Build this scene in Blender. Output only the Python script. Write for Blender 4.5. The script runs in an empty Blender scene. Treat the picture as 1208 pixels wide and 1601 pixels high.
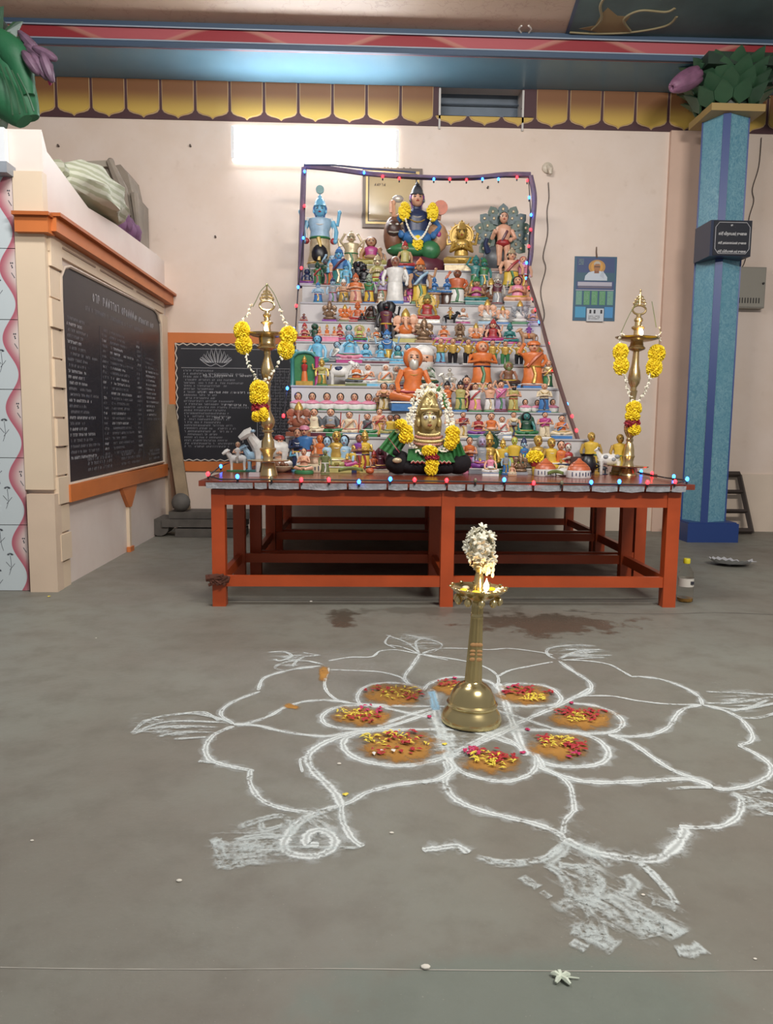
import bpy, math, random
from mathutils import Vector, Matrix
random.seed(7)
R_ = math.radians
S = bpy.context.scene
COL = S.collection
# ------------------------------------------------------------------ camera
F_PX, PITCH, YAW, ROLL, EYE = 1214.0, 0.1144, 0.0354, 0.0107, 1.05
cF = Vector((math.sin(YAW)*math.cos(PITCH), math.cos(YAW)*math.cos(PITCH), -math.sin(PITCH)))
_r = Vector((math.cos(YAW), -math.sin(YAW), 0)); _u = _r.cross(cF)
cR = _r*math.cos(ROLL)+_u*math.sin(ROLL); cU = -_r*math.sin(ROLL)+_u*math.cos(ROLL)
cO = Vector((0, 0, EYE))
cam = bpy.data.cameras.new('camera'); co = bpy.data.objects.new('camera', cam); COL.objects.link(co)
co.matrix_world = Matrix(((cR.x, cU.x, -cF.x, 0), (cR.y, cU.y, -cF.y, 0), (cR.z, cU.z, -cF.z, EYE), (0, 0, 0, 1)))
cam.sensor_fit = 'VERTICAL'; cam.sensor_height = 36.0; cam.lens = 36.0*F_PX/1601.0
cam.clip_start = 0.05; cam.clip_end = 100
S.camera = co
S.cycles.transparent_max_bounces = 40
def ray(x, y): return cF+cR*((x-604)/F_PX)+cU*((800.5-y)/F_PX)
def on(ax, v, x, y):
    d = ray(x, y); return cO+d*((v-cO[ax])/d[ax])
def onX(v, x, y): return on(0, v, x, y)
def onY(v, x, y): return on(1, v, x, y)
def onZ(v, x, y): return on(2, v, x, y)
# ------------------------------------------------------------------ light, exposure
w = bpy.data.worlds.new('world'); S.world = w; w.use_nodes = True
w.node_tree.nodes['Background'].inputs[0].default_value = (0.98, 0.97, 1.0, 1)
w.node_tree.nodes['Background'].inputs[1].default_value = 0.27
def area(name, loc, tgt, sx, sy, power, col):
    l = bpy.data.lights.new(name, 'AREA'); l.shape = 'RECTANGLE'; l.size = sx; l.size_y = sy; l.energy = power; l.color = col
    o = bpy.data.objects.new(name, l); COL.objects.link(o); o.location = loc
    o.rotation_euler = (Vector(tgt)-Vector(loc)).to_track_quat('-Z', 'Y').to_euler(); return o
area('unseen_hall_light', (2.2, 0.4, 3.9), (0.6, 6.0, 0.6), 1.6, .3, 205, (1.0, .95, .89))  # no fixture seen; stands for the light falling from front right
area('unseen_hall_light', (-.6, 2.8, 4.2), (0.3, 6.6, 0.9), 1.6, .3, 112, (1.0, .97, .95))  # added fill with no fixture seen, placed and aimed to brighten the wall
S.view_settings.view_transform = 'Standard'; S.view_settings.look = 'None'
S.view_settings.exposure = 0.04; S.view_settings.gamma = 1.0; S.view_settings.use_curve_mapping = False
# ------------------------------------------------------------------ materials
def s2l(c):
    return tuple((v/12.92 if v <= .04045 else ((v+.055)/1.055)**2.4) for v in c)
def hexc(c):
    if isinstance(c, str):
        c = PAL.get(c, c)
    if isinstance(c, str):
        c = tuple(int(c[i:i+2], 16)/255 for i in (0, 2, 4))
    return s2l(c)
PAL = dict(white='d9d6d0', cream='ddc9a4', skin='d79a74', dskin='9a6248', peach='e0a27e', pink='dd7f9c', magenta='b8347f', red='b02a2a', maroon='5e2030',
  orange='dd6a25', dorange='c85a2a', yellow='e0b52e', gold='c49a3c', palegold='c9b48a', green='2f7a44', dgreen='1f4a34', lime='b7c24a', moss='6b7440', teal='2c7d7a',
  blue='2f6fb4', lblue='5fb2d8', pblue='8fb6cf', navy='1f2f58', purple='7d3390', lilac='a08fb4', grey='8c9096', dgrey='4d5358', black='15141a', brown='7c4a2e', dbrown='4a2c22',
  clay='9c5a40', bronze='8a6a4c', silver='c8c2b4', olive='b5ab5c', hair='1c1616', tan='b98860', sage='8fa089', rust='a04a2c')
for _k in PAL:
    _c = [int(PAL[_k][i:i+2], 16) for i in (0, 2, 4)]; _g = sum(_c)/3
    PAL[_k] = ''.join('%02x' % int(max(0, min(255, (v+(_g-v)*.16)*.95+4))) for v in _c)  # greys the palette and lifts its blacks, putting haze into the colours
MATS = {}
def mat(name, col, rough=.5, metal=0., bump=0., bscale=40., var=0., vscale=6., spec=.5, emit=None, estr=0.):
    if name in MATS: return MATS[name]
    m = bpy.data.materials.new(name); m.use_nodes = True; nt = m.node_tree; b = nt.nodes['Principled BSDF']
    c = hexc(col); b.inputs['Base Color'].default_value = (*c, 1); b.inputs['Roughness'].default_value = rough
    b.inputs['Metallic'].default_value = metal; b.inputs['Specular IOR Level'].default_value = spec
    tc = nt.nodes.new('ShaderNodeTexCoord')
    if var:
        n = nt.nodes.new('ShaderNodeTexNoise'); n.inputs['Scale'].default_value = vscale; n.inputs['Detail'].default_value = 5
        nt.links.new(tc.outputs['Object'], n.inputs['Vector'])
        r = nt.nodes.new('ShaderNodeValToRGB'); r.color_ramp.elements[0].position = .3; r.color_ramp.elements[1].position = .7
        r.color_ramp.elements[0].color = (*[v*(1-var) for v in c], 1); r.color_ramp.elements[1].color = (*[min(1, v*(1+var*.6)) for v in c], 1)
        nt.links.new(n.outputs['Fac'], r.inputs['Fac']); nt.links.new(r.outputs['Color'], b.inputs['Base Color'])
    if bump:
        n = nt.nodes.new('ShaderNodeTexNoise'); n.inputs['Scale'].default_value = bscale; n.inputs['Detail'].default_value = 3
        nt.links.new(tc.outputs['Object'], n.inputs['Vector'])
        bp = nt.nodes.new('ShaderNodeBump'); bp.inputs['Strength'].default_value = bump; bp.inputs['Distance'].default_value = .01
        nt.links.new(n.outputs['Fac'], bp.inputs['Height']); nt.links.new(bp.outputs['Normal'], b.inputs['Normal'])
    if emit:
        b.inputs['Emission Color'].default_value = (*hexc(emit), 1); b.inputs['Emission Strength'].default_value = estr
    MATS[name] = m; return m
def paint(c):       # glossy painted clay
    if c in ('gold', 'palegold', 'bronze', 'silver'):
        return mat('painted_'+c, c, .35, .35, .15, 60, .25, 30)
    return mat('painted_'+c, c, .38, 0, .08, 60, .18, 25)
def node(nt, t, **k):
    n = nt.nodes.new(t)
    for a, v in k.items(): setattr(n, a, v)
    return n
def math_(nt, op, a, b=None, c=None):
    n = nt.nodes.new('ShaderNodeMath'); n.operation = op
    for i, v in enumerate((a, b, c)):
        if v is None: continue
        if isinstance(v, (int, float)): n.inputs[i].default_value = v
        else: nt.links.new(v, n.inputs[i])
    return n.outputs[0]
def mixc(nt, f, a, b):
    n = nt.nodes.new('ShaderNodeMix'); n.data_type = 'RGBA'
    for s, v in ((0, f), (6, a), (7, b)):
        if isinstance(v, tuple): n.inputs[s].default_value = (*v, 1)
        elif isinstance(v, (int, float)): n.inputs[s].default_value = v
        else: nt.links.new(v, n.inputs[s])
    return n.outputs[2]
def noise(nt, vec, sc, det=4, rough=.5):
    n = nt.nodes.new('ShaderNodeTexNoise'); n.inputs['Scale'].default_value = sc; n.inputs['Detail'].default_value = det; n.inputs['Roughness'].default_value = rough
    nt.links.new(vec, n.inputs['Vector']); return n.outputs['Fac']
def ss(nt, v, lo, hi):
    n = nt.nodes.new('ShaderNodeMapRange'); n.interpolation_type = 'SMOOTHSTEP'
    nt.links.new(v, n.inputs[0]); n.inputs[1].default_value = lo; n.inputs[2].default_value = hi; return n.outputs[0]
def newmat(name):
    m = bpy.data.materials.new(name); m.use_nodes = True; nt = m.node_tree
    tc = nt.nodes.new('ShaderNodeTexCoord'); MATS[name] = m
    return m, nt, nt.nodes['Principled BSDF'], tc
# ------------------------------------------------------------------ mesh builder
class M:
    def __init__(s): s.v = []; s.f = []; s.m = []; s.cur = 0; s.uv = None
    def add(s, vs, fs):
        o = len(s.v); s.v += [tuple(p) for p in vs]; s.f += [tuple(i+o for i in f) for f in fs]; s.m += [s.cur]*len(fs); return s
    def box(s, c, d, rz=0., rx=0., ry=0., taper=1.):
        x, y, z = (k/2 for k in d); q = []
        mt = Matrix.Rotation(rz, 3, 'Z') @ Matrix.Rotation(ry, 3, 'Y') @ Matrix.Rotation(rx, 3, 'X')
        for zz in (-z, z):
            t = taper if zz > 0 else 1
            for a, b in ((-x, -y), (x, -y), (x, y), (-x, y)): q.append(Vector(c)+mt @ Vector((a*t, b*t, zz)))
        return s.add(q, [(0, 3, 2, 1), (4, 5, 6, 7), (0, 1, 5, 4), (1, 2, 6, 5), (2, 3, 7, 6), (3, 0, 4, 7)])
    def lathe(s, pr, c=(0, 0, 0), n=16, ys=1., rot=0., cap=True, flute=0., nf=12):
        vs = []; fs = []
        for r, z in pr:
            for k in range(n):
                a = rot+2*math.pi*k/n; rr = r*(1+flute*math.cos(nf*a)); vs.append((c[0]+rr*math.cos(a), c[1]+rr*ys*math.sin(a), c[2]+z))
        L = len(pr)
        for i in range(L-1):
            for k in range(n): fs.append((i*n+k, i*n+(k+1) % n, (i+1)*n+(k+1) % n, (i+1)*n+k))
        if cap: fs.append(tuple(range(n))[::-1]); fs.append(tuple((L-1)*n+k for k in range(n)))
        return s.add(vs, fs)
    def ell(s, c, r, n=10, m=6, mt=None):
        vs = []; fs = []
        c = Vector(c)
        for i in range(1, m):
            t = math.pi*i/m
            for k in range(n):
                a = 2*math.pi*k/n; p = Vector((r[0]*math.sin(t)*math.cos(a), r[1]*math.sin(t)*math.sin(a), r[2]*math.cos(t)))
                vs.append(c+(mt @ p if mt else p))
        a = Vector((0, 0, r[2])); b = -a
        vs += [c+(mt @ a if mt else a), c+(mt @ b if mt else b)]; T = (m-1)*n
        for k in range(n):
            fs.append((T, k, (k+1) % n)); fs.append((T+1, (m-2)*n+(k+1) % n, (m-2)*n+k))
            for i in range(m-2): fs.append((i*n+k, (i+1)*n+k, (i+1)*n+(k+1) % n, i*n+(k+1) % n))
        return s.add(vs, fs)
    def tube(s, pts, rad, n=7, cap=True):
        pts = [Vector(p) for p in pts]; L = len(pts)
        if isinstance(rad, (int, float)): rad = [rad]*L
        vs = []; fs = []; up = None
        for i, p in enumerate(pts):
            t = (pts[min(i+1, L-1)]-pts[max(i-1, 0)]).normalized()
            if up is None: up = Vector((0, 0, 1)) if abs(t.z) < .9 else Vector((0, 1, 0))
            x = t.cross(up).normalized(); y = x.cross(t); up = y
            for k in range(n):
                a = 2*math.pi*k/n; vs.append(p+x*(rad[i]*math.cos(a))+y*(rad[i]*math.sin(a)))
        for i in range(L-1):
            for k in range(n): fs.append((i*n+k, i*n+(k+1) % n, (i+1)*n+(k+1) % n, (i+1)*n+k))
        if cap: fs.append(tuple(range(n))[::-1]); fs.append(tuple((L-1)*n+k for k in range(n)))
        return s.add(vs, fs)
    def poly(s, pts, ext):      # planar outline extruded by vector ext
        n = len(pts); e = Vector(ext); pts = [Vector(p) for p in pts]
        return s.add(pts+[p+e for p in pts], [tuple(range(n)), tuple(range(n, 2*n))[::-1]]+[(i, n+i, n+(i+1) % n, (i+1) % n) for i in range(n)])
    def build(s, name, m, parent=None, smooth=True, loc=None):
        me = bpy.data.meshes.new(name); me.from_pydata(s.v, [], s.f)
        for mm in (m if isinstance(m, (list, tuple)) else [m]): me.materials.append(mm)
        if isinstance(m, (list, tuple)): me.polygons.foreach_set('material_index', s.m)
        if s.uv:
            ul = me.uv_layers.new(name='uv')
            for lp in me.loops: ul.data[lp.index].uv = s.uv[lp.vertex_index]
        import bmesh
        bm = bmesh.new(); bm.from_mesh(me); bmesh.ops.recalc_face_normals(bm, faces=bm.faces); bm.to_mesh(me); bm.free()
        if smooth:
            me.polygons.foreach_set('use_smooth', [True]*len(me.polygons))
            try: me.set_sharp_from_angle(angle=R_(42))
            except Exception: pass
        me.update()
        o = bpy.data.objects.new(name, me); COL.objects.link(o)
        if parent: o.parent = parent
        if loc: o.location = loc
        return o
def tag(o, label, cat, group=None, kind=None):
    if label: o['label'] = label
    if cat: o['category'] = cat
    if group: o['group'] = group
    if kind: o['kind'] = kind
    return o
def thing(name, label, cat, loc=(0, 0, 0), rz=0., group=None):
    o = bpy.data.objects.new(name, None); COL.objects.link(o); o.location = loc; o.rotation_euler = (0, 0, rz); o.empty_display_size = .05
    return tag(o, label, cat, group)
def struct(o): o['kind'] = 'structure'; return o
def rel(pts, c): return [Vector(p)-Vector(c) for p in pts]
def smooth(pts, k=6):
    pts = [Vector(p) for p in pts]; out = []
    for i in range(len(pts)-1):
        a = pts[max(i-1, 0)]; b = pts[i]; c = pts[i+1]; d = pts[min(i+2, len(pts)-1)]
        for j in range(k):
            t = j/k; out.append(.5*((2*b)+(c-a)*t+(2*a-5*b+4*c-d)*t*t+(3*b-a-3*c+d)*t**3))
    out.append(pts[-1]); return out
TAMIL = None
try:
    import os
    fp = os.path.join(bpy.utils.resource_path('LOCAL'), 'datafiles', 'fonts', 'NotoSansTamil-VariableFont_wdth,wght.woff2')
except Exception: fp = None
def text(name, body, size, m, mtx, parent=None, fit=None):
    cu = bpy.data.curves.new(name, 'FONT'); cu.body = body; cu.size = size; cu.align_x = 'CENTER'; cu.extrude = .0008
    t = bpy.data.objects.new(name, cu); COL.objects.link(t); bpy.context.view_layer.update()
    me = bpy.data.meshes.new_from_object(t.evaluated_get(bpy.context.evaluated_depsgraph_get()))
    bpy.data.objects.remove(t)
    me.materials.clear(); me.materials.append(m); xs = [v.co.x for v in me.vertices] or [0, 1]; wd = max(xs)-min(xs); k_ = min(1, fit/wd) if fit else 1; me.transform(mtx @ Matrix.Diagonal((k_, (k_+1)/2 if k_ < 1 else 1, 1, 1)))
    o = bpy.data.objects.new(name, me); COL.objects.link(o)
    if parent: o.parent = parent
    return o

# ================================================================== SETTING
YW, XL = 7.634, -1.858
# ---- floor
m, nt, b, tc = newmat('cement_floor')
oc = tc.outputs['Object']
n1 = noise(nt, oc, .9, 6, .6); n2 = noise(nt, oc, 6, 5, .6); n3 = noise(nt, oc, 45, 3)
c1 = mixc(nt, ss(nt, n1, .35, .65), hexc('746f65'), hexc('7b7b71'))
c2 = mixc(nt, math_(nt, 'MULTIPLY', ss(nt, n2, .42, .72), .55), c1, hexc('686359'))
sep = nt.nodes.new('ShaderNodeSeparateXYZ'); nt.links.new(oc, sep.inputs[0])
# greenish worn patch in the foreground, dark damp stain below the tables
def blob(cx, cy, rx, ry, lo, hi, nz=.7):
    dx = math_(nt, 'DIVIDE', math_(nt, 'SUBTRACT', sep.outputs[0], cx), rx); dy = math_(nt, 'DIVIDE', math_(nt, 'SUBTRACT', sep.outputs[1], cy), ry)
    r = math_(nt, 'SQRT', math_(nt, 'ADD', math_(nt, 'MULTIPLY', dx, dx), math_(nt, 'MULTIPLY', dy, dy)))
    r = math_(nt, 'ADD', r, math_(nt, 'MULTIPLY', math_(nt, 'SUBTRACT', n2, .5), nz*2))
    return ss(nt, math_(nt, 'MULTIPLY', r, -1.), -hi, -lo)
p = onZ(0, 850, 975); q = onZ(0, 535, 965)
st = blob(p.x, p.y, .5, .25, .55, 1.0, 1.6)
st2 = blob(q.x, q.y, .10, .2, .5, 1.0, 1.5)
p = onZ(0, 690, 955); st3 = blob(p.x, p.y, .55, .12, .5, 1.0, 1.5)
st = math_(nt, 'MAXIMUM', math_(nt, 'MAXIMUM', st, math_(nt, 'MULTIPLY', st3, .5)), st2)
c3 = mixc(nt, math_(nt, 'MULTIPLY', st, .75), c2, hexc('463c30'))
p = onZ(0, 820, 1575); gp = blob(p.x, p.y, .42, .16, .7, 1.1, .5)
c4 = mixc(nt, math_(nt, 'MULTIPLY', gp, .5), c3, hexc('64736a'))
nv = noise(nt, oc, 160, 2); sp = ss(nt, nv, .70, .76)
c5 = mixc(nt, math_(nt, 'MULTIPLY', sp, .25), c4, hexc('b8b2a6'))
nt.links.new(c5, b.inputs['Base Color'])
rg = math_(nt, 'SUBTRACT', math_(nt, 'ADD', .42, math_(nt, 'MULTIPLY', n2, .25)), math_(nt, 'MULTIPLY', st, .25)); nt.links.new(rg, b.inputs['Roughness'])
bp = nt.nodes.new('ShaderNodeBump'); bp.inputs['Strength'].default_value = .12; bp.inputs['Distance'].default_value = .01
nt.links.new(n3, bp.inputs['Height']); nt.links.new(bp.outputs['Normal'], b.inputs['Normal'])
FLOOR = M().box((1, 3, -.05), (12, 11, .1)).build('floor', m, smooth=False); struct(FLOOR)
# cracks / screed joints in the floor
crk = mat('floor_joint', '55504a', .9)
lj = mat('floor_joint_pale', 'a5a197', .8)
def strip(pts, wd, mtl, name, z=.0008, par=FLOOR):
    pts = smooth([onZ(0, *q) for q in pts], 5); mb = M(); vs = []; fs = []
    for i, q in enumerate(pts):
        t = pts[min(i+1, len(pts)-1)]-pts[max(i-1, 0)]; nn = Vector((-t.y, t.x, 0)).normalized(); ww = wd*(.4+.9*random.random())
        vs += [q+nn*ww+Vector((0, 0, z)), q-nn*ww+Vector((0, 0, z))]
        if i: fs.append((2*i-2, 2*i-1, 2*i+1, 2*i))
    return mb.add(vs, fs).build(name, mtl, par, smooth=False)
strip([(880, 955), (960, 959), (1040, 960), (1120, 958), (1208, 961)], .004, crk, 'crack')
strip([(330, 938), (500, 939), (700, 938), (900, 937), (1040, 936)], .006, crk, 'crack')
strip([(0, 1513), (120, 1515), (300, 1516), (520, 1515), (700, 1517), (1000, 1519), (1208, 1518)], .0013, lj, 'joint')
strip([(330, 1327), (420, 1328), (540, 1329)], .0012, lj, 'joint')
# ---- back wall
m, nt, b, tc = newmat('cream_wall')
oc = tc.outputs['Object']; n1 = noise(nt, oc, 1.3, 5, .6); n2 = noise(nt, oc, 9, 5)
c1 = mixc(nt, ss(nt, n1, .3, .7), hexc('dac6b5'), hexc('e2d1c4'))
c2 = mixc(nt, math_(nt, 'MULTIPLY', ss(nt, n2, .62, .8), .25), c1, hexc('bfa893')); nt.links.new(c2, b.inputs['Base Color']); b.inputs['Roughness'].default_value = .42
bp = nt.nodes.new('ShaderNodeBump'); bp.inputs['Strength'].default_value = .06; nt.links.new(n2, bp.inputs['Height']); nt.links.new(bp.outputs['Normal'], b.inputs['Normal'])
WALLM = m
ZF0, ZF1 = onY(YW, 700, 198).z, 4.165
vx0, vx1 = onY(YW, 687, 160).x, onY(YW, 817, 160).x      # ventilator opening
vz0 = onY(YW, 750, 183).z
mb = M()
mb.box(((-3.5+vx0)/2, YW+.1, 2.15), (vx0+3.5, .2, 4.3)); mb.box(((6.5+vx1)/2, YW+.1, 2.15), (6.5-vx1, .2, 4.3))
mb.box(((vx0+vx1)/2, YW+.1, vz0/2), (vx1-vx0, .2, vz0)); mb.box(((vx0+vx1)/2, YW+.1, 4.24), (vx1-vx0, .2, .1))
WB = struct(mb.build('wall_back', WALLM, smooth=False))
vent = thing('ventilator', 'dark recessed ventilator opening cut in the petal frieze under the beam', 'vent', ((vx0+vx1)/2, YW, vz0))
W2 = (vx1-vx0)/2
gb = mat('vent_grey', '6f7a86', .6, var=.15); wh = mat('vent_white', 'c9c4bd', .6)
M().box((0, .26, .17), (2*W2+.1, .02, .42)).build('back_panel', gb, vent, False)
M().box((0, .13, -.01), (2*W2, .26, .02)).build('sill', gb, vent, False)
M().box((W2+.01, .13, .17), (.02, .26, .36)).build('side_panel', wh, vent, False)
M().box((-W2-.01, .13, .17), (.02, .26, .36)).build('side_panel', wh, vent, False)
M().box((0, .2, .19), (2*W2, .02, .012)).build('louvre', mat('vent_dark', '57626e', .6), vent, False)
for s in (-1, 1): M().box((s*W2, -.012, .06), (.018, .02, .36)).build('edge_strip', wh, vent, False)
# pilaster strip on back wall, skirting line
x0, x1 = onY(YW, 1032, 500).x, onY(YW, 1085, 500).x
struct(M().box(((x0+x1)/2, YW-.02, ZF0/2), (x1-x0, .05, ZF0)).build('trim_1', mat('pink_plaster', 'd6b6a2', .5, var=.06, vscale=3), smooth=False))
zs = onY(YW, 1150, 741).z
struct(M().box((3.1, YW-.008, zs/2), (7.0, .016, zs)).build('baseboard_back', mat('cream_dado', 'd8c6b3', .45, var=.06, vscale=3), smooth=False))
# nail marks / stains
nail = mat('nail_dark', '5c5048', .6)
for i, (x, y) in enumerate(((337, 371), (762, 294), (298, 229), (92, 229), (1053, 408))):
    tag(M().tube([(0, 0, 0), (0, -.03, .004)], .009, 8).build('wall_nail', nail, loc=onY(YW, x, y)), ['small dark nail in the wall right of the cardboard on the partition', 'small nail in the wall inside the lit frame, upper right', 'tiny dark nail left of the bright tube light', 'small nail on the wall above the striped bag', 'small dark nail on the pink wall strip left of the blue pillar'][i], 'nail')
# ---- frieze of painted petals
m, nt, b, tc = newmat('petal_paint')
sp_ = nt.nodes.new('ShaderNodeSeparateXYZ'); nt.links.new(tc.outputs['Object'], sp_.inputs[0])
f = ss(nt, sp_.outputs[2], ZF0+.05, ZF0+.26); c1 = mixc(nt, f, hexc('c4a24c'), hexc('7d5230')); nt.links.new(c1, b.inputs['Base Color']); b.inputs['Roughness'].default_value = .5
PM = m
FR = struct(M().box((1.5, YW-.008, (ZF0+ZF1)/2), (.01, .01, .01)).build('trim_2', mat('frieze_maroon', '4a2c30', .6), smooth=False))
me = M()
for a, c, z0 in ((-3.4, vx0, ZF0), (vx1, 6.4, ZF0), (vx0, vx1, ZF0)):
    z1 = ZF1 if z0 == ZF0 and not (a == vx0) else vz0
    me.box(((a+c)/2, YW-.006, (z0+z1)/2), (c-a, .012, z1-z0))
me.build('backing', MATS['frieze_maroon'], FR, False)
pw = .3165; px0 = onY(YW, 143, 150).x; k0 = -6
oul = mat('petal_edge', 'b79a72', .6)
for k in range(k0, 22):
    xa = px0+k*pw; xb = xa+pw; ia, ib = xa+.012, xb-.012
    def outline(ia, ib, zb, zt):
        h = (ia+ib)/2; q = []
        q += [(ia, zt), (ia, zb+.085), (ia+.018, zb+.06), (ia+.055, zb+.044), (h-.05, zb+.036), (h-.02, zb+.026), (h, zb+.008), (h+.02, zb+.026), (h+.05, zb+.036), (ib-.055, zb+.044), (ib-.018, zb+.06), (ib, zb+.085), (ib, zt)]
        return q
    zt = ZF1-.002
    if xb > vx0 and xa < vx1:
        zt = vz0-.004 if (xa+xb)/2 > vx0 and (xa+xb)/2 < vx1 else ZF1-.002
        if zt == ZF1-.002: ia = max(ia, vx1+.01) if xa < vx1 and xb > vx1 else ia; ib = min(ib, vx0-.01) if xa < vx0 and xb > vx0 else ib
    if ib-ia < .12: continue
    M().poly([(x, YW-.012, z) for x, z in outline(ia, ib, ZF0, zt)], (0, -.004, 0)).build('petal_edge', oul, FR, False)
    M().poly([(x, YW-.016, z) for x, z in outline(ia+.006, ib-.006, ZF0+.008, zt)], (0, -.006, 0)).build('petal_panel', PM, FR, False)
# ---- beam and ceiling
yb = onZ(ZF1, 600, 86).y; zb1 = onY(yb, 600, 48).z
m, nt, b, tc = newmat('beam_soffit_blue'); b.inputs['Roughness'].default_value = .25
n1 = noise(nt, tc.outputs['Object'], 2, 4); nt.links.new(mixc(nt, n1, hexc('5a7f92'), hexc('6d93a6')), b.inputs['Base Color'])
BM = struct(M().box((1.5, (yb+YW)/2, ZF1+.14), (10, YW-yb, .28)).build('trim_3', m, smooth=False))
m, nt, b, tc = newmat('beam_red_wave'); b.inputs['Roughness'].default_value = .45
sx = nt.nodes.new('ShaderNodeSeparateXYZ'); nt.links.new(tc.outputs['Object'], sx.inputs[0])
wv = math_(nt, 'SINE', math_(nt, 'MULTIPLY', sx.outputs[0], 4.1)); zz = math_(nt, 'MULTIPLY', math_(nt, 'SUBTRACT', sx.outputs[2], (ZF1+zb1)/2), 11)
d = math_(nt, 'SUBTRACT', zz, wv); f1 = ss(nt, d, -.06, .06); f2 = math_(nt, 'SUBTRACT', ss(nt, d, -.4, -.1), ss(nt, d, .0, .25))
c1 = mixc(nt, f1, hexc('8f2f36'), hexc('a8545a')); c2 = mixc(nt, math_(nt, 'MULTIPLY', f2, .6), c1, hexc('b98a78')); nt.links.new(c2, b.inputs['Base Color'])
M().box((1.5, yb-.012, (ZF1+zb1)/2), (10, .024, zb1-ZF1)).build('red_band', m, BM, False)
dl = mat('beam_line_dark', '3d5066', .5); ll = mat('beam_line_pale', '93a0ae', .5)
for z in (ZF1+.02, zb1-.02):
    M().box((1.5, yb-.03, z), (10, .03, .045)).build('moulding', dl, BM, False)
    M().box((1.5, yb-.048, z+(.024 if z < zb1-.1 else -.024)), (10, .008, .01)).build('pale_line', ll, BM, False)
m, nt, b, tc = newmat('ceiling_beige'); b.inputs['Roughness'].default_value = .5
n1 = noise(nt, tc.outputs['Object'], 1.5, 5, .6); n2 = noise(nt, tc.outputs['Object'], 5, 5)
vs = ss(nt, math_(nt, 'ABSOLUTE', math_(nt, 'SUBTRACT', n2, .5)), .0, .015)
c1 = mixc(nt, ss(nt, n1, .3, .7), hexc('b09a84'), hexc('bea892')); c2 = mixc(nt, math_(nt, 'SUBTRACT', .25, math_(nt, 'MULTIPLY', vs, .25)), c1, hexc('7a4f44')); nt.links.new(c2, b.inputs['Base Color'])
CE = struct(M().box((1.5, (yb-2.6+yb)/2, zb1+.05), (10, 2.6, .1)).build('ceiling', m, smooth=False))
q = [onZ(zb1-.004, 884, 61), onZ(zb1-.004, 1208, 75), onZ(zb1-.004, 1208, -60), onZ(zb1-.004, 922, -60)]
M().poly(q, (0, 0, .004)).build('mural_field', mat('mural_teal', '4c6464', .6, var=.2, vscale=4), CE, False)
q = [onZ(zb1-.006, 881, 61), onZ(zb1-.006, 886, 61), onZ(zb1-.006, 925, -60), onZ(zb1-.006, 919, -60)]
M().poly(q, (0, 0, .003)).build('mural_line', dl, CE, False)
def flat_tube(px, z, r, name, mtl, par):
    M().tube(smooth([onZ(z, *p) for p in px]), r, 6).build(name, mtl, par)
ms = mat('mural_swirl', '8a7f5e', .6)
for px in ([(890, 50), (930, 52), (985, 50), (1040, 40), (1058, 25)], [(985, 48), (975, 30), (1000, 16), (1040, 18), (1055, 12)], [(925, 46), (940, 30), (938, 10), (945, -5)]):
    flat_tube(px, zb1-.003, .012, 'mural_swirl', ms, CE)
M().poly([onZ(zb1-.005, *p) for p in ((905, 45), (930, 40), (940, 22), (950, 12), (965, 25), (985, 26), (975, 38), (990, 52), (940, 52))], (0, 0, .003)).build('mural_bird', mat('mural_ochre', '8c7850', .6), CE, False)
M().poly([onZ(zb1-.005, *p) for p in ((885, 62), (1208, 76), (1208, 70), (886, 57))], (0, 0, .003)).build('mural_line', dl, CE, False)
# small white chalk curls on beam
for xx in (815, 826):
    M().tube(smooth([onZ(zb1-.004, xx, 40), onZ(zb1-.004, xx-(4 if xx < 820 else -4), 46), onZ(zb1-.004, xx, 52)]), .008, 6).build('chalk_curl', mat('chalk_white', 'd8d4cc', .8), CE)
# ---- left partition block
top = [(4.8, 2.72), (4.87, 2.62), (5.56, 2.484), (6.15, 2.523), (7.37, 2.551), (YW, 2.54)]
m, nt, b, tc = newmat('partition_plaster'); b.inputs['Roughness'].default_value = .5
n1 = noise(nt, tc.outputs['Object'], 2, 5); nt.links.new(mixc(nt, ss(nt, n1, .3, .7), hexc('d9c9bf'), hexc('e2d6cd')), b.inputs['Base Color']); PLM = m
pts = [(4.8, 0)]+top+[(YW, 0)]
mb = M().poly([(XL, y, z) for y, z in pts], (-2.2, 0, 0))
WL = struct(mb.build('wall_left', PLM, smooth=False))
cr = mat('cream_plaster', 'dcc8ae', .5, var=.05, vscale=3)
# front corner pilaster (upper slimmer, lower thicker)
M().box((XL-.075, 4.79, 1.55), (.17, .07, 1.85)).build('corner_pilaster', cr, WL, False)
M().box((XL-.06, 4.775, .3), (.165, .1, .6)).build('corner_plinth', mat('plinth_plaster', 'd3bda6', .5, var=.05), WL, False)
# side-face raised border and quoins
for k in range(12):
    zc_ = .08+k*.178; d_ = .012+(.01 if k % 2 else 0)
    M().box((XL+d_/2, 4.8+.075+.008*(k % 3), zc_), (d_+.01, .17, .165)).build('quoin', cr, WL, False)
M().box((XL+.012, 7.50, 1.3), (.03, .2, 1.45)).build('side_jamb', cr, WL, False)
M().box((XL+.012, 7.56, .3), (.03, .14, .6)).build('side_jamb', cr, WL, False)
M().box((XL+.01, 6.15, 2.09), (.02, 2.7, .1)).build('top_rail', cr, WL, False)
for a, c in ((5.0, 5.6), (5.7, 6.5), (6.6, 7.5)):
    M().box((XL+.022, (a+c)/2, 2.1), (.008, c-a, .012)).build('groove_line', mat('groove_shadow', 'a38d7c', .8), WL, False)
og = mat('orange_paint', 'c9733a', .45, var=.08, vscale=5); ogd = mat('orange_paint_dark', 'b0602e', .45)
M().box((XL+.03, 6.2, 2.185), (.10, 2.88, .085)).build('cornice', og, WL, False)
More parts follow.
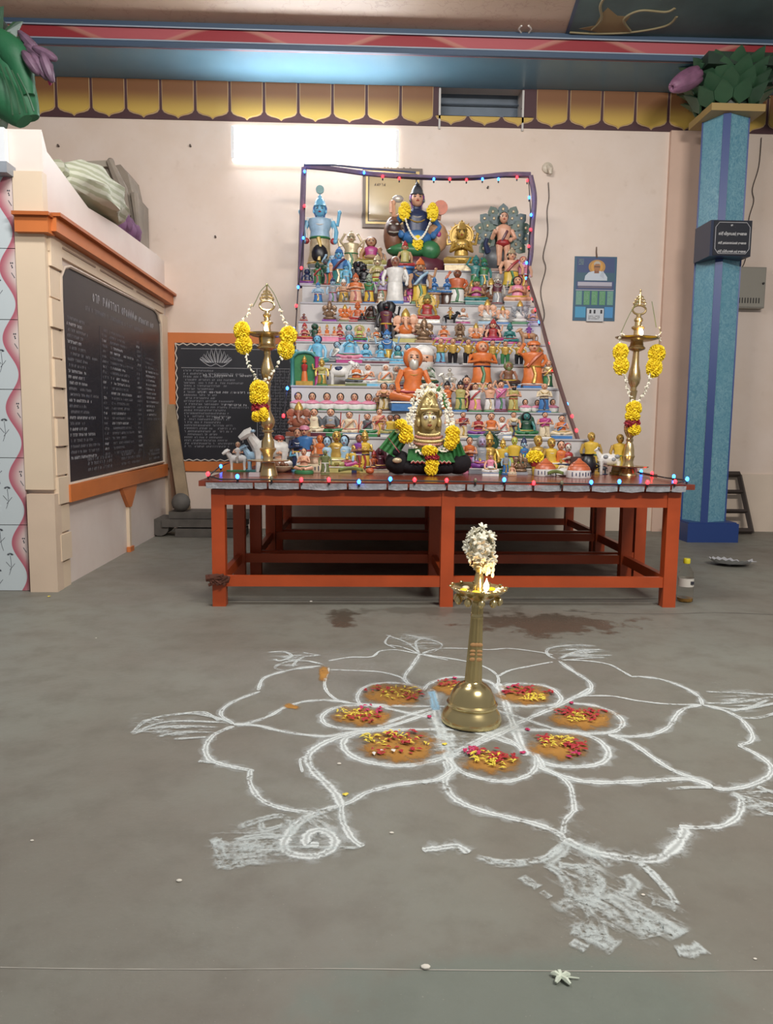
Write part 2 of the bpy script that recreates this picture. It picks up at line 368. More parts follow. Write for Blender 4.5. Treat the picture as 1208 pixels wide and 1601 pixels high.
M().box((XL+.045, 6.2, 2.235), (.13, 2.9, .02)).build('cornice_lip', ogd, WL, False)
M().box((XL-.045, 4.76, 2.17), (.19, .1, .09)).build('cornice', og, WL, False)
M().box((XL-.04, 4.75, 2.225), (.21, .13, .02)).build('cornice_lip', ogd, WL, False)
M().box((XL+.02, 6.2, .585), (.04, 2.5, .11)).build('lower_band', og, WL, False)
M().poly([(XL+.001, 6.05, .53), (XL+.001, 6.45, .53), (XL+.001, 6.4, .47), (XL+.001, 6.28, .36), (XL+.001, 6.22, .36), (XL+.001, 6.1, .47)], (.03, 0, 0)).build('pendant', og, WL, False)
M().box((XL+.012, 6.25, .19), (.024, .05, .34)).build('post_strip', cr, WL, False)
M().box((XL+.02, 6.25, .02), (.03, .1, .04)).build('post_foot', og, WL, False)
# tiles on the front face
m, nt, b, tc = newmat('printed_tile'); b.inputs['Roughness'].default_value = .2
sx = nt.nodes.new('ShaderNodeSeparateXYZ'); nt.links.new(tc.outputs['Object'], sx.inputs[0])
TH = .408
wave = math_(nt, 'MULTIPLY', math_(nt, 'SINE', math_(nt, 'ADD', math_(nt, 'MULTIPLY', sx.outputs[2], 2*math.pi/TH), 3.3)), -.042)
d = math_(nt, 'SUBTRACT', math_(nt, 'SUBTRACT', sx.outputs[0], -2.075), wave)
inn = ss(nt, d, -.002, .002); fade = ss(nt, d, 0, .085)
pk = mixc(nt, fade, hexc('b0606f'), hexc('d6c6c0')); c1 = mixc(nt, inn, hexc('c3cdd0'), pk); nt.links.new(c1, b.inputs['Base Color']); TM = m
ink = mat('tile_ink', '3f444c', .5)
for k in range(6):
    z0 = .03+k*TH-.0; z0 = k*TH
    for c in range(2):
        t = M().box((-2.02-.002-.15-c*.303, 4.772, z0+TH/2), (.3, .02, TH-.004)).build('tile', TM, WL, False)
    g = M()
    for cx, s, dz in ((-2.125, 1, .1), (-2.18, -.8, .25), (-2.20, .9, .0), (-2.26, 1, .2)):
        zb = z0+dz
        g.tube(smooth([(cx-.015*s, 4.761, zb), (cx, 4.761, zb+.05), (cx-.004, 4.761, zb+.12)], 4), .0012, 4)
        g.tube([(cx-.01, 4.761, zb+.03), (cx+.022*s, 4.761, zb+.07)], .0012, 4); g.tube([(cx-.006, 4.761, zb+.05), (cx-.03*s, 4.761, zb+.08)], .0012, 4)
        for a in range(7):
            an = R_(20+a*23); g.tube([(cx-.004+.008*math.cos(an), 4.761, zb+.12+.008*math.sin(an)), (cx-.004+.02*math.cos(an), 4.761, zb+.12+.016*math.sin(an))], .0022, 4)
    for a, c in ((-2.055, .33), (-2.05, .345), (-2.06, .345), (-2.052, .32)): g.ell((a+.01, 4.761, z0+c-.02), (.004, .001, .005), 6, 4)
    g.tube([(-2.048, 4.761, z0+.27), (-2.03, 4.761, z0+.24)], .0018, 4)
    tag(g.build('floral_print', ink, WL), None, None)
M().box((-2.16, 4.73, 2.47), (.3, .12, .06)).build('stone_ledge', mat('grey_marble', '8d949c', .25, var=.15), WL, False)
M().box((-2.2, 4.77, 2.6), (.3, .05, .22)).build('white_slab', mat('white_marble', 'dfe3e6', .3), WL, False)

# ================================================================== BLACKBOARDS
bb = mat('blackboard', '26262c', .38, var=.15, vscale=3); ck = mat('chalk_faded', '85858a', .8); ck2 = mat('chalk_bright', 'bdbdc0', .8)
def scribble(g, x, z, ln, hgt, f, rng, r=.0022, gap=.25):
    """short chalk characters in a row; f maps (u,v)->3D"""
    u = x; wch = hgt*1.0
    while u < x+ln:
        if rng.random() > gap:
            k = rng.random(); q = []
            if k < .35: q = [(0, 0), (0, 1), (.5, 1), (.5, .4)]
            elif k < .6: q = [(0, .5), (.35, 1), (.6, .5), (.3, 0), (0, .5)]
            elif k < .8: q = [(0, 1), (.6, 1), (.6, 0)]
            else: q = [(0, 0), (.3, .9), (.6, 0), (.6, 1.2)]
            q = [(u+a*wch*.85, z+c*hgt) for a, c in q]
            for a, c in zip(q[:-1], q[1:]):
                dx, dz = c[0]-a[0], c[1]-a[1]; L = math.hypot(dx, dz) or 1; nx, nz = -dz/L*r, dx/L*r
                g.add([f(a[0]+nx, a[1]+nz), f(a[0]-nx, a[1]-nz), f(c[0]-nx, c[1]-nz), f(c[0]+nx, c[1]+nz)], [(0, 1, 2, 3)])
        u += wch
rng = random.Random(3)
# side board
B = thing('wall_blackboard', 'large arched blackboard covered in white columns of writing on the left partition', 'blackboard', (XL, 6.2, .66))
bl = [(4.98, .64), (4.965, 1.8), (4.97, 1.92), (5.03, 1.985), (5.12, 2.01), (7.15, 2.03), (7.26, 2.01), (7.30, 1.97), (7.36, 1.94), (7.38, 1.85), (7.38, .665)]
M().poly([(.001, y-6.2, z-.66) for y, z in bl], (.012, 0, 0)).build('board', bb, B, False)
ed = [(.016, y-6.2, z-.66) for y, z in bl[:]]+[(.016, bl[0][0]-6.2, bl[0][1]-.66)]
M().tube(ed, .012, 6).build('border', mat('border_plaster', 'bfae9c', .6), B)
f = lambda u, v: (.0145, u-6.2, v-.66)
g = M(); g2 = M()
scribble(g2, 5.55, 1.86, .95, .055, f, rng, .004, .15); scribble(g2, 6.55, 1.86, .6, .04, f, rng, .004, .2); scribble(g, 5.4, 1.78, 1.4, .03, f, rng)
for i in range(25):
    z = 1.68-i*.037
    for a, L in ((5.05, .55), (5.72, .12), (5.9, .6), (6.58, .12), (6.85, .42)):
        if a == 6.85 and (i > 17 or i < 3): continue
        scribble(g2 if (a == 6.85 and 5 < i < 16) or rng.random() < .35 else g, a, z, L*(.45+.55*rng.random()), .018, f, rng, .0018, .2)
for z in (.74, .70, .77): scribble(g, 5.35, z, .5, .02, f, rng); scribble(g, 6.1, z, .5, .02, f, rng); scribble(g, 6.9, z, .35, .02, f, rng)
for g_, n_, m_ in ((g, 'chalk_writing', ck), (g2, 'chalk_heading', ck2)):
    g_.build(n_, m_, B, False)['kind'] = 'stuff'
for u in (5.68, 6.72): M().box((.0145, u-6.2, .55), (.001, .004, 1.0)).build('ruled_line', mat('ruled_grey', '4a4a50', .8), B, False)
# back board
cA = onY(YW, 260, 520); cB = onY(YW, 262, 736)
bw = 1.45; zt, zb_ = cA.z, cB.z
B = thing('lotus_blackboard', 'blackboard with chalk lotus and ruled columns in an orange frame behind the left lamp', 'blackboard', (cA.x, YW, zb_))
H_ = zt-zb_
M().box((bw/2, -.01, H_-.05), (bw, .02, .1)).build('frame_rail', og, B, False); M().box((bw/2, -.01, .05), (bw, .02, .1)).build('frame_rail', og, B, False)
M().box((.04, -.01, H_/2), (.08, .02, H_-.2)).build('frame_stile', og, B, False); M().box((bw-.04, -.01, H_/2), (.08, .02, H_-.2)).build('frame_stile', og, B, False)
M().box((bw/2, -.012, H_/2), (bw-.16, .018, H_-.19)).build('board', bb, B, False)
zg = M()
def zig(a, c, n, nx, nz, amp):
    pts = [Vector(a)+(Vector(c)-Vector(a))*(i/n)+Vector((nx, 0, nz))*(amp if i % 2 else 0) for i in range(n+1)]
    zg.tube(pts, .006, 5)
zig((.085, -.022, .1), (.085, -.022, H_-.1), 24, 1, 0, .016); zig((.085, -.022, H_-.1), (bw-.08, -.022, H_-.1), 34, 0, -1, .018); zig((.085, -.022, .1), (bw-.08, -.022, .1), 34, 0, 1, .014)
zg.build('scalloped_edge', mat('edge_white', 'c9bfb2', .7), B)
f = lambda u, v: (u, -.0225, v)
g = M(); g2 = M(); L0 = H_-.33
for a, c in (((.14, L0), (bw-.1, L0)), ((.86, L0), (.86, .15)), ((.14, H_-.15), (bw-.1, H_-.15))):
    g2.tube([f(*a), f(*c)], .0022, 4)
for k in range(10): g.tube([f(.9+k*.045, L0), f(.9+k*.045, .4)], .0013, 4)
for i in range(26):
    z = L0-.035-i*.029; scribble(g, .16, z, .25+.4*rng.random(), .016, f, rng, .0017, .2)
    if i < 22: scribble(g, .88, z, .5, .016, f, rng, .0017, .15)
for j, (x, z, L) in enumerate(((.35, L0-.08, .5), (.55, L0-.36, .2), (.3, L0-.24, .55), (.45, L0-.48, .18))): scribble(g2, x, z, L, .018, f, rng, .002)
cx, cz = .47, H_-.26       # lotus
for a in range(-4, 5):
    an = a*.26; lx = cx+.10*math.sin(an)*1.6; lz = cz+.12*math.cos(an)**2
    g2.tube([f(cx+.02*a, cz-.02), f(lx-.014, (cz+lz)/2), f(lx, lz), f(lx+.014, (cz+lz)/2), f(cx+.02*a+.012, cz-.02)], .0028, 4)
g2.tube(smooth([f(cx-.15, cz+.01), f(cx-.06, cz-.05), f(cx, cz-.03), f(cx+.06, cz-.055), f(cx+.15, cz+.01)], 4), .003, 4)
g.build('chalk_writing', ck, B, False)['kind'] = 'stuff'; g2.build('chalk_drawing', ck2, B, False)
g = M(); g.box((.72, -.0225, .33), (.006, .001, .1)); g.build('chalk_tick', ck2, B, False)

# ================================================================== PILLARS
def capital(root, r, zb, zt, flowers=True):
    """leafy green capital with lotus buds"""
    gm = mat('capital_green', '22362a', .45, var=.3, vscale=8); gl = mat('capital_leaf', '33553c', .45, var=.2); pkm = mat('lotus_bud', '8a5f7a', .5, var=.25, vscale=12); och = mat('capital_ochre', 'a38a58', .5)
    h = zt-zb
    M().lathe([(r*.85, 0), (r*.95, h*.25), (r*1.1, h*.6), (r*1.25, h*.9), (r*1.25, h)], (0, 0, zb), 24).build('bell', gm, root)
    M().box((0, 0, zb-.025), (r*1.95, r*1.95, .06)).build('abacus_plate', och, root, False)
    M().box((0, 0, zt-.05), (r*2.7, r*2.7, .1)).build('upper_plate', gm, root, False)
    for row, (rr, z0, n, s) in enumerate(((.92, .0, 12, 1.0), (1.0, .22, 14, 1.0), (1.08, .44, 14, 1.0), (1.15, .64, 14, .9))):
        for k in range(n):
            a = 2*math.pi*k/n+row*.3; e = Vector((math.cos(a), math.sin(a), 0)); t = Vector((-e.y, e.x, 0))
            q = []; b0 = e*r*rr+Vector((0, 0, zb+h*z0)); 
            for (u, v, o) in ((0, 0, 0), (.09, .1, .03), (.1, .22, .06), (.04, .32, .12), (0, .34, .16), (-.04, .32, .12), (-.1, .22, .06), (-.09, .1, .03)):
                q.append(b0+t*(u*s*r*3.2)+Vector((0, 0, v*h*1.2*s))+e*(o*r*4))
            M().poly(q, e*.02).build('leaf', gl, root)
    if flowers:
        for a in (R_(205), R_(-35)):
            e = Vector((math.cos(a), math.sin(a), 0)); c0 = e*r*1.75+Vector((0, 0, zb+h*.62))
            ax = (e*.8+Vector((0, 0, -.45))).normalized(); mt = ax.to_track_quat('Z', 'Y').to_matrix()
            bm_ = M()
            for k in range(7):
                an = k*2*math.pi/7; off = mt @ Vector((math.cos(an)*.045, math.sin(an)*.045, 0))
                mm = mt @ Matrix.Rotation(an, 3, 'Z') @ Matrix.Rotation(-.12, 3, 'Y')
                bm_.ell(c0+off+ax*.12, (.04, .06, .17), 8, 6, mm)
            bm_.build('lotus_bud', pkm, root)
            M().tube([e*r*1.1+Vector((0, 0, zb+h*.6)), c0], [.05, .07]).build('bud_stalk', gm, root)
PC = Vector((3.21, 7.1, 0))
P = thing('blue_pillar', 'tall marbled light-blue pillar with navy corner stripes and a leafy green capital', 'pillar', PC)
m, nt, b, tc = newmat('marbled_blue'); b.inputs['Roughness'].default_value = .35
n0 = nt.nodes.new('ShaderNodeTexNoise'); n0.inputs['Scale'].default_value = 20; n0.inputs['Detail'].default_value = 8; n0.inputs['Roughness'].default_value = .7; n0.inputs['Distortion'].default_value = 2.5
nt.links.new(tc.outputs['Object'], n0.inputs['Vector'])
nb = noise(nt, tc.outputs['Object'], 2.2, 3)
c1 = mixc(nt, ss(nt, n0.outputs['Fac'], .32, .7), hexc('5088a0'), hexc('86b2be')); c2 = mixc(nt, math_(nt, 'MULTIPLY', ss(nt, nb, .4, .7), .4), c1, hexc('5c96a8')); nt.links.new(c2, b.inputs['Base Color'])
navy = mat('navy_paint', '243e78', .4); HD, CH = .212, .027
ang = R_(-21)
def rot2(x, y, a): return (x*math.cos(a)-y*math.sin(a), x*math.sin(a)+y*math.cos(a))
oct_ = [(-HD+CH, CH), (-HD+CH, -CH), (-CH, -HD+CH), (CH, -HD+CH), (HD-CH, -CH), (HD-CH, CH), (CH, HD-CH), (-CH, HD-CH)]
oct_ = [rot2(x, y, ang) for x, y in oct_]
ZC0 = onY(6.95, 1130, 172).z
M().poly([(x, y, .17) for x, y in oct_], (0, 0, ZC0-.17)).build('shaft', m, P, False)
for a in (0, 90, 180, 270):
    e = rot2(0, -(HD-CH+.004), ang+R_(a)); 
    M().box((e[0], e[1], (.17+ZC0)/2), (2*CH+.008, .012, ZC0-.17), rz=ang+R_(a)).build('corner_stripe', navy, P, False)
M().box((0, 0, .085), (.47, .45, .17)).build('plinth', navy, P, False)
M().box((-.235+.235, 0, .175), (.44, .42, .012)).build('plinth_cap', navy, P, False)
capital(P, .24, ZC0+.02, ZF1-.005)
# pillar sign
sb = onY(6.8, 1112, 400); se = onY(6.8, 1176, 345)
sw, sh = se.x-sb.x, se.z-sb.z
SG = thing('pillar_sign', 'black box sign with three lines of white lettering fixed round the blue pillar', 'sign', (sb.x, 6.8, sb.z))
sgm = mat('sign_navy', '28324a', .4)
M().box((sw/2-.01, .16, sh/2), (sw+.02, .32, sh)).build('box', sgm, SG, False)
M().box((sw/2, -.004, sh/2), (sw-.01, .008, sh-.01)).build('face_panel', mat('sign_black', '20222a', .4), SG, False)
bt = M(); e = .02
o8 = [(e+.03, e), (sw-e-.03, e), (sw-e, e+.04), (sw-e, sh-e-.04), (sw-e-.03, sh-e), (e+.03, sh-e), (e, sh-e-.04), (e, e+.04), (e+.03, e)]
bt.tube([(x, -.009, z) for x, z in o8], .0025, 4).build('border_line', ck2, SG)
ow = mat('sign_lettering', 'dcdcdc', .6)
RX = Matrix.Rotation(math.pi/2, 4, 'X')
for body, z, s in (('\u0b89', sh-.06, .04), ('\u0bb8\u0bcd\u0bb0\u0bc0 \u0bb5\u0bbf\u0ba8\u0bbe\u0baf\u0b95\u0bb0\u0bcd \u0ba4\u0bc1\u0ba3\u0bc8', sh-.125, .045), ('\u0bb8\u0bcd\u0bb0\u0bc0 \u0b85\u0b99\u0bcd\u0b95\u0bbe\u0bb3\u0bae\u0bcd\u0bae\u0ba9\u0bcd \u0ba4\u0bc1\u0ba3\u0bc8', sh-.20, .036), ('\u0bb8\u0bcd\u0bb0\u0bc0 \u0baa\u0bc6\u0bb0\u0bbf\u0baf\u0bbe\u0ba3\u0bcd\u0b9f\u0bb5\u0bb0\u0bcd \u0ba4\u0bc1\u0ba3\u0bc8', sh-.27, .038)):
    text('lettering', body, s, ow, Matrix.Translation((sw/2, -.0085, z)) @ RX, SG, sw*.72)
# left pillar (only its capital, green and lotus, enters the frame)
lp = onY(5.6, -60, 60)
LPc = (lp.x-.1, 5.75, 0)
P2 = thing('left_pillar', 'green leafy pillar capital with a purple lotus bud at the upper left edge', 'pillar', LPc)
M().poly([(x, y, 2.6) for x, y in oct_], (0, 0, .2)).build('shaft', MATS['marbled_blue'], P2, False)
capital(P2, .24, 2.95, 3.75, False)
gc = mat('green_cloth', '1e5f3c', .6, .0, .3, 20, .25, 4)
for k, (q_, rr) in enumerate(((((-30, 70), (20, 120), (50, 185)), (.10, .13, .05)), (((-40, 110), (5, 150), (38, 190)), (.12, .15, .06)), (((-10, 60), (25, 90), (45, 150)), (.08, .1, .04)))):
    M().tube(smooth([onY(5.5-.03*k, *p)-Vector(LPc) for p in q_], 5), [rr[0]+(rr[1]-rr[0])*min(1, t/5) if t < 6 else rr[1]+(rr[2]-rr[1])*(t-5)/5 for t in range(11)], 12).build('green_leaf', gc, P2)
for k in range(4):
    M().tube(smooth([onY(5.3, *p)-Vector(LPc) for p in ((0+k*9, 100+k*5), (14+k*10, 140+k*3), (20+k*11, 180-k*2))], 4), .006, 6).build('leaf_fold', MATS['capital_leaf'], P2)
lpm = mat('lotus_petal', '6a5064', .55, 0, .2, 20, .35, 14)
for k, (x, y, a_, L_) in enumerate(((50, 72, -.75, .13), (60, 88, -.9, .12), (70, 84, -1.15, .09), (62, 104, -.55, .10), (74, 106, -.35, .10), (48, 98, -.6, .09))):
    M().ell(onY(5.45-.02*k, x, y)-Vector(LPc), (.035, .04, L_), 8, 6, Matrix.Rotation(a_+math.pi, 3, 'Y')).build('lotus_petal', lpm, P2)
M().ell(onY(5.42, 78, 124)-Vector(LPc), (.015, .02, .04)).build('petal_tip', mat('petal_tip_pink', 'b02a6a', .5), P2)

# ================================================================== WALL FIXTURES
# tube light: two tubes on a reflector made to glow, filling out the glare
a = onY(YW-.06, 362, 195); c = onY(YW-.06, 622, 256)
lw, lh = c.x-a.x, a.z-c.z
T = thing('tube_light', 'glaring white double tube light fixed high on the back wall', 'lamp', ((a.x+c.x)/2, YW, (a.z+c.z)/2))
M().box((0, -.02, 0), (lw, .04, lh)).build('reflector', mat('reflector_glow', 'ffffff', .4, emit='ffffff', estr=3.2), T, False)
em = mat('tube_glow', 'ffffff', .4, emit='f4f8ff', estr=38)
for s in (-1, 0, 1): M().tube([(-lw/2+.02, -.06, s*lh*.3), (lw/2-.02, -.06, s*lh*.3)], .018, 12).build('tube', em, T)
for s in (-1, 1): M().box((s*(lw/2-.01), -.05, 0), (.03, .06, lh*.9)).build('end_cap', mat('cap_white', 'eeeeee', .4), T, False)
# switch board / cable right of frame
pl = onY(YW, 855, 263)
o = thing('wall_bulb_holder', 'small white bulb holder on the wall above the hanging wire', 'lamp', pl)
M().lathe([(.05, 0), (.05, .02), (.03, .035)], (0, 0, 0), 14).build('rose', mat('bakelite_cream', 'cfc3b0', .4), o).rotation_euler = (math.pi/2, 0, 0)
M().tube([(0, -.03, .01), (.02, -.06, -.03), (.02, -.06, -.07)], [.02, .025, .016], 10).build('holder', mat('bakelite_cream', 'cfc3b0', .4), o)
wr = mat('wire_dark', '3a3028', .6)
q = smooth([onY(YW-.02, x, y) for x, y in ((857, 285), (858, 310), (855, 330), (856, 365), (849, 400), (853, 420), (845, 455), (851, 490), (847, 508))], 5)
tag(M().tube(q, .0035, 6).build('hanging_wire', wr), 'thin dark wire hanging down the wall to the lit frame', 'cable')
q = smooth([onY(YW-.02, x, y) for x, y in ((1190, 215), (1186, 260), (1176, 295), (1178, 315), (1170, 345), (1166, 400), (1160, 418))], 5)
tag(M().tube(q, .004, 6).build('pillar_wire', wr), 'thin wire hanging on the wall right of the blue pillar', 'cable')
# meter box
a = onY(YW-.1, 1150, 417); c = onY(YW-.1, 1194, 482)
o = thing('meter_box', 'grey metal meter box with slotted vents on the wall right of the blue pillar', 'box', (c.x, YW, c.z))
mw, mh = c.x-a.x+.15, a.z-c.z; gm_ = mat('meter_grey', '8f8a80', .45)
M().box((-mw/2, -.05, mh/2), (mw, .1, mh)).build('case', gm_, o, False); M().box((-mw/2, -.104, mh/2), (mw-.02, .008, mh-.02)).build('door', mat('meter_door', '9a958a', .4), o, False)
for k in range(9): M().box((-.06-k*.027, -.109, .07), (.01, .004, .05)).build('vent_slot', mat('slot_dark', '3c3a38', .7), o, False)
M().tube([(-.03, -.11, mh*.6), (-.03, -.125, mh*.6)], .01).build('latch', mat('slot_dark', '3c3a38', .7), o)
# framed picture
a = onY(YW-.03, 567, 262); c = onY(YW-.03, 659, 357)
fw, fh = c.x-a.x, a.z-c.z
o = thing('framed_certificate', 'gold and dark wooden picture frame on the wall behind the crowned idol', 'picture', (a.x, YW, c.z)); FM = mat('frame_brown', '6b5a4c', .4); FG = mat('frame_gold', 'b59c66', .35, .3)
def frame(w_, h_, t, y, mm, off, nm):
    for cx, cz, dx, dz in ((w_/2, off+t/2, w_-2*off, t), (w_/2, h_-off-t/2, w_-2*off, t), (off+t/2, h_/2, t, h_-2*off-2*t), (w_-off-t/2, h_/2, t, h_-2*off-2*t)): M().box((cx, y, cz), (dx, .03, dz)).build(nm, mm, o, False)
frame(fw, fh, .03, -.02, FM, 0, 'outer_frame'); frame(fw, fh, .02, -.028, FG, .03, 'gilt_frame'); frame(fw, fh, .01, -.025, mat('frame_dark', '2e2a28', .4), .05, 'inner_frame')
M().box((fw/2, -.012, fh/2), (fw-.1, .01, fh-.1)).build('print', mat('glass_reflection_cream', 'cbb58a', .15, var=.15, vscale=3), o, False)  # cream tone stands in for reflections on the picture glass
g = M()
f = lambda u, v: (u, -.0185, v)
for z in (.5, .47, .38): scribble(g, .09, z, .12, .022, f, rng, .0025, .2)
for z in (.52,): scribble(g, .2, z, .3, .03, f, rng, .003, .2)
g.build('print_lines', mat('print_ink', '7a6a58', .7), o, False)['kind'] = 'stuff'
# calendar
A_ = onY(YW-.02, 899, 400); B_ = onY(YW-.02, 961, 502)
cw, ch = B_.x-A_.x, A_.z-B_.z
o = thing('wall_calendar', 'blue and green paper calendar showing a man in white, hung between pillar and idols', 'calendar', (A_.x, YW, B_.z))
def sheet(nm, pts, col, lay, rough=.5):
    M().poly([(u*cw, -.006-lay*.0012, v*ch) for u, v in pts], (0, .0011, 0)).build(nm, mat('print_'+nm+col, col, rough), o, False)
def rect(a, b_, c, d): return [(a, b_), (c, b_), (c, d), (a, d)]
def ovl(cx, cy, rx, ry, n=20): return [(cx+rx*math.cos(2*math.pi*k/n), cy+ry*math.sin(2*math.pi*k/n)) for k in range(n)]
M().box((cw/2, -.003, ch/2), (cw, .004, ch)).build('backing_card', mat('card_blue', '3a5f78', .5), o, False)
sheet('picture', rect(.06, .48, .95, .98), '3f4f78', 0); sheet('picture_edge', rect(.05, .475, .95, .485), 'b9b9c0', 1); sheet('picture_lower', rect(.06, .62, .95, .75), '3d6070', 1)
sheet('halo', ovl(.53, .84, .2, .11), 'b98a4a', 2); sheet('halo_core', ovl(.53, .84, .14, .09), 'd39a48', 3)
sheet('shirt', [(.24, .63), (.26, .70), (.34, .755), (.46, .775), (.62, .775), (.72, .74), (.78, .68), (.78, .63)], 'c4cdd6', 3.5)
sheet('neck', rect(.47, .74, .58, .79), '8a5a3c', 4.5); sheet('face', ovl(.53, .835, .075, .062), 'a3714c', 5); sheet('hair', [(.45, .86), (.455, .9), (.5, .925), (.57, .925), (.605, .9), (.61, .86), (.58, .885), (.5, .885)], 'b8b0a4', 6)
sheet('glasses', rect(.465, .835, .6, .848), '4a3a34', 6); sheet('arm', [(.6, .7), (.66, .78), (.7, .76), (.7, .66)], 'b4bdc8', 4.5)
sheet('caption_band', rect(.09, .545, .9, .605), 'b4b0bc', 2); sheet('caption_shadow', rect(.1, .51, .9, .54), '6a6474', 2)
for k in range(5): sheet('date_column', rect(.06+k*.185, .25, .2+k*.185, .465), '6fa08c' if k in (0, 4) else '5f9a6a', 1)
sheet('lower_field', rect(.05, .05, .3, .22), '4a9ac0', 1); sheet('lower_field', rect(.75, .05, .95, .22), '4a90c4', 1)
g = M(); f = lambda u, v: (u, -.0095, v)
for k in range(5):
    for i in range(8): scribble(g, (.07+k*.185)*cw, (.27+i*.024)*ch, .04, .006, f, rng, .0009, .2)
for i in range(4): scribble(g, .1*cw, (.87+i*.025)*ch, .045, .007, f, rng, .001, .1)
g.build('date_print', mat('print_dim', 'a8c4b4', .6), o, False)['kind'] = 'stuff'
M().box((.52*cw, -.018, .09*ch), (.4*cw, .02, .2*ch)).build('date_pad', mat('pad_white', 'c9ccd0', .6), o, False)
g = M(); f = lambda u, v: (u, -.0285, v)
for i in range(3): scribble(g, .36*cw, (.02+i*.022)*ch, .11, .008, f, rng, .001, .2)
for x in (.4, .5, .66): g.box((x*cw, -.0285, .14*ch), (.018, .001, .035))
g.build('pad_print', mat('pad_ink', '2c2c34', .6), o, False)['kind'] = 'stuff'
M().tube([(.52*cw, -.006, ch-.01), (.5*cw, -.01, ch+.04), (.5*cw, -.01, ch+.09)], [.008, .006, .004]).build('hanging_string', mat('string_brown', '6a5240', .7), o)

# ================================================================== THINGS LEFT
o = thing('stone_slabs', 'stack of grey stone slabs lying on the floor in the left back corner', 'stone', (-1.45, 7.15, 0)); st_ = mat('grey_stone', '57524c', .8, 0, .4, 20, .25, 8)
for (dx, dz, L, hh, dy) in ((.1, .04, .62, .075, 0), (.04, .125, .75, .07, .02), (.12, .195, .8, .06, .06)): M().box((dx, dy, dz), (L, .28, hh)).build('slab', st_, o, False)
M().tube([(-.36, -.1, .09), (-.36, .15, .09)], [.085, .085], 14).build('round_end', st_, o)
q = onY(7.05, 281, 796); tag(M().ell((0, 0, 0), (.085, .085, .085), 16, 10).build('stone_ball', mat('stone_ball_grey', '5d5954', .8, 0, .4, 15, .25, 8), loc=(q.x, 7.1, .31)), 'round grey grinding stone resting on the stone slabs', 'stone')
pk_ = mat('old_plank', '8d7a60', .75, 0, .2, 30, .2, 6); pk2 = mat('old_plank_dark', '6b4a34', .75, 0, .2, 30, .2, 6)
def plank(lab, a, c, wd, th, mm):
    a, c = Vector(a), Vector(c); d = c-a; s = Vector((wd/2, 0, 0)); t = Vector((0, th, 0))
    tag(M().add([a-s, a+s, a+s+t, a-s+t, c-s, c+s, c+s+t, c-s+t], [(0, 3, 2, 1), (4, 5, 6, 7), (0, 1, 5, 4), (1, 2, 6, 5), (2, 3, 7, 6), (3, 0, 4, 7)]).build('plank', mm, smooth=False), lab, 'plank')
a = onY(7.25, 290, 800); c = onY(7.5, 268, 632)
plank('pale weathered wooden plank leaning in the corner, in front of the darker one', (a.x, 7.2, .235), (c.x-.03, 7.52, c.z), .11, .03, pk_)
plank('darker brown plank leaning in the left corner behind the pale one', (a.x-.1, 7.3, .235), (c.x-.06, 7.56, c.z-.1), .06, .03, pk2)
# things on top of the partition
zt_ = 2.52
a = onX(-1.98, 160, 300)
o = thing('cloth_bundle', 'pale green and white striped cloth bag lying on top of the left partition', 'bag', (-1.98, 5.78, zt_+.02))
m, nt, b, tc = newmat('striped_cloth'); b.inputs['Roughness'].default_value = .8
wv = nt.nodes.new('ShaderNodeTexWave'); wv.inputs['Scale'].default_value = 7; wv.inputs['Distortion'].default_value = 2.2; wv.bands_direction = 'Z'; nt.links.new(tc.outputs['Object'], wv.inputs['Vector'])
nt.links.new(mixc(nt, ss(nt, wv.outputs['Fac'], .35, .6), hexc('a2a68c'), hexc('c2c4b2')), b.inputs['Base Color'])
g = M(); pr = []
N = 18; Rn = 12
cl = [(5.55, 2.60, .04), (5.75, 2.63, .075), (6.0, 2.63, .12), (6.25, 2.62, .14), (6.45, 2.6, .11), (6.55, 2.58, .04)]
pts = [(-1.93, y, z) for y, z, r in cl]
mb = M(); vs = []; fs = []
for i, (x, y, z) in enumerate(smooth(pts, 4)):
    t = i/20; r = .05+.135*math.sin(math.pi*min(1, t*1.02))**.8
    for k in range(14):
        an = 2*math.pi*k/14; rr = r*(1+.13*math.sin(an*5+i*.5)+.06*math.sin(an*9-i*.8)+.05*math.sin(i*1.3)); vs.append((x+1.98+rr*math.cos(an), y-6.0, max(0, z-zt_+rr*math.sin(an)*.95)))
L = len(vs)//14
for i in range(L-1):
    for k in range(14): fs.append((i*14+k, i*14+(k+1) % 14, (i+1)*14+(k+1) % 14, (i+1)*14+k))
fs += [tuple(range(14))[::-1], tuple((L-1)*14+k for k in range(14))]
mb.add(vs, fs).build('bag_body', m, o)
M().tube([(.05, -.45, .1), (.05, -.52, .13), (.06, -.58, .1)], [.04, .03, .045]).build('tied_neck', m, o)
o = thing('purple_cloth', 'crumpled purple cloth stuffed between striped bag and cardboard on the partition', 'cloth', (-1.95, 6.75, zt_+.02))
g = M()
for k in range(7): g.ell((.02*(k % 2), -.22+.07*k, .07+.02*((k*5) % 3)), (.07, .08, .08+.02*(k % 3)), 8, 6, Matrix.Rotation(k, 3, 'X'))
g.build('folds', mat('purple_fabric', '6a4464', .8, 0, .5, 15, .25, 10), o)
q0 = onY(7.2, 150, 262); q1 = onY(7.2, 232, 300)
o = thing('cardboard_box', 'old crumpled grey-brown cardboard box on the partition by the back wall', 'box', (-1.98, 7.2, zt_+.01)); cb = mat('old_cardboard', '8f8477', .85, 0, .3, 12, .25, 5)
bh = onY(7.2, 200, 262).z-zt_
zz = [(-2.62+1.98, 0), (-.0+.02, 0), (.02, bh*.62), (-.03, bh*.7), (-.06, bh*.9), (-.12, bh), (-.35, bh*.94), (-.5, bh*1.0), (-.64, bh*.98)]
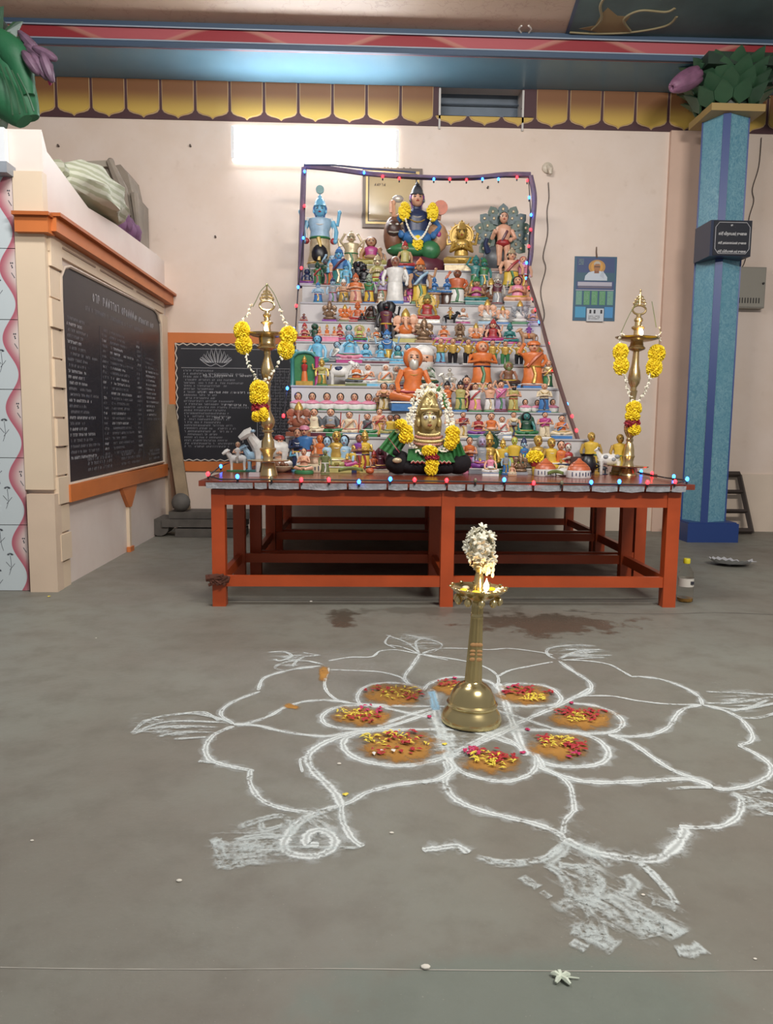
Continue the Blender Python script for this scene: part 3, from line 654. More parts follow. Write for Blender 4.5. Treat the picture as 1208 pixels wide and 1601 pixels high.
M().poly([(x, -.05, z) for x, z in zz], (0, .35, 0)).build('carton', cb, o, False)
M().poly([(x-.03, -.06, z) for x, z in ((-.5, bh), (-.15, bh*1.03), (-.16, bh*.96), (-.48, bh*.93))], (0, -.03, 0)).build('flap', mat('cardboard_flap', 'a39a8c', .8), o, False)
M().tube([(0, -.07, .0), (.02, -.08, bh*.3), (-.0, -.08, bh*.66)], [.03, .02, .035]).build('crumpled_edge', cb, o)
M().tube([(-.06, -.07, bh*.4), (-.1, -.1, bh*.7), (-.2, -.1, bh*1.02)], [.03, .05, .03]).build('crumpled_edge', cb, o)
M().ell((-.2, -.06, bh*1.0), (.035, .04, .05)).build('knot', cb, o)

# ================================================================== STAND, BOTTLE, PLATE (right)
a = onY(7.4, 1135, 742); 
o = thing('wooden_rack', 'dark wooden ladder-like rack leaning on the wall behind the blue pillar', 'rack', (3.45, 7.41, 0)); dk = mat('dark_wood', '3c332e', .5)
tr = onY(7.45, 1167, 744); br = onY(7.3, 1183, 836); 
x_t, z_t, x_b = tr.x-3.45, tr.z, br.x-3.45
def bar(nm, a, c, th=.045): M().tube([a, c], th*.6, 4).build(nm, dk, o, False)
bar('upright', (x_b-.02, -.05, .02), (x_t-.02, .15, z_t)); bar('upright', (x_b-.58, -.05, .02), (x_t-.5, .15, z_t))
for t in (.02, .35, .68, .98): bar('rung', (x_b-.02+(x_t-x_b)*t, -.05+.2*t, .03+z_t*t*.98), (x_b-.56+(x_t-x_b)*t, -.05+.2*t, .03+z_t*t*.98), .035 if .1 < t < .9 else .05)
# bottle
q = onZ(0, 1070, 940); s_ = (q.y)/F_PX
m, nt, b, tc = newmat('clear_plastic'); b.inputs['Transmission Weight'].default_value = 1; b.inputs['Roughness'].default_value = .06; b.inputs['IOR'].default_value = 1.06; b.inputs['Base Color'].default_value = (.93, .93, .9, 1)
o = thing('oil_bottle', 'clear plastic bottle with yellow cap and a little oil standing by the table leg', 'bottle', (q.x, q.y, 0))
pr = [(.040, .0), (.046, .006), (.046, .10), (.042, .125), (.044, .15), (.04, .18), (.026, .205), (.014, .22), (.013, .235)]
M().lathe(pr, n=20).build('body', m, o)
M().lathe([(.041, .004), (.043, .008), (.043, .024)], n=20).build('oil', mat('oil_amber', '9a7230', .2), o)
M().lathe([(.019, .0), (.020, .003), (.020, .026), (.018, .03)], (0, 0, .232), 16).build('cap', mat('cap_yellow', 'e0d22c', .4), o)
M().lathe([(.0465, .095), (.0465, .145)], n=20, cap=False).build('label', mat('bottle_label', 'cfcac0', .5), o).scale = (1, 1, 1)
g = M(); g.box((.02, -.046, .12), (.02, .001, .02)); g.build('label_print', mat('pad_ink', '2c2c34', .6), o, False)
# foil plate
q = onZ(0, 1140, 884)
o = thing('foil_plate', 'shiny crimped silver foil plate lying on the floor near the pillar', 'plate', (q.x, q.y, 0)); fo = mat('foil', 'd4d7dc', .38, .6, .3, 25)
vs = []; fs = []; n = 40
for r, z in ((.0, .012), (.085, .012), (.10, .014), (.145, .05)):
    for k in range(n):
        an = 2*math.pi*k/n; rr = r*(1+(.03*(1 if k % 2 else -1) if r > .12 else 0)); zz = z+(.006*(1 if k % 2 else -1) if r > .12 else 0)
        dent = -.03*math.exp(-((math.sin(an/2-.1))**2)*8) if r > .12 else 0
        vs.append((rr*1.05*math.cos(an), rr*math.sin(an), max(.002, zz+dent+.012*math.cos(an+2))))
for i in range(3):
    for k in range(n): fs.append((i*n+k, i*n+(k+1) % n, (i+1)*n+(k+1) % n, (i+1)*n+k))
pl_ = M().add(vs, fs).build('dish', fo, o, False); 
M().poly([(.14, -.02, .03), (.19, -.035, .035), (.18, .0, .03), (.19, .03, .045), (.14, .02, .03)], (0, 0, .003)).build('bent_tab', fo, o, False)

# ================================================================== TABLES
tw = mat('table_red_wood', 'a8461f', .38, 0, .05, 30, .15, 5, .5); tt = mat('table_top_laminate', '7a3a28', .22, 0, 0, 30, .2, 4)
ZT = .72
def table(lab, xa, xb, ya, yb_, ztop, legs=(0, .5, 1), rail=(.115, .175), lw=.075, cat='table'):
    o = thing('long_table', lab, cat, ((xa+xb)/2, (ya+yb_)/2, 0)); cx, cy = (xa+xb)/2, (ya+yb_)/2; hx, hy = (xb-xa)/2, (yb_-ya)/2
    for sy in (-1, 1):
        for t in legs: M().box((-hx+lw/2+(2*hx-lw)*t, sy*(hy-lw/2), (ztop-.03)/2), (lw, lw*.9, ztop-.03)).build('leg', tw, o, False)
        M().box((0, sy*(hy-.03), ztop-.075), (2*hx, .04, .085)).build('apron', tw, o, False)
        M().box((0, sy*(hy-.03), (rail[0]+rail[1])/2), (2*hx-lw, .035, rail[1]-rail[0])).build('stretcher', tw, o, False)
    for s in legs:
        x = -hx+lw/2+(2*hx-lw)*s
        M().box((x, 0, (rail[0]+rail[1])/2), (.035, 2*hy-lw, rail[1]-rail[0])).build('stretcher', tw, o, False)
    for sx_ in (-1, 1): M().box((sx_*(hx-.03), 0, ztop-.075), (.04, 2*hy-lw*1.5, .085)).build('apron', tw, o, False)
    return o, hx, hy
o, hx, hy = table('long reddish-brown wooden table in front, carrying lamps and dolls', -.83, 1.84, 4.36, 5.18, .70)
M().box((0, -.01, .705), (2*hx+.12, 2*hy+.05, .03)).build('tabletop', tt, o, False)
M().tube([( -hx-.03, -hy-.05+.02, .17), (-hx+.03, -hy-.02, .175), (-hx+.1, -hy-.02, .16)], [.02, .02, .02], 8).build('rope_knot', mat('coir_rope', '4f2a1c', .9, 0, .8, 60), o)
gk = M()
for k in range(14): gk.tube([(-hx+.04+.05*math.cos(k)*1.0, -hy-.03, .16+.02*math.sin(k*2.1)), (-hx+.04+.055*math.cos(k+1.3), -hy-.035, .16+.03*math.sin(k*1.7+1))], .009, 5)
gk.build('coir_tie', MATS['coir_rope'], o)
FT = o
o2, h2, k2 = table('middle long wooden table under the doll steps, second from the front', -.74, 1.98, 5.24, 6.2, .70)
M().box((0, 0, .705), (2*h2+.1, 2*k2+.03, .03)).build('tabletop', tt, o2, False)
o3, h3, k3 = table('rearmost long wooden table under the doll steps, nearest the wall', -.7, 2.0, 6.3, 7.2, .70)
M().box((0, 0, .705), (2*h3+.08, 2*k3+.03, .03)).build('tabletop', tt, o3, False)
# silver strip with light string along the front edge
q0 = onY(4.32, 322, 750); q1 = onY(4.32, 1074, 760)
o = thing('foil_fringe', 'silver foil ribbon taped along the front edge of the table', 'decoration', (.5, 4.318, .7))
m = mat('foil_ribbon', 'b4b6bb', .4, .25, .6, 60, .25, 25)
seg = [322, 398, 420, 470, 545, 607, 640, 700, 730, 757, 790, 835, 880, 925, 968, 1010, 1050, 1075]
for a, c in zip(seg[:-1], seg[1:]):
    pa, pc = onY(4.318, a, 752+(a-322)/752*6), onY(4.318, c-3, 752+(c-322)/752*6)
    sag = .006*random.random()
    q = [(pa.x-.5, 0, -.02), (pc.x-.5, 0, -.02), (pc.x-.5, -.004, .012), (pa.x-.5, -.004, .012)]
    q2 = [(pa.x-.5, 0, -.02-.0), ((pa.x+pc.x)/2-.5, 0, -.022-sag), (pc.x-.5, 0, -.02), (pc.x-.5, -.006, .012), (pa.x-.5, -.006, .012)]
    M().poly(q2, (0, -.002, 0)).build('foil_segment', m, o, False)
bw_, rw_ = mat('bulb_blue', '3a7aff', .3, emit='1c5cff', estr=20), mat('bulb_red', 'ff3a3a', .3, emit='ff1a22', estr=12)
bof = mat('bulb_unlit', '6d6a55', .3); wire = mat('string_wire', '1d1a1e', .6)
def lights(lab, wirepts, bulbs, name='string_lights'):
    c0 = Vector(wirepts[len(wirepts)//2]); o = thing(name, lab, 'lights', c0)
    M().tube([Vector(p)-c0 for p in wirepts], .0045, 6).build('wire', wire, o)
    for p, k in bulbs:
        p = Vector(p)-c0; mm = {'b': bw_, 'r': rw_, 'o': bof}[k]; M().ell(p, (.0105, .0105, .0135), 8, 6).build('bulb', mm, o)
        M().tube([p+Vector((0, .004, -.008)), p+Vector((0, .006, -.03))], .006, 6).build('socket', wire, o)
    return o
P_ = lambda x, y, Y=4.3: onY(Y, x, y)
yy = lambda x: 748+(x-322)*.0095
wp = [onZ(.735, 362, 722), onZ(.735, 344, 729), P_(326, 744)]+[P_(x, yy(x)+2+1.5*math.sin(x)) for x in range(345, 1070, 25)]+[P_(1074, 751), onZ(.735, 1040, 747), onZ(.735, 995, 738)]
bl_ = [(onZ(.74, 362, 722), 'r'), (onZ(.74, 345, 729), 'b')]+[(P_(x, y), k) for x, y, k in ((325, 741, 'r'), (371, 745, 'b'), (424, 748, 'o'), (471, 750, 'r'), (514, 750, 'r'), (561, 753, 'b'), (610, 749, 'b'), (648, 750, 'r'), (698, 751, 'r'), (743, 751, 'o'), (788, 750, 'b'), (834, 755, 'r'), (878, 755, 'o'), (924, 754, 'b'), (968, 753, 'b'), (1012, 754, 'r'), (1055, 753, 'r'), (1074, 749, 'b'))]+[(onZ(.74, 1053, 745), 'b'), (onZ(.74, 1019, 740), 'r'), (onZ(.74, 1002, 737), 'b')]
lights('string of red and blue fairy lights along the table edge', wp, bl_)

# ================================================================== STEPS
Y0, DY, Z0, DZ = 5.25, .219, .954, .179
XA, XB = -.495, 1.455
ST = thing('doll_steps', 'nine white cloth-covered display steps rising behind the table', 'display steps', ((XA+XB)/2, Y0, ZT))
wc = mat('white_cloth', 'bcb9b8', .75, 0, .1, 15, .06, 4)
for i in range(9):
    z0 = ZT if i == 0 else Z0+(i-1)*DZ; z1 = Z0+i*DZ; y0 = Y0+i*DY; xb = XB+(.1 if i == 0 else 0); xa = XA
    d = 7.3-y0 if i < 8 else .28
    M().box(((xa+xb)/2-(XA+XB)/2, d/2+y0-Y0, (z0+z1)/2-ZT), (xb-xa, d, z1-z0-.003)).build('step', wc, ST, False)
    M().box(((xa+xb)/2-(XA+XB)/2, y0-Y0-.003, z1-ZT-.006), (xb-xa+.006, .01, .012)).build('cloth_hem', mat('cloth_hem', 'a5a3a6', .7), ST, False)
# frame with purple wrapped pipes
pu = mat('purple_wrap', '6a5a72', .55, 0, .3, 40, .2, 20)
YF = 6.9
fr = thing('light_frame', 'purple wrapped pipe arch around the idols carrying fairy lights', 'frame', (.45, YF, Z0+6*DZ))
c0 = Vector(fr.location)
LF = [onY(YF, x, y) for x, y in ((469, 450), (472, 350), (475, 262))]; RF = [onY(YF, x, y) for x, y in ((829, 275), (835, 310), (831, 360), (829, 400), (822, 432))]
TF = [onY(YF, x, y) for x, y in ((475, 260), (520, 264), (570, 271), (620, 275), (680, 278), (740, 278), (790, 273), (829, 273))]
M().tube(rel(smooth(LF), c0), .024, 8).build('upright', pu, fr); M().tube(rel(smooth(RF), c0), .024, 8).build('upright', pu, fr); M().tube(rel(smooth(TF), c0), .022, 8).build('top_pipe', pu, fr)
M().tube(rel([onY(YF-.02, *p) for p in ((475, 258), (520, 258), (570, 263), (650, 270))], c0), .008, 6).build('cord', mat('cord_blue', '4a4f6a', .6), fr)
def stepedge(px, side, i, dz=0): return
rb = [(1.48, Y0+i*DY-.0, Z0+i*DZ+.03) for i in range(8, -1, -1)]
R2 = [onY(6.6, 825, 436), onY(6.2, 842, 490), onY(5.9, 858, 548), onY(5.5, 880, 620), onY(5.27, 904, 690)]
M().tube(rel(smooth(R2), c0), .016, 6).build('side_pipe', mat('side_pipe_brown', '5e4644', .5), fr)
L2 = [onY(6.9, 472, 262), onY(6.9, 475, 350), onY(6.85, 472, 400), onY(6.5, 466, 450), onY(6.2, 461, 530), onY(5.7, 450, 600), onY(5.3, 443, 655)]
rwire = [onY(6.87, 620, 277), onY(6.87, 700, 280), onY(6.87, 790, 277), onY(6.87, 826, 278), onY(6.87, 829, 330), onY(6.87, 826, 400), onY(6.6, 824, 436), onY(6.2, 842, 490), onY(5.9, 860, 555), onY(5.5, 883, 625), onY(5.27, 906, 690)]
lwire = L2+[]
lights('string of fairy lights over the top and down the right of the purple frame', rwire, [(onY(6.86, x, y), k) for x, y, k in ((598, 276, 'r'), (624, 279, 'r'), (678, 280, 'b'), (703, 280, 'r'), (729, 281, 'r'), (754, 280, 'b'), (779, 280, 'b'), (808, 277, 'r'), (824, 282, 'r'), (827, 309, 'b'), (830, 336, 'b'), (829, 359, 'r'), (826, 385, 'r'), (823, 411, 'b'), (822, 435, 'b'))]+[(onY(Y, x, y), k) for x, y, k, Y in ((827, 450, 'r', 6.5), (833, 467, 'r', 6.4), (837, 484, 'r', 6.3), (843, 503, 'b', 6.2), (857, 537, 'r', 6.0), (862, 559, 'b', 5.85), (868, 579, 'r', 5.75), (886, 632, 'b', 5.45), (894, 651, 'r', 5.37), (901, 673, 'r', 5.3))])
lights('string of fairy lights down the left side of the purple frame', lwire, [(onY(Y, x, y), k) for x, y, k, Y in ((476, 268, 'b', 6.85), (569, 270, 'b', 6.85), (476, 322, 'r', 6.85), (474, 372, 'b', 6.85), (471, 419, 'r', 6.7), (466, 449, 'b', 6.45), (463, 478, 'r', 6.35), (459, 514, 'b', 6.15), (449, 607, 'b', 5.6), (443, 650, 'r', 5.25))])
#@@PART2
# ================================================================== DOLLS
H2 = 'hair'
def U(g, *a): return g
def head(root, c, r, skin, hair='hair', style='short', crown=None, face=True, beard=None, scale=1.):
    x, y, z = c
    M().ell(c, (r*.86, r*.9, r*1.08), 12, 8).build('head', paint(skin), root)
    if face:
        e = M()
        for s in (-1, 1): e.ell((x+s*r*.36, y-r*.82, z+r*.12), (r*.17, r*.1, r*.11), 6, 4)
        for s in (-1, 1): e.tube([(x+s*r*.15, y-r*.86, z+r*.38), (x+s*r*.5, y-r*.72, z+r*.38)], r*.045, 4)
        e.build('eyes', paint('black'), root)
        M().tube([(x-r*.2, y-r*.83, z-r*.42), (x+r*.2, y-r*.83, z-r*.42)], r*.08, 5).build('lips', paint('red'), root)
        M().ell((x, y-r*.93, z-r*.1), (r*.13, r*.16, r*.22), 6, 5).build('nose', paint(skin), root)
    if style == 'short': M().ell((x, y+r*.22, z+r*.25), (r*.95, r*.85, r*1.0), 12, 7).build('hair', paint(hair), root)
    elif style == 'long': M().ell((x, y+r*.3, z+r*.15), (r*1.12, r*.8, r*1.22), 12, 7).build('hair', paint(hair), root); M().ell((x, y+r*.55, z-r*.7), (r*.8, r*.5, r*1.1), 8, 6).build('hair', paint(hair), root)
    elif style == 'bun': M().ell((x, y+r*.22, z+r*.25), (r*.98, r*.85, r*1.0), 12, 7).build('hair', paint(hair), root); M().ell((x, y+r*.3, z+r*1.3), (r*.42, r*.42, r*.38), 8, 6).build('hair', paint(hair), root)
    elif style == 'turban': M().lathe([(r*.8, r*.2), (r*1.15, r*.35), (r*1.15, r*.75), (r*.8, r*1.15), (r*.2, r*1.3)], c, 12).build('turban', paint(hair), root)
    elif style == 'hood': M().ell((x, y+r*.35, z+r*.05), (r*1.25, r*.95, r*1.4), 12, 8).build('hood', paint(hair), root)
    if beard: M().ell((x, y-r*.5, z-r*.75), (r*.6, r*.5, r*.95), 10, 7).build('beard', paint(beard), root)
    if crown:
        M().lathe([(r*.9, r*.45), (r*1.0, r*.6), (r*.85, r*.8), (r*.78, r*1.2), (r*.5, r*1.7), (r*.3, r*1.8), (r*.32, r*1.95), (r*.08, r*2.3)], (x, y+r*.05, z), 12).build('crown', paint(crown), root)
        g = M(); 
        for s in (-1, 1): g.ell((x+s*r*.95, y-r*.1, z-r*.25), (r*.16, r*.16, r*.3), 6, 5)
        g.build('earrings', paint(crown), root)
def arm(root, pts, r0, r1, skin, nm='arm'):
    L = len(pts); M().tube(pts, [r0+(r1-r0)*i/(L-1) for i in range(L)], 7).build(nm, paint(skin), root)
    M().ell(pts[-1], (r1*1.25, r1*1.25, r1*1.45), 7, 5).build('hand', paint(skin), root)
def halo(root, z, r, col, y=.05, h=1.):
    g = M(); n = 18; g.tube([(r*math.cos(2*math.pi*k/n), y, z+r*math.sin(2*math.pi*k/n)) for k in range(n+1)], r*.1, 6)
    for k in range(n):
        a = 2*math.pi*k/n; g.tube([(r*math.cos(a), y, z+r*math.sin(a)), (1.3*r*math.cos(a), y, z+1.3*r*math.sin(a))], [r*.1, r*.02], 5)
    g.build('halo', paint(col), root); M().lathe([(r*.98, 0), (r*.98, r*.05)], (0, 0, 0), 18).build('halo_disc', paint(col), root).matrix_local = Matrix.Translation((0, y+r*.1, z)) @ Matrix.Rotation(math.pi/2, 4, 'X')
def necklace(root, z, r, col, k):
    M().tube([(r*math.cos(a), -.62*r*abs(math.sin(a))-.06*k, z-r*.9*math.sin(a)) for a in [math.pi*i/8 for i in range(9)]], .012*k, 5).build('necklace', paint(col), root)
def garment_fold(root, k, col, z0, z1, rr):
    M().tube([(.8*rr, -.6*rr, z1), (.1*rr, -1.0*rr, (z0+z1)/2+.04*k), (-.7*rr, -.7*rr, z0)], [.03*k, .035*k, .03*k], 6).build('sash', paint(col), root)
TRIMS = ['gold', 'white', 'red', 'palegold', 'navy', 'yellow', 'green']
def trim(*ex):
    c = random.choice([t for t in TRIMS if t not in ex]); return paint(c)
def ring(root, nm, rx, ry, z, t, m_, x0=0., n=12):
    M().tube([(x0+rx*math.cos(2*math.pi*i/n), ry*math.sin(2*math.pi*i/n), z) for i in range(n+1)], t, 5).build(nm, m_, root)
def stand(root, h, top, bot, skin='skin', hair='hair', base=None, fl=''):
    F = fl.split(); cr = next((f[6:] for f in F if f.startswith('crown:')), None)
    k = h/(1.13 if cr else .99); zb = 0
    if base: M().box((0, 0, .03*k), (.36*k, .28*k, .06*k)).build('base', paint(base), root, False); zb = .05*k
    fat = 1.25 if 'fat' in F else 1.
    if 'legs' in F:
        for s in (-1, 1): M().tube([(s*.075*k, 0, zb), (s*.08*k, 0, zb+.22*k), (s*.07*k, 0, .48*k)], [.05*k, .065*k, .085*k], 8).build('leg', paint(bot), root)
    else: M().lathe([(.15*k*fat, 0), (.16*k*fat, .03*k), (.13*k*fat, .2*k), (.125*k*fat, .38*k), (.11*k*fat, .47*k-zb)], (0, 0, zb), 14, .75).build('skirt', paint(bot), root)
    M().lathe([(.115*k*fat, 0), (.125*k*fat, .06*k), (.115*k*fat, .13*k), (.155*k*fat, .26*k), (.14*k*fat, .315*k), (.05*k, .35*k), (.045*k, .40*k)], (0, 0, .44*k), 14, .72).build('torso', paint(top), root)
    ac = skin
    if 'sleeve' in F: ac = top
    sh = .72*k
    if not ('legs' in F or bot == 'white' and top == 'white'):
        ring(root, 'hem_border', .155*k*fat, .118*k*fat, zb+.04*k, .014*k, trim(bot)); ring(root, 'belt', .12*k*fat, .09*k*fat, .47*k, .018*k, trim(top, bot))
        M().tube([(-.02*k, -.1*k*fat, .46*k), (.02*k, -.115*k*fat, .3*k), (-.01*k, -.125*k*fat, zb+.06*k)], [.03*k, .024*k, .035*k], 6).build('pleat', trim(bot), root)
        if not any(f.startswith('neck') for f in F): necklace(root, .74*k, .09*k, random.choice(['gold', 'white', 'red']), k*.8)
    if 'up' in F:
        for s in (-1, 1): arm(root, [(s*.14*k*fat, 0, sh), (s*.24*k, -.02*k, .80*k), (s*.15*k, -.03*k, 1.0*k)], .04*k, .028*k, ac)
    elif 'one' in F:
        arm(root, [(-.14*k*fat, 0, sh), (-.25*k, -.02*k, .76*k), (-.17*k, -.04*k, .93*k)], .042*k, .03*k, ac); arm(root, [(.14*k*fat, 0, sh), (.22*k, -.02*k, .6*k), (.15*k, -.08*k, .5*k)], .042*k, .03*k, ac)
    elif 'fold' in F:
        for s in (-1, 1): arm(root, [(s*.15*k*fat, 0, sh), (s*.19*k*fat, -.04*k, .56*k), (s*.02*k, -.14*k, .60*k)], .045*k, .032*k, ac)
    else:
        for s in (-1, 1): arm(root, [(s*.15*k*fat, 0, sh), (s*.2*k*fat, -.01*k, .56*k), (s*.19*k*fat, -.05*k, .42*k)], .045*k, .03*k, ac)
    if 'four' in F:
        for s in (-1, 1): arm(root, [(s*.13*k, .03*k, sh), (s*.27*k, .02*k, .68*k), (s*.3*k, 0, .86*k)], .035*k, .026*k, ac)
    for f in F:
        if f.startswith('sash:'): garment_fold(root, k, f[5:], .46*k, .76*k, .16*k)
        if f.startswith('halo:'): halo(root, .86*k, .22*k, f[5:], .07*k)
        if f.startswith('neck:'): necklace(root, .74*k, .1*k, f[5:], k)
        if f.startswith('pot:'): M().lathe([(.05*k, 0), (.1*k, .04*k), (.1*k, .1*k), (.06*k, .13*k), (.08*k, .15*k)], (0, -.17*k, .48*k), 10).build('pot', paint(f[4:]), root)
        if f.startswith('staff:'): M().tube([(.22*k, -.08*k, .0), (.22*k, -.08*k, 1.0*k)], .014*k, 6).build('staff', paint(f[6:]), root)
        if f.startswith('drum:'): M().tube([(-.15*k, -.16*k, .52*k), (.15*k, -.16*k, .5*k)], .08*k, 10).build('drum', paint(f[5:]), root)
    head(root, (0, -.01*k, .89*k), .1*k, skin, hair, 'none' if 'bald' in F else 'long' if 'long' in F else 'turban' if 'turban' in F else 'bun' if 'bun' in F else 'hood' if 'hood' in F else 'short', cr, beard=next((f[6:] for f in F if f.startswith('beard:')), None))
def sit(root, h, top, bot, skin='skin', hair='hair', base=None, fl=''):
    F = fl.split(); cr = next((f[6:] for f in F if f.startswith('crown:')), None)
    k = h/(1.16 if cr else 1.0); zb = 0
    if base:
        if 'disc' in F: M().lathe([(.36*k, 0), (.38*k, .05*k), (.36*k, .13*k), (.3*k, .15*k)], (0, 0, 0), 16, .7).build('base', paint(base), root)
        else: M().box((0, 0, .075*k), (.7*k, .42*k, .15*k)).build('base', paint(base), root, False); M().box((0, 0, .135*k), (.73*k, .45*k, .02*k)).build('base_rim', paint('white' if base != 'white' else 'blue'), root, False)
        zb = .13*k
    M().ell((0, -.02*k, zb+.12*k), (.32*k, .2*k, .12*k), 14, 8).build('lap', paint(bot), root)
    for s in (-1, 1): M().tube([(s*.12*k, .0, zb+.14*k), (s*.3*k, -.08*k, zb+.11*k), (s*.05*k, -.2*k, zb+.06*k)], [.09*k, .085*k, .05*k], 8).build('leg', paint(bot), root)
    z0 = zb+.16*k; t = (.8*k-.1*k)-z0
    if bot != 'black': M().tube([(-.3*k, -.1*k, zb+.2*k), (-.12*k, -.2*k, zb+.17*k), (.12*k, -.2*k, zb+.17*k), (.3*k, -.1*k, zb+.2*k)], [.012*k, .022*k, .022*k, .012*k], 6).build('lap_border', trim(bot), root); ring(root, 'belt', .155*k, .115*k, z0+.03*k, .018*k, trim(top, bot)); necklace(root, z0+t*.9, .1*k, random.choice(['gold', 'white', 'red']), k*.8)
    M().lathe([(.15*k, 0), (.15*k, t*.3), (.13*k, t*.5), (.175*k, t*.82), (.14*k, t*.96), (.055*k, t*1.03), (.05*k, t*1.15)], (0, 0, z0), 14, .72).build('torso', paint(top), root)
    zs = z0+t*.88; ac = top if 'sleeve' in F else skin
    if 'fold' in F:
        for s in (-1, 1): arm(root, [(s*.16*k, 0, zs), (s*.22*k, -.05*k, zs-.2*k), (s*.03*k, -.17*k, zs-.12*k)], .05*k, .035*k, ac)
    elif 'flute' in F:
        for s in (-1, 1): arm(root, [(s*.16*k, 0, zs), (s*.2*k, -.08*k, zs-.12*k), (s*.1*k+.06*k, -.14*k, zs+.06*k)], .045*k, .032*k, ac)
        M().tube([(-.06*k, -.15*k, zs+.1*k), (.34*k, -.15*k, zs+.03*k)], .014*k, 6).build('flute', paint('gold'), root)
    else:
        for s in (-1, 1): arm(root, [(s*.17*k, 0, zs), (s*.25*k, -.03*k, zs-.2*k), (s*.24*k, -.14*k, zb+.2*k)], .05*k, .035*k, ac)
    if 'four' in F:
        for s in (-1, 1): arm(root, [(s*.14*k, .03*k, zs), (s*.3*k, .02*k, zs-.04*k), (s*.33*k, 0, zs+.17*k)], .04*k, .03*k, ac)
    for f in F:
        if f.startswith('sash:'): M().tube([(.13*k, -.1*k, zs), (0, -.16*k, (zs+z0)/2+.03*k), (-.14*k, -.13*k, z0+.03*k)], [.035*k]*3, 6).build('sash', paint(f[5:]), root)
        if f.startswith('halo:'): halo(root, .82*k, .24*k, f[5:], .08*k)
        if f.startswith('neck:'): necklace(root, zs, .1*k, f[5:], k)
        if f.startswith('staff:'): M().tube([(-.3*k, -.18*k, zb), (-.26*k, -.16*k, .95*k)], .016*k, 6).build('staff', paint(f[6:]), root)
        if f.startswith('lapitem:'): M().ell((0, -.2*k, zb+.24*k), (.16*k, .09*k, .07*k), 8, 6).build('held_item', paint(f[8:]), root)
        if f.startswith('back:'): M().lathe([(.3*k, .05*k), (.34*k, .4*k), (.25*k, .8*k), (.06*k, 1.02*k)], (0, .16*k, 0), 14, .25).build('back_slab', paint(f[5:]), root)
        if f.startswith('shawl:'):
            for s in (-1, 1): M().tube([(s*.1*k, -.02*k, zs+.06*k), (s*.2*k, -.05*k, zs-.1*k), (s*.24*k, -.04*k, z0)], [.05*k, .08*k, .09*k], 8).build('shawl', paint(f[6:]), root)
    head(root, (0, -.02*k, .84*k), .125*k, skin, hair, 'none' if 'bald' in F else 'long' if 'long' in F else 'turban' if 'turban' in F else 'bun' if 'bun' in F else 'hood' if 'hood' in F else 'short', cr, beard=next((f[6:] for f in F if f.startswith('beard:')), None))
def bust(root, h, top='pink', bot='white', skin='skin', hair='hair', base='green', fl=''):
    k = h; M().lathe([(.40*k, 0), (.46*k, .06*k), (.48*k, .25*k), (.42*k, .4*k)], (0, 0, .06*k), 16, .6).build('skirt', paint(bot), root)
    M().box((0, 0, .03*k), (.9*k, .5*k, .06*k)).build('base', paint(base), root, False)
    M().lathe([(.47*k, 0), (.42*k, .06*k), (.25*k, .14*k), (.12*k, .19*k)], (0, 0, .40*k), 16, .6).build('shoulders', paint(top), root)
    M().tube([(-.42*k, -.1*k, .42*k), (-.15*k, -.26*k, .40*k), (.15*k, -.26*k, .40*k), (.42*k, -.1*k, .42*k)], [.04*k, .055*k, .055*k, .04*k], 7).build('folded_arms', paint(top), root)
    head(root, (0, -.04*k, .74*k), .2*k, skin, hair, 'long')
def ganesha(root, h, top, bot, skin='peach', hair=None, base='purple', fl=''):
    k = h/1.12
    if base: M().box((0, 0, .07*k), (.72*k, .42*k, .14*k)).build('base', paint(base), root, False)
    M().ell((0, -.02*k, .22*k), (.33*k, .2*k, .12*k), 14, 8).build('lap', paint(bot), root)
    M().ell((0, -.04*k, .42*k), (.22*k, .19*k, .2*k), 14, 8).build('belly', paint(top), root)
    for s in (-1, 1):
        arm(root, [(s*.19*k, 0, .56*k), (s*.3*k, -.04*k, .42*k), (s*.22*k, -.16*k, .4*k)], .055*k, .04*k, skin); arm(root, [(s*.17*k, .02*k, .58*k), (s*.32*k, .02*k, .6*k), (s*.34*k, 0, .76*k)], .045*k, .03*k, skin)
        M().ell((s*.22*k, .02*k, .76*k), (.13*k, .03*k, .14*k), 10, 6).build('ear', paint(skin), root)
    M().ell((0, -.02*k, .76*k), (.14*k, .13*k, .15*k), 12, 8).build('head', paint(skin), root)
    M().tube([(0, -.13*k, .74*k), (0, -.2*k, .62*k), (.02*k, -.22*k, .5*k), (.08*k, -.22*k, .43*k)], [.06*k, .05*k, .04*k, .028*k], 8).build('trunk', paint(skin), root)
    M().lathe([(.13*k, 0), (.12*k, .1*k), (.06*k, .22*k), (.01*k, .28*k)], (0, 0, .85*k), 12).build('crown', paint('gold' if skin != 'bronze' else 'bronze'), root)
    g = M(); 
    for s in (-1, 1): g.ell((s*.06*k, -.135*k, .79*k), (.02*k, .012*k, .015*k), 6, 4)
    g.build('eyes', paint('black'), root)
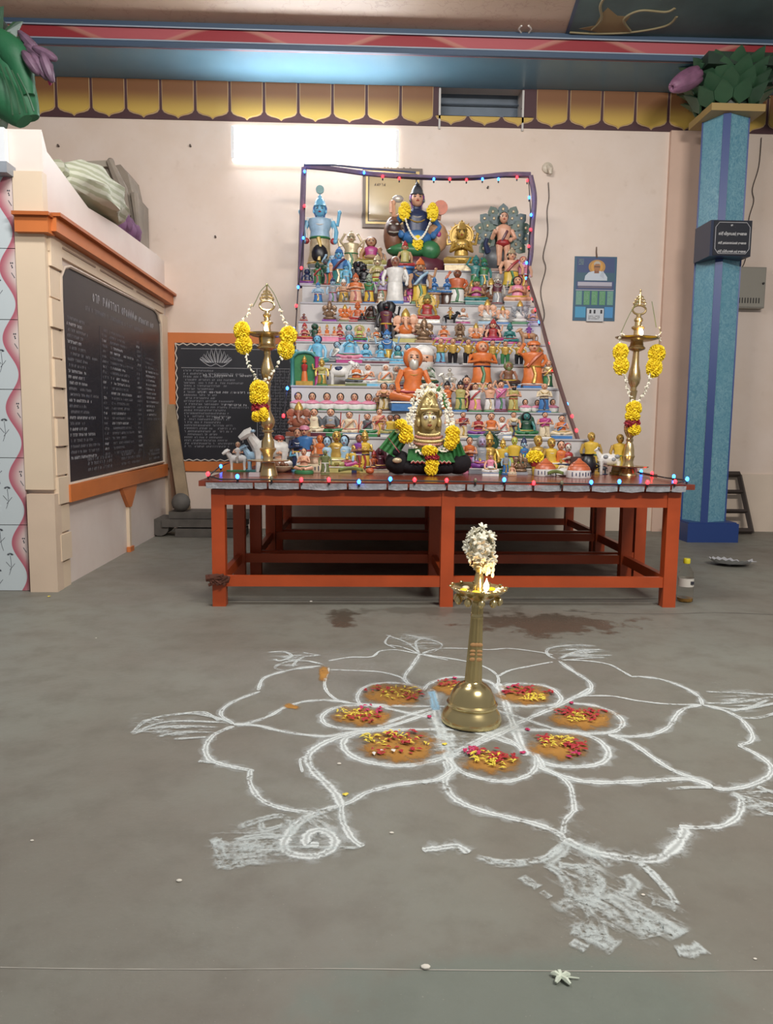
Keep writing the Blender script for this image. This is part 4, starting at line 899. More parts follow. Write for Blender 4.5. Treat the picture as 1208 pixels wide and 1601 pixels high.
def trio(root, h, top, bot, skin='peach', hair='gold', base='pink', fl=''):
    k = h; M().box((0, 0, .15*k), (1.15*k, .4*k, .3*k)).build('base', paint(base), root, False); M().box((0, 0, .28*k), (1.2*k, .43*k, .03*k)).build('base_rim', paint('white'), root, False)
    for x, s in ((-.36, .8), (0, 1), (.36, .8)):
        M().ell((x*k, -.03*k, .36*k), (.17*k, .13*k, .08*k), 10, 6).build('lap', paint(bot), root); M().lathe([(.09*k*s, 0), (.11*k*s, .2*k*s), (.03*k, .26*k*s)], (x*k, 0, .38*k), 10, .7).build('torso', paint(top), root)
        head(root, (x*k, -.02*k, (.38+.33*s)*k), .08*k*s, skin, hair, 'none', 'gold', face=False)
    arm(root, [(-.3*k, 0, .58*k), (-.4*k, -.06*k, .5*k), (-.3*k, -.12*k, .46*k)], .03*k, .02*k, skin)
def quadruped(root, h, top, bot=None, skin='white', hair='black', base='green', fl=''):
    F = fl.split(); k = h; d = 1 if 'right' in F else -1; zb = 0
    if base: M().lathe([(.5*k, 0), (.5*k, .06*k)], (0, 0, 0), 14, .5).build('base', paint(base), root); zb = .05*k
    M().ell((0, 0, zb+.5*k), (.42*k, .2*k, .2*k), 14, 8).build('body', paint(skin), root)
    for x in (-.28, .28):
        for y in (-.1, .1): M().tube([(x*k, y*k, zb), (x*k*.97, y*k, zb+.2*k), (x*k, y*k, zb+.45*k)], [.055*k, .05*k, .085*k], 7).build('leg', paint(skin), root)
    M().tube([(d*.3*k, 0, zb+.55*k), (d*.42*k, -.03*k, zb+.72*k), (d*.46*k, -.04*k, zb+.8*k)], [.13*k, .1*k, .09*k], 8).build('neck', paint(skin), root)
    M().tube([(d*.40*k, -.04*k, zb+.84*k), (d*.52*k, -.06*k, zb+.8*k), (d*.66*k, -.07*k, zb+.7*k)], [.11*k, .1*k, .055*k], 8).build('head', paint(skin), root)
    for s in (-1, 1):
        M().ell((d*.38*k, s*.12*k-.03*k, zb+.86*k), (.05*k, .07*k, .035*k), 7, 5).build('ear', paint(top), root)
        if 'horn' in F: M().tube([(d*.42*k, s*.05*k, zb+.9*k), (d*.44*k, s*.1*k, zb+1.0*k)], [.025*k, .008*k], 6).build('horn', paint(hair), root)
    M().tube([(-d*.4*k, 0, zb+.58*k), (-d*.48*k, 0, zb+.4*k), (-d*.46*k, 0, zb+.2*k)], [.03*k, .02*k, .03*k], 6).build('tail', paint(hair), root)
    if bot: M().ell((-d*.03*k, -.01*k, zb+.6*k), (.2*k, .205*k, .13*k), 12, 7).build('saddle_cloth', paint(bot), root)
    if 'trunk' in F: M().tube([(d*.62*k, -.07*k, zb+.72*k), (d*.7*k, -.07*k, zb+.45*k), (d*.66*k, -.07*k, zb+.25*k)], [.06*k, .045*k, .03*k], 7).build('trunk', paint(skin), root)
    if 'spots' in F:
        for x, z in ((-.15, .58), (.1, .5), (.22, .6)): M().ell((x*k, -.16*k, zb+z*k), (.09*k, .06*k, .07*k), 8, 5).build('patch', paint(top), root)
def rider(root, h, top, bot, skin='skin', hair='hair', base='dgrey', fl=''):
    k = h*.62; bc = fl.split('beast:')[1].split()[0] if 'beast:' in fl else 'black'
    quadruped(root, k, bc, None, bc, bc, base, fl)
    z = .62*k; s = h*.5
    M().lathe([(.16*s, 0), (.15*s, .2*s), (.18*s, .42*s), (.05*s, .52*s)], (0, -.01, z), 12, .7).build('torso', paint(top), root)
    for d in (-1, 1): M().tube([(0, d*.1*s, z+.04*s), (-.05*s, d*.3*s-.0, z-.02*s), (-.02*s, d*.32*s, z-.3*s)], [.09*s, .08*s, .05*s], 7).build('leg', paint(bot), root); arm(root, [(d*.17*s, 0, z+.4*s), (d*.26*s, -.1*s, z+.25*s), (d*.12*s, -.2*s, z+.25*s)], .05*s, .035*s, skin)
    head(root, (0, -.02*s, z+.66*s), .14*s, skin, hair, 'short', 'gold' if 'gold' in fl else None)
def pedestal_god(root, h, top, bot, skin='blue', hair='blue', base='maroon', fl=''):
    k = h; M().lathe([(.2*k, 0), (.17*k, .03*k), (.16*k, .34*k), (.22*k, .38*k), (.22*k, .42*k)], (0, 0, 0), 12, .8).build('pedestal', paint(base), root); M().ell((0, -.14*k, .2*k), (.05*k, .02*k, .14*k), 8, 6).build('pedestal_panel', paint('white'), root)
    r2 = bpy.data.objects.new('seated_figure', None); COL.objects.link(r2); r2.parent = root; r2.location = (0, 0, .42*k)
    sit(r2, h*.58, top, bot, skin, hair, None, fl)
    for c in list(r2.children): c.parent = root; c.location = (0, 0, .42*k)
    bpy.data.objects.remove(r2)
def hooded(root, h, top='black', bot='black', skin='black', hair='black', base='black', fl=''):
    stand(root, h*.97, 'maroon' if 'mid' in fl else top, bot, skin, hair, base, 'four')
    k = h; M().lathe([(.14*k, .62*k), (.2*k, .78*k), (.22*k, .9*k), (.14*k, .99*k), (.03*k, 1.0*k)], (0, .07*k, 0), 14, .35).build('cobra_hood', paint(hair), root)
    for s in (-1, 1): M().tube([(s*.2*k, .0, .7*k), (s*.24*k, -.02*k, .4*k), (s*.2*k, -.04*k, .15*k)], [.02*k, .025*k, .02*k], 6).build('garland_cord', paint(hair), root)
def shrine(root, h, top, bot, skin='orange', hair='gold', base='gold', fl=''):
    k = h; M().box((0, .05*k, .5*k), (.62*k, .06*k, 1.0*k)).build('back_slab', paint(top), root, False)
    for s, c in ((-1, bot), (1, 'magenta')): M().lathe([(.09*k, 0), (.06*k, .06*k), (.06*k, .8*k), (.09*k, .86*k)], (s*.36*k, 0, 0), 10).build('column', paint(c), root)
    M().box((0, -.03*k, .07*k), (.5*k, .2*k, .14*k)).build('step', paint(base), root, False)
    M().tube([(-.36*k, 0, .84*k), (-.2*k, 0, .97*k), (0, 0, 1.0*k), (.2*k, 0, .97*k), (.36*k, 0, .84*k)], .05*k, 8).build('arch', paint(bot), root)
    stand2 = [('skirt', 'orange', [(.1*k, 0), (.08*k, .2*k), (.06*k, .3*k)], .14*k), ('torso', 'red', [(.06*k, 0), (.1*k, .18*k), (.03*k, .23*k)], .42*k)]
    for nm, c, pr, z in stand2: M().lathe(pr, (0, -.05*k, z), 10, .7).build(nm, paint(c), root)
    head(root, (0, -.06*k, .72*k), .07*k, skin, hair, 'none', 'gold', face=False)
def beardhead(root, h, top='white', bot='white', skin='skin', hair='white', base=None, fl=''):
    k = h; M().lathe([(.42*k, 0), (.4*k, .2*k), (.3*k, .42*k), (.14*k, .52*k)], (0, 0, 0), 16, .7).build('robe', paint(bot), root)
    M().ell((0, -.05*k, .68*k), (.26*k, .24*k, .24*k), 14, 10).build('head', paint(skin), root)
    M().lathe([(.27*k, 0), (.29*k, .06*k), (.24*k, .18*k), (.1*k, .26*k), (.01*k, .27*k)], (0, -.0, .76*k), 14).build('turban', paint(hair), root)
    M().lathe([(.02*k, 0), (.14*k, .2*k), (.25*k, .42*k), (.27*k, .52*k)], (0, -.12*k, .08*k), 14, .7).build('beard', paint('white'), root)
    g = M(); 
    for s in (-1, 1): g.ell((s*.1*k, -.27*k, .71*k), (.035*k, .02*k, .02*k), 6, 4)
    g.build('eyes', paint('black'), root); M().tube([(-.1*k, -.28*k, .6*k), (0, -.3*k, .615*k), (.1*k, -.28*k, .6*k)], .02*k, 6).build('lips', paint('brown'), root); M().ell((0, -.3*k, .66*k), (.04*k, .05*k, .06*k), 7, 6).build('nose', paint(skin), root)
def dome(root, h, top='dorange', bot='white', skin=None, hair=None, base=None, fl=''):
    k = h; M().lathe([(.62*k, 0), (.64*k, .04*k), (.62*k, .38*k), (.56*k, .4*k)], (0, 0, 0), 20, .8).build('basket', paint(bot), root); M().lathe([(.60*k, 0), (.55*k, .15*k), (.35*k, .35*k), (.15*k, .48*k), (.06*k, .6*k)], (0, 0, .39*k), 18, .8).build('dome', paint(top), root)
    for j in range(2): M().lathe([(.5*k-.13*k*j, 0), (.52*k-.13*k*j, .02*k), (.48*k-.13*k*j, .04*k)], (0, 0, (.56+.14*j)*k), 18, .8, cap=False).build('ridge', paint('rust'), root)
    for i in range(-3, 4): M().box((i*.16*k, -.8*math.sqrt(max(0, .4-(i*.16)**2))*k-.01*k, .2*k), (.04*k, .03*k, (.22 if i % 2 else .14)*k), rz=i*.2).build('dark_mark', paint('navy'), root, False)
def fig_peacock(root, h, top='orange', bot='dorange', skin='peach', hair='hair', base='dgrey', fl=''):
    k = h; n = 11
    for row, (r0, L, nn, off) in enumerate(((.24, .21, 11, 0), (.14, .2, 9, .15))):
        for i in range(nn):
            a = R_(-38)+(R_(256))*i/(nn-1); c = Vector((math.cos(a), 0, math.sin(a))); t = Vector((-c.z, 0, c.x)); o0 = Vector((0, .03*k-.012*k*row, .60*k))
            q = [o0+c*r0*k, o0+c*(r0+.09)*k+t*.088*k, o0+c*(r0+.15)*k+t*.07*k, o0+c*(r0+L)*k, o0+c*(r0+.15)*k-t*.07*k, o0+c*(r0+.09)*k-t*.088*k]
            M().poly(q, (0, .02*k, 0)).build('tail_feather', paint('peacock' if (i % 2) else 'dgreen'), root, False)
            M().ell(o0+c*(r0+.12)*k+Vector((0, -.006*k, 0)), (.022*k, .01*k, .026*k), 8, 5).build('feather_eye', paint('palegold'), root)
    M().ell((0, .06*k, .58*k), (.3*k, .02*k, .3*k), 18, 8).build('tail_back', paint('dgreen'), root)
    M().ell((-.1*k, -.0, .22*k), (.2*k, .12*k, .2*k), 12, 8).build('peacock_body', paint('dgrey'), root); M().tube([(-.22*k, -.06*k, .3*k), (-.27*k, -.1*k, .42*k), (-.25*k, -.12*k, .5*k)], [.05*k, .035*k, .03*k]).build('peacock_neck', paint('navy'), root)
    M().box((0, 0, .03*k), (.36*k, .2*k, .06*k)).build('base', paint('brown'), root, False)
    for s in (-1, 1): M().tube([(s*.05*k, -.1*k, .1*k), (s*.06*k, -.12*k, .3*k), (s*.05*k, -.08*k, .42*k)], [.035*k, .045*k, .06*k], 8).build('leg', paint(skin), root)
    M().lathe([(.1*k, 0), (.09*k, .1*k), (.125*k, .22*k), (.11*k, .27*k), (.04*k, .31*k)], (0, -.08*k, .4*k), 12, .7).build('torso', paint(skin), root)
    M().ell((0, -.1*k, .43*k), (.11*k, .08*k, .06*k), 10, 7).build('loincloth', paint('red'), root); M().tube([(.05*k, -.15*k, .6*k), (.0, -.17*k, .5*k), (-.04*k, -.14*k, .42*k)], .02*k, 6).build('sash', paint('maroon'), root)
    for s in (-1, 1): arm(root, [(s*.12*k, -.08*k, .62*k), (s*.17*k, -.12*k, .5*k), (s*(.1 if s > 0 else .13)*k, -.18*k, .46*k if s > 0 else .58*k)], .035*k, .026*k, skin)
    head(root, (0, -.1*k, .8*k), .075*k, skin, hair, 'short')
PAL['peacock'] = '2c4a4c'
def king(root, h, *a, **kw):
    """large crowned seated deity with lion face beside, many arms and flower garland"""
    k = h
    M().lathe([(.30*k, 0), (.32*k, .05*k), (.3*k, .12*k), (.26*k, .14*k)], (0, 0, 0), 18, .45).build('base', paint('maroon'), root)
    M().ell((-.08*k, -.03*k, .21*k), (.24*k, .12*k, .08*k), 14, 8).build('lap', paint('green'), root); M().ell((.14*k, -.08*k, .21*k), (.11*k, .08*k, .1*k), 12, 8).build('knee', paint('green'), root)
    M().lathe([(.14*k, 0), (.12*k, .12*k), (.15*k, .30*k), (.13*k, .36*k), (.05*k, .40*k), (.045*k, .44*k)], (0, 0, .24*k), 16, .65).build('torso', paint('navy'), root)
    M().ell((0, -.05*k, .34*k), (.17*k, .09*k, .08*k), 12, 8).build('waist_cloth', paint('blue'), root)
    for s, zz in ((-1, .50), (1, .50)):
        arm(root, [(s*.14*k, 0, .59*k), (s*.24*k, -.03*k, .45*k), (s*.17*k, -.1*k, .36*k)], .04*k, .028*k, 'blue')
        arm(root, [(s*.13*k, .02*k, .6*k), (s*.24*k, .02*k, .56*k), (s*.25*k, .0, .7*k)], .035*k, .025*k, 'skin')
    M().ell((-.25*k, -.02*k, .36*k), (.10*k, .08*k, .2*k), 14, 10).build('lion_mane', paint('brown'), root); M().ell((-.25*k, -.08*k, .42*k), (.075*k, .05*k, .09*k), 12, 8).build('lion_face', paint('dbrown'), root)
    g = M()
    for s in (-1, 1): g.ell((-.25*k+s*.035*k, -.13*k, .455*k), (.018*k, .01*k, .012*k), 6, 4)
    g.tube([(-.3*k, -.12*k, .38*k), (-.25*k, -.135*k, .37*k), (-.2*k, -.12*k, .38*k)], .008*k, 5); g.build('lion_eyes', paint('silver'), root)
    M().ell((.22*k, .0, .36*k), (.12*k, .07*k, .16*k), 12, 8).build('lion_body', paint('tan'), root); M().ell((.23*k, -.07*k, .38*k), (.025*k, .012*k, .03*k), 8, 6).build('pink_mark', paint('magenta'), root)
    M().lathe([(.075*k, 0), (.075*k, .018*k)], (0, 0, 0), 16).build('discus', paint('dorange'), root).matrix_local = Matrix.Translation((.25*k, -.02*k, .66*k)) @ Matrix.Rotation(math.pi/2, 4, 'X')
    M().ell((-.2*k, -.01*k, .74*k), (.06*k, .03*k, .04*k), 8, 6).build('conch', paint('silver'), root); M().tube([(-.27*k, 0, .6*k), (-.27*k, 0, .72*k)], .02*k, 7).build('hand', paint('peach'), root)
    necklace(root, .6*k, .07*k, 'silver', k*.8); necklace(root, .58*k, .1*k, 'gold', k*.6)
    r = .075*k; c = (0, -.03*k, .74*k)
    head(root, c, r, 'peach', 'purple', 'long', 'dgrey')
    M().box((-.13*k, -.2*k, .12*k), (.09*k, .06*k, .08*k)).build('capital_block', paint('olive'), root, False)
    # flower garland
    y = mat('marigold', 'ecd024', .7); gl = M()
    for (cx, cz, rx, rz) in ((-.14, .585, .055, .09), (.15, .585, .055, .09), (.0, .27, .05, .075)):
        gl.ell((cx*k, -.12*k, cz*k), (rx*k, .03*k, rz*k), 10, 8)
        for i in range(90):
            a = random.random()*6.28; b = math.acos(2*random.random()-1); gl.ell(((cx+rx*math.sin(b)*math.cos(a))*k, (-.125-.03*abs(math.sin(b)*math.sin(a)))*k, (cz+rz*math.cos(b))*k), (.014*k, .011*k, .012*k), 5, 3)
    gl.build('marigold_bunch', y, root)
    jb = M()
    for i in range(40):
        t = i/39; x = -.13+.26*t; z = .5-.20*math.sin(math.pi*t)**.8; jb.ell((x*k, -.15*k, z*k+.006*k*(i % 2)), (.011*k, .01*k, .014*k), 5, 4)
    jb.build('jasmine_string', mat('jasmine', 'e6e2cf', .6), root)
def krishna_on_lotus(root, h, *a, **kw):
    stand(root, h*.9, 'pblue', 'palegold', 'lblue', 'blue', 'black', 'crown:lblue four neck:white long fat')
    M().tube([(0, .01, .86*h), (0, .01, .95*h)], .006, 6).build('disc_stem', paint('lblue'), root)
    k = h; M().lathe([(.05*k, -.01*k), (.05*k, .02*k)], (0, 0, 0), 16).build('crown_disc', paint('teal'), root).matrix_local = Matrix.Translation((0, .0, .95*k)) @ Matrix.Rotation(math.pi/2, 4, 'X')
    for s in (-1, 1):
        M().ell((s*.17*k, -.02*k, .34*k), (.045*k, .035*k, .04*k), 8, 6).build('red_flower', paint('red'), root); M().tube([(s*.14*k, .0, .62*k), (s*.17*k, -.02*k, .5*k), (s*.16*k, -.02*k, .36*k)], .014*k, 6).build('white_garland', paint('white'), root)
    M().ell((0, -.09*k, .17*k), (.10*k, .06*k, .12*k), 10, 7).build('black_face_pot', paint('black'), root)
KIND = dict(stand=stand, sit=sit, bust=bust, ganesha=ganesha, trio=trio, quad=quadruped, rider=rider, ped=pedestal_god, hooded=hooded, shrine=shrine, beardhead=beardhead, dome=dome, peacock=fig_peacock, king=king, krishna=krishna_on_lotus)
ROWN = ['bottom white step', 'second step up', 'third step up', 'fourth step up', 'fifth step up', 'sixth step up', 'seventh step up', 'eighth step up', 'topmost step']
ORD = ['leftmost', 'second from left', 'third from left', 'fourth from left', 'fifth from left', 'sixth from left', 'seventh from left', 'eighth from left']
# (row, x, ytop, kind, top, bottom, skin, hair, base, flags, depth offset, description)
D = [
(0,467,628,'ganesha','clay','clay','clay',None,'clay','',.07,'plain brown terracotta figurine'),
(0,491,638,'sit','cream','cream','skin','hair','maroon','shawl:dgrey',.08,'man doll in cream with grey shawl'),
(0,517,638,'sit','grey','green','skin','hair','green','shawl:dgrey lapitem:brown',.08,'woman doll in grey shawl and green skirt'),
(0,546,643,'sit','cream','cream','skin','hair','white','staff:red sash:tan',.08,'doll in cream sari with red-topped staff'),
(0,574,646,'sit','dgrey','green','skin','hair','green','sash:maroon staff:red',.08,'doll in dark top and green skirt'),
(0,593,640,'stand','peach','peach','skin','hair','dbrown','fold sash:red',.08,'bare-chested doll with red waist sash'),
(0,610,648,'sit','yellow','olive','dskin','hair','white','',.06,'man doll in yellow shirt beside his wife'),
(0,620,648,'sit','yellow','yellow','dskin','hair','white','long',.12,'woman doll leaning on man in yellow'),
(0,705,645,'stand','white','red','skin','hair','white','fold',.08,'small doll in white and red beside idol'),
(0,724,645,'stand','red','cream','skin','hair','cream','fold sash:maroon',.08,'doll in red blouse and cream skirt'),
(0,748,647,'sit','red','purple','skin','hair','teal','fold',.08,'doll in red with lilac stole'),
(0,768,645,'sit','orange','dgrey','skin','hair','grey','lapitem:peach',.08,'doll couple figure in orange and grey'),
(0,785,651,'sit','white','white','skin','hair','white','sash:red',.08,'doll in white with red sash'),
(0,803,645,'stand','cream','olive','skin','hair','blue','lapitem:blue neck:gold pot:grey',.08,'doll in pale yellow on a blue base'),
(0,823,645,'sit','dgreen','green','teal','black','dgreen','hood back:dgreen',.08,'glossy dark green seated figure'),
(0,852,645,'stand','magenta','cream','skin','hair','white','fold sash:magenta fat',.08,'doll in magenta sari over cream skirt'),
(0,878,649,'sit','orange','cream','skin','hair','blue','fold sash:blue',.08,'doll in orange top and cream skirt'),
]
for j, x in enumerate((466, 488, 511, 532, 554, 576)): D.append((1, x, 613+j*.4, 'bust', 'pink', 'white', 'skin', 'hair', 'green', '', .1, 'woman bust doll with pink arms'))
D += [
(1,600,600,'stand','peach','cream','skin','hair','dbrown','fold neck:gold pot:brown long',.05,'tall bare-chested doll holding brown drum'),
(1,613,601,'stand','peach','cream','skin','hair','dbrown','neck:gold sash:tan',.13,'slim bare-chested doll with thin garland'),
(1,590,615,'stand','tan','brown','dskin','hair','dbrown','',.12,'small brown attendant doll by the drummer'),
(1,646,545,'sit','orange','orange','skin','orange','blue','hood beard:silver sleeve',.06,'large saint figure in orange robe on blue seat'),
(1,699,594,'stand','orange','orange','skin','hair','blue','up bun crown:black',.08,'dancing doll in orange with raised arms'),
(1,720,593,'stand','olive','olive','skin','hair','blue','one long crown:black',.06,'dancing doll in olive sari on blue base'),
(1,729,590,'stand','maroon','magenta','skin','hair','maroon','bun',.14,'dark red dressed doll behind olive dancer'),
(1,743,601,'stand','white','pink','skin','hair','green','up bun fat sash:red',.08,'dancing doll in white and pink on green'),
(1,766,600,'stand','peach','white','skin','hair','green','up bun',.08,'dancing doll in peach and white'),
(1,783,597,'stand','pink','lilac','skin','hair','maroon','up bun sash:magenta neck:white',.08,'dancing doll in pink on maroon base'),
(1,803,600,'stand','olive','olive','skin','hair','green','fold beard:black turban',.08,'yellow-green dancing doll with black beard'),
(1,821,624,'bust','pink','white','skin','hair','green','',.12,'small bust doll with rose shawl'),
(1,840,625,'bust','pink','white','skin','hair','green','',.12,'small bust doll with rose shawl'),
(1,864,624,'bust','pink','white','skin','hair','green','',.12,'small bust doll with rose shawl'),
(1,851,600,'stand','cream','blue','skin','hair','blue','fold neck:gold bald sleeve',.04,'doll in cream top and blue skirt'),
(2,476,550,'shrine','green','teal','orange','gold','gold','',.1,'deity under a teal and magenta arch'),
(2,503,560,'stand','olive','gold','gold','moss','green','crown:gold four neck:gold',.08,'narrow gold and moss green deity'),
(2,531,563,'quad','white','navy','white','navy','olive','trunk right',.1,'white calf with dark blue saddle cloth'),
(2,557,566,'sit','orange','dgrey','white','grey','moss','fold',.08,'bust-like figure with white face, orange robe'),
(2,575,569,'sit','white','white','skin','white','lblue','sash:orange fold',.08,'saint in white with orange sash, light-blue base'),
(2,603,570,'sit','white','cream','skin','white','pblue','sash:orange hood',.08,'pale saint in cream with orange stole'),
(2,620,572,'sit','silver','grey','skin','silver','maroon','hood sleeve',.1,'silver-grey sage on maroon base'),
(2,661,541,'beardhead','white','white','skin','white',None,'',.08,'turbaned old man bust with long white beard'),
(2,670,571,'sit','sage','dgreen','sage','dgreen','red','fold back:dgreen',.02,'small grey-green deity on red base'),
(2,703,568,'rider','silver','grey','silver','dgrey','sage','beast:silver',.1,'silver-grey goddess riding a striped beast'),
(2,754,536,'stand','orange','orange','peach','orange','olive','fold sleeve hood fat',.07,'monk in bright orange robe with folded arms'),
(2,795,566,'sit','brown','dbrown','dskin','moss','blue','beard:moss hood',.08,'dark brown sage with grey-green beard'),
(2,834,535,'stand','orange','orange','peach','orange','blue','sleeve turban sash:dorange one fat',.08,'tall monk in orange robe and turban'),
(2,857,564,'stand','palegold','green','skin','tan','white','neck:gold fold sash:gold',.08,'deity in green skirt with gold necklace'),
(3,463,546,'sit','lblue','teal','lblue','navy','lblue','long',.1,'pale blue figure with dark cap'),
(3,496,524,'sit','lblue','teal','lblue','navy',None,'hood long',.07,'large bright blue reclining deity'),
(3,527,534,'sit','silver','grey','pblue','black','dgrey','long sash:white',.07,'grey-blue woman in silver drape'),
(3,546,522,'sit','lblue','pink','lblue','hair','magenta','flute shawl:pblue',.07,'blue deity on crimson and yellow seat'),
(3,572,537,'sit','lblue','pblue','lblue','hair','maroon','fold neck:white long',.07,'blue meditating deity on maroon base'),
(3,595,538,'sit','lblue','pblue','lblue','hair','maroon','flute neck:white long',.07,'blue deity with flute on maroon base'),
(3,605,514,'stand','blue','gold','pblue','blue','dbrown','crown:blue four neck:white',.15,'blue four-armed deity in yellow skirt'),
(3,622,540,'sit','teal','lblue','lblue','navy','lblue','hood lapitem:white',.07,'teal and blue deity pair'),
(3,637,538,'sit','peach','blue','lblue','black','dbrown','bun fold',.1,'figure with blue face and black topknot'),
(3,674,545,'stand','dorange','maroon','skin','cream','dbrown','',.13,'dark red figure beside white turban'),
(3,689,530,'stand','gold','lblue','skin','hair','grey','one sleeve',.06,'dancer in yellow shirt and bright blue trousers'),
(3,708,530,'stand','gold','black','skin','hair','grey','one legs sleeve',.06,'dancer in yellow shirt and black trousers'),
(3,732,531,'stand','gold','black','skin','hair','white','one legs sleeve',.06,'dancer in yellow shirt and black trousers'),
(3,749,534,'stand','gold','black','skin','hair','grey','one legs sleeve',.12,'dancer in yellow shirt behind orange monk'),
(3,770,533,'stand','gold','green','skin','hair','grey','one legs sleeve',.06,'dancer in yellow shirt and green trousers'),
(3,790,534,'stand','gold','green','skin','hair','grey','one legs sleeve',.06,'dancer in yellow shirt and green trousers'),
(3,812,535,'stand','gold','black','skin','hair','grey','one legs sleeve',.06,'dancer in yellow shirt and black trousers'),
(3,837,533,'stand','gold','black','skin','hair','grey','one legs sleeve',.13,'dancer in yellow shirt behind tall monk'),
(4,476,503,'sit','red','red','peach','red','pink','crown:red fold neck:gold',.08,'pinkish red seated goddess'),
(4,492,506,'sit','dgreen','dgreen','dgreen','dgreen','navy','hood',.12,'dark green seated figure'),
(4,511,503,'trio','orange','peach','peach','gold','pink','',.08,'three crowned deities on one pink base'),
(4,531,505,'sit','red','magenta','skin','red','maroon','crown:red fold',.08,'crimson goddess on maroon base'),
(4,545,508,'sit','grey','pblue','pblue','teal','blue','hood',.1,'grey-blue small seated deity'),
(4,562,510,'sit','lime','green','peach','palegold','purple','halo:olive fold disc',.08,'green and gold goddess on purple base'),
(4,576,512,'stand','grey','pblue','peach','orange','blue','crown:orange',.08,'grey-blue deity with orange crown'),
(4,588,512,'sit','orange','silver','silver','white','dgrey','fold',.08,'figure in orange with white headcloth'),
(4,604,470,'hooded','black','black','black','black','black','mid',.14,'tall glossy black idol with cobra hood'),
(4,604,514,'stand','pblue','magenta','blue','blue','maroon','crown:navy four',.03,'blue deity in front of tall black idol'),
(4,634,482,'ganesha','orange','white','peach',None,'olive','',.1,'orange deity on white swan, olive base'),
(4,646,490,'sit','peach','white','peach','white','white','sash:red',.14,'peach and white musician figure'),
(4,663,497,'ganesha','bronze','bronze','bronze',None,'bronze','',.06,'large bronze elephant-headed god'),
(4,675,518,'ganesha','magenta','purple','lilac',None,'purple','',.14,'small purple figure behind bronze god'),
(4,694,501,'sit','orange','pink','peach','orange','magenta','crown:grey neck:gold fold disc',.08,'orange deity on pink lotus base'),
(4,719,503,'sit','bronze','bronze','bronze','dbrown','purple','crown:bronze fold disc halo:bronze',.08,'bronze goddess on bright purple base'),
(4,744,505,'ganesha','orange','grey','peach',None,'purple','',.08,'orange and grey elephant-headed god'),
(4,771,497,'sit','red','magenta','peach','hair','navy','long four back:maroon crown:red',.08,'red four-armed goddess with long black hair'),
(4,797,503,'sit','teal','teal','teal','dgreen','magenta','crown:teal fold disc',.08,'teal deity on magenta base'),
(4,827,496,'rider','purple','orange','lilac','hair','purple','beast:tan',.08,'lilac goddess riding tan lion'),
(5,475,490,'sit','maroon','red','dskin','dbrown','maroon','',.1,'dark red low figure at the step end'),
(5,515,470,'ganesha','bronze','bronze','bronze',None,'purple','',.08,'bronze god on purple and white base'),
(5,539,476,'ganesha','orange','peach','orange',None,'moss','',.08,'bright orange figure on grey-green mount'),
(5,559,470,'sit','dorange','red','orange','dorange','red','four crown:dorange',.08,'rust orange four-armed deity'),
(5,566,489,'sit','black','black','black','black','black','bald',.04,'small round glossy black idol'),
(5,580,478,'sit','dbrown','dbrown','dbrown','dbrown','dbrown','hood back:dbrown',.08,'dark brown carved idol'),
(5,592,482,'sit','sage','lime','sage','sage','black','hood',.1,'pale sage green seated figure'),
(5,668,456,'sit','red','red','gold','moss','silver','halo:yellow crown:moss neck:gold four',.08,'red goddess with bright yellow halo'),
(5,704,473,'rider','gold','gold','skin','hair','black','beast:black right',.08,'golden rider on a black bull'),
(5,724,481,'sit','white','white','skin','grey','magenta','lapitem:white fold disc',.08,'small white doll on magenta base'),
(5,762,468,'ganesha','white','silver','peach',None,'pblue','',.08,'wide white and blue elephant-headed god'),
(5,786,478,'ganesha','white','white','peach',None,'blue','',.08,'white seated god with blue base'),
(5,813,470,'ganesha','white','white','grey',None,'green','',.08,'white and grey god on green base'),
(5,833,483,'sit','lilac','lilac','peach','grey','lilac','fold',.08,'pale lilac small doll'),
(6,497,440,'stand','pblue','blue','pblue','blue','lblue','crown:blue fat fold',.06,'blue and lilac mottled standing deity'),
(6,520,433,'stand','grey','lilac','pblue','dgrey','dbrown','crown:navy',.08,'figure in grey top and lilac skirt'),
(6,537,435,'stand','tan','gold','skin','brown','blue','fold fat crown:white',.08,'tan and gold deity with white crown'),
(6,541,462,'sit','grey','brown','moss','dgreen','dgreen','',.03,'low green and brown mount figure'),
(6,556,426,'stand','orange','peach','peach','dorange','dorange','crown:dorange fold fat',.06,'orange deity with folded hands'),
(6,577,427,'stand','green','yellow','sage','green','blue','crown:sage four neck:gold',.06,'deity in green top and yellow skirt'),
(6,598,423,'stand','lilac','tan','purple','purple','tan','crown:purple four neck:gold',.08,'purple deity with tan skirt'),
(6,595,455,'ped','silver','white','silver','silver','cream','hood',.02,'cream figure on shell-like pedestal'),
(6,618,402,'stand','white','white','dskin','silver','blue','sleeve fat',.05,'leader figure in white shirt and white dhoti'),
(6,633,459,'sit','purple','purple','skin','hair','white','long',.03,'tiny purple-robed doll'),
(6,641,440,'stand','magenta','magenta','tan','maroon','green','crown:orange',.1,'slim magenta deity with tan arms'),
(6,657,402,'stand','navy','yellow','tan','brown','green','crown:orange four neck:gold sash:pblue',.06,'deity in navy blouse and yellow pleated skirt'),
(6,679,432,'ped','blue','blue','blue','blue','tan','crown:blue fold',.06,'glossy blue deity on tan pedestal'),
(6,699,432,'ped','blue','blue','blue','blue','dbrown','crown:blue fold',.06,'glossy blue deity on dark brown pedestal'),
(6,715,423,'stand','dorange','white','brown','rust','black','fat sleeve one',.06,'orange-shirted figure in white pleated dhoti'),
(6,738,438,'ganesha','brown','brown','tan',None,'brown','',.08,'brown rock-like mount with figure'),
(6,768,435,'ganesha','brown','brown','brown',None,'brown','',.08,'brown cave-shaped figure'),
(6,745,430,'sit','magenta','teal','tan','green','teal','crown:green fold',.03,'small deity in teal with magenta chest'),
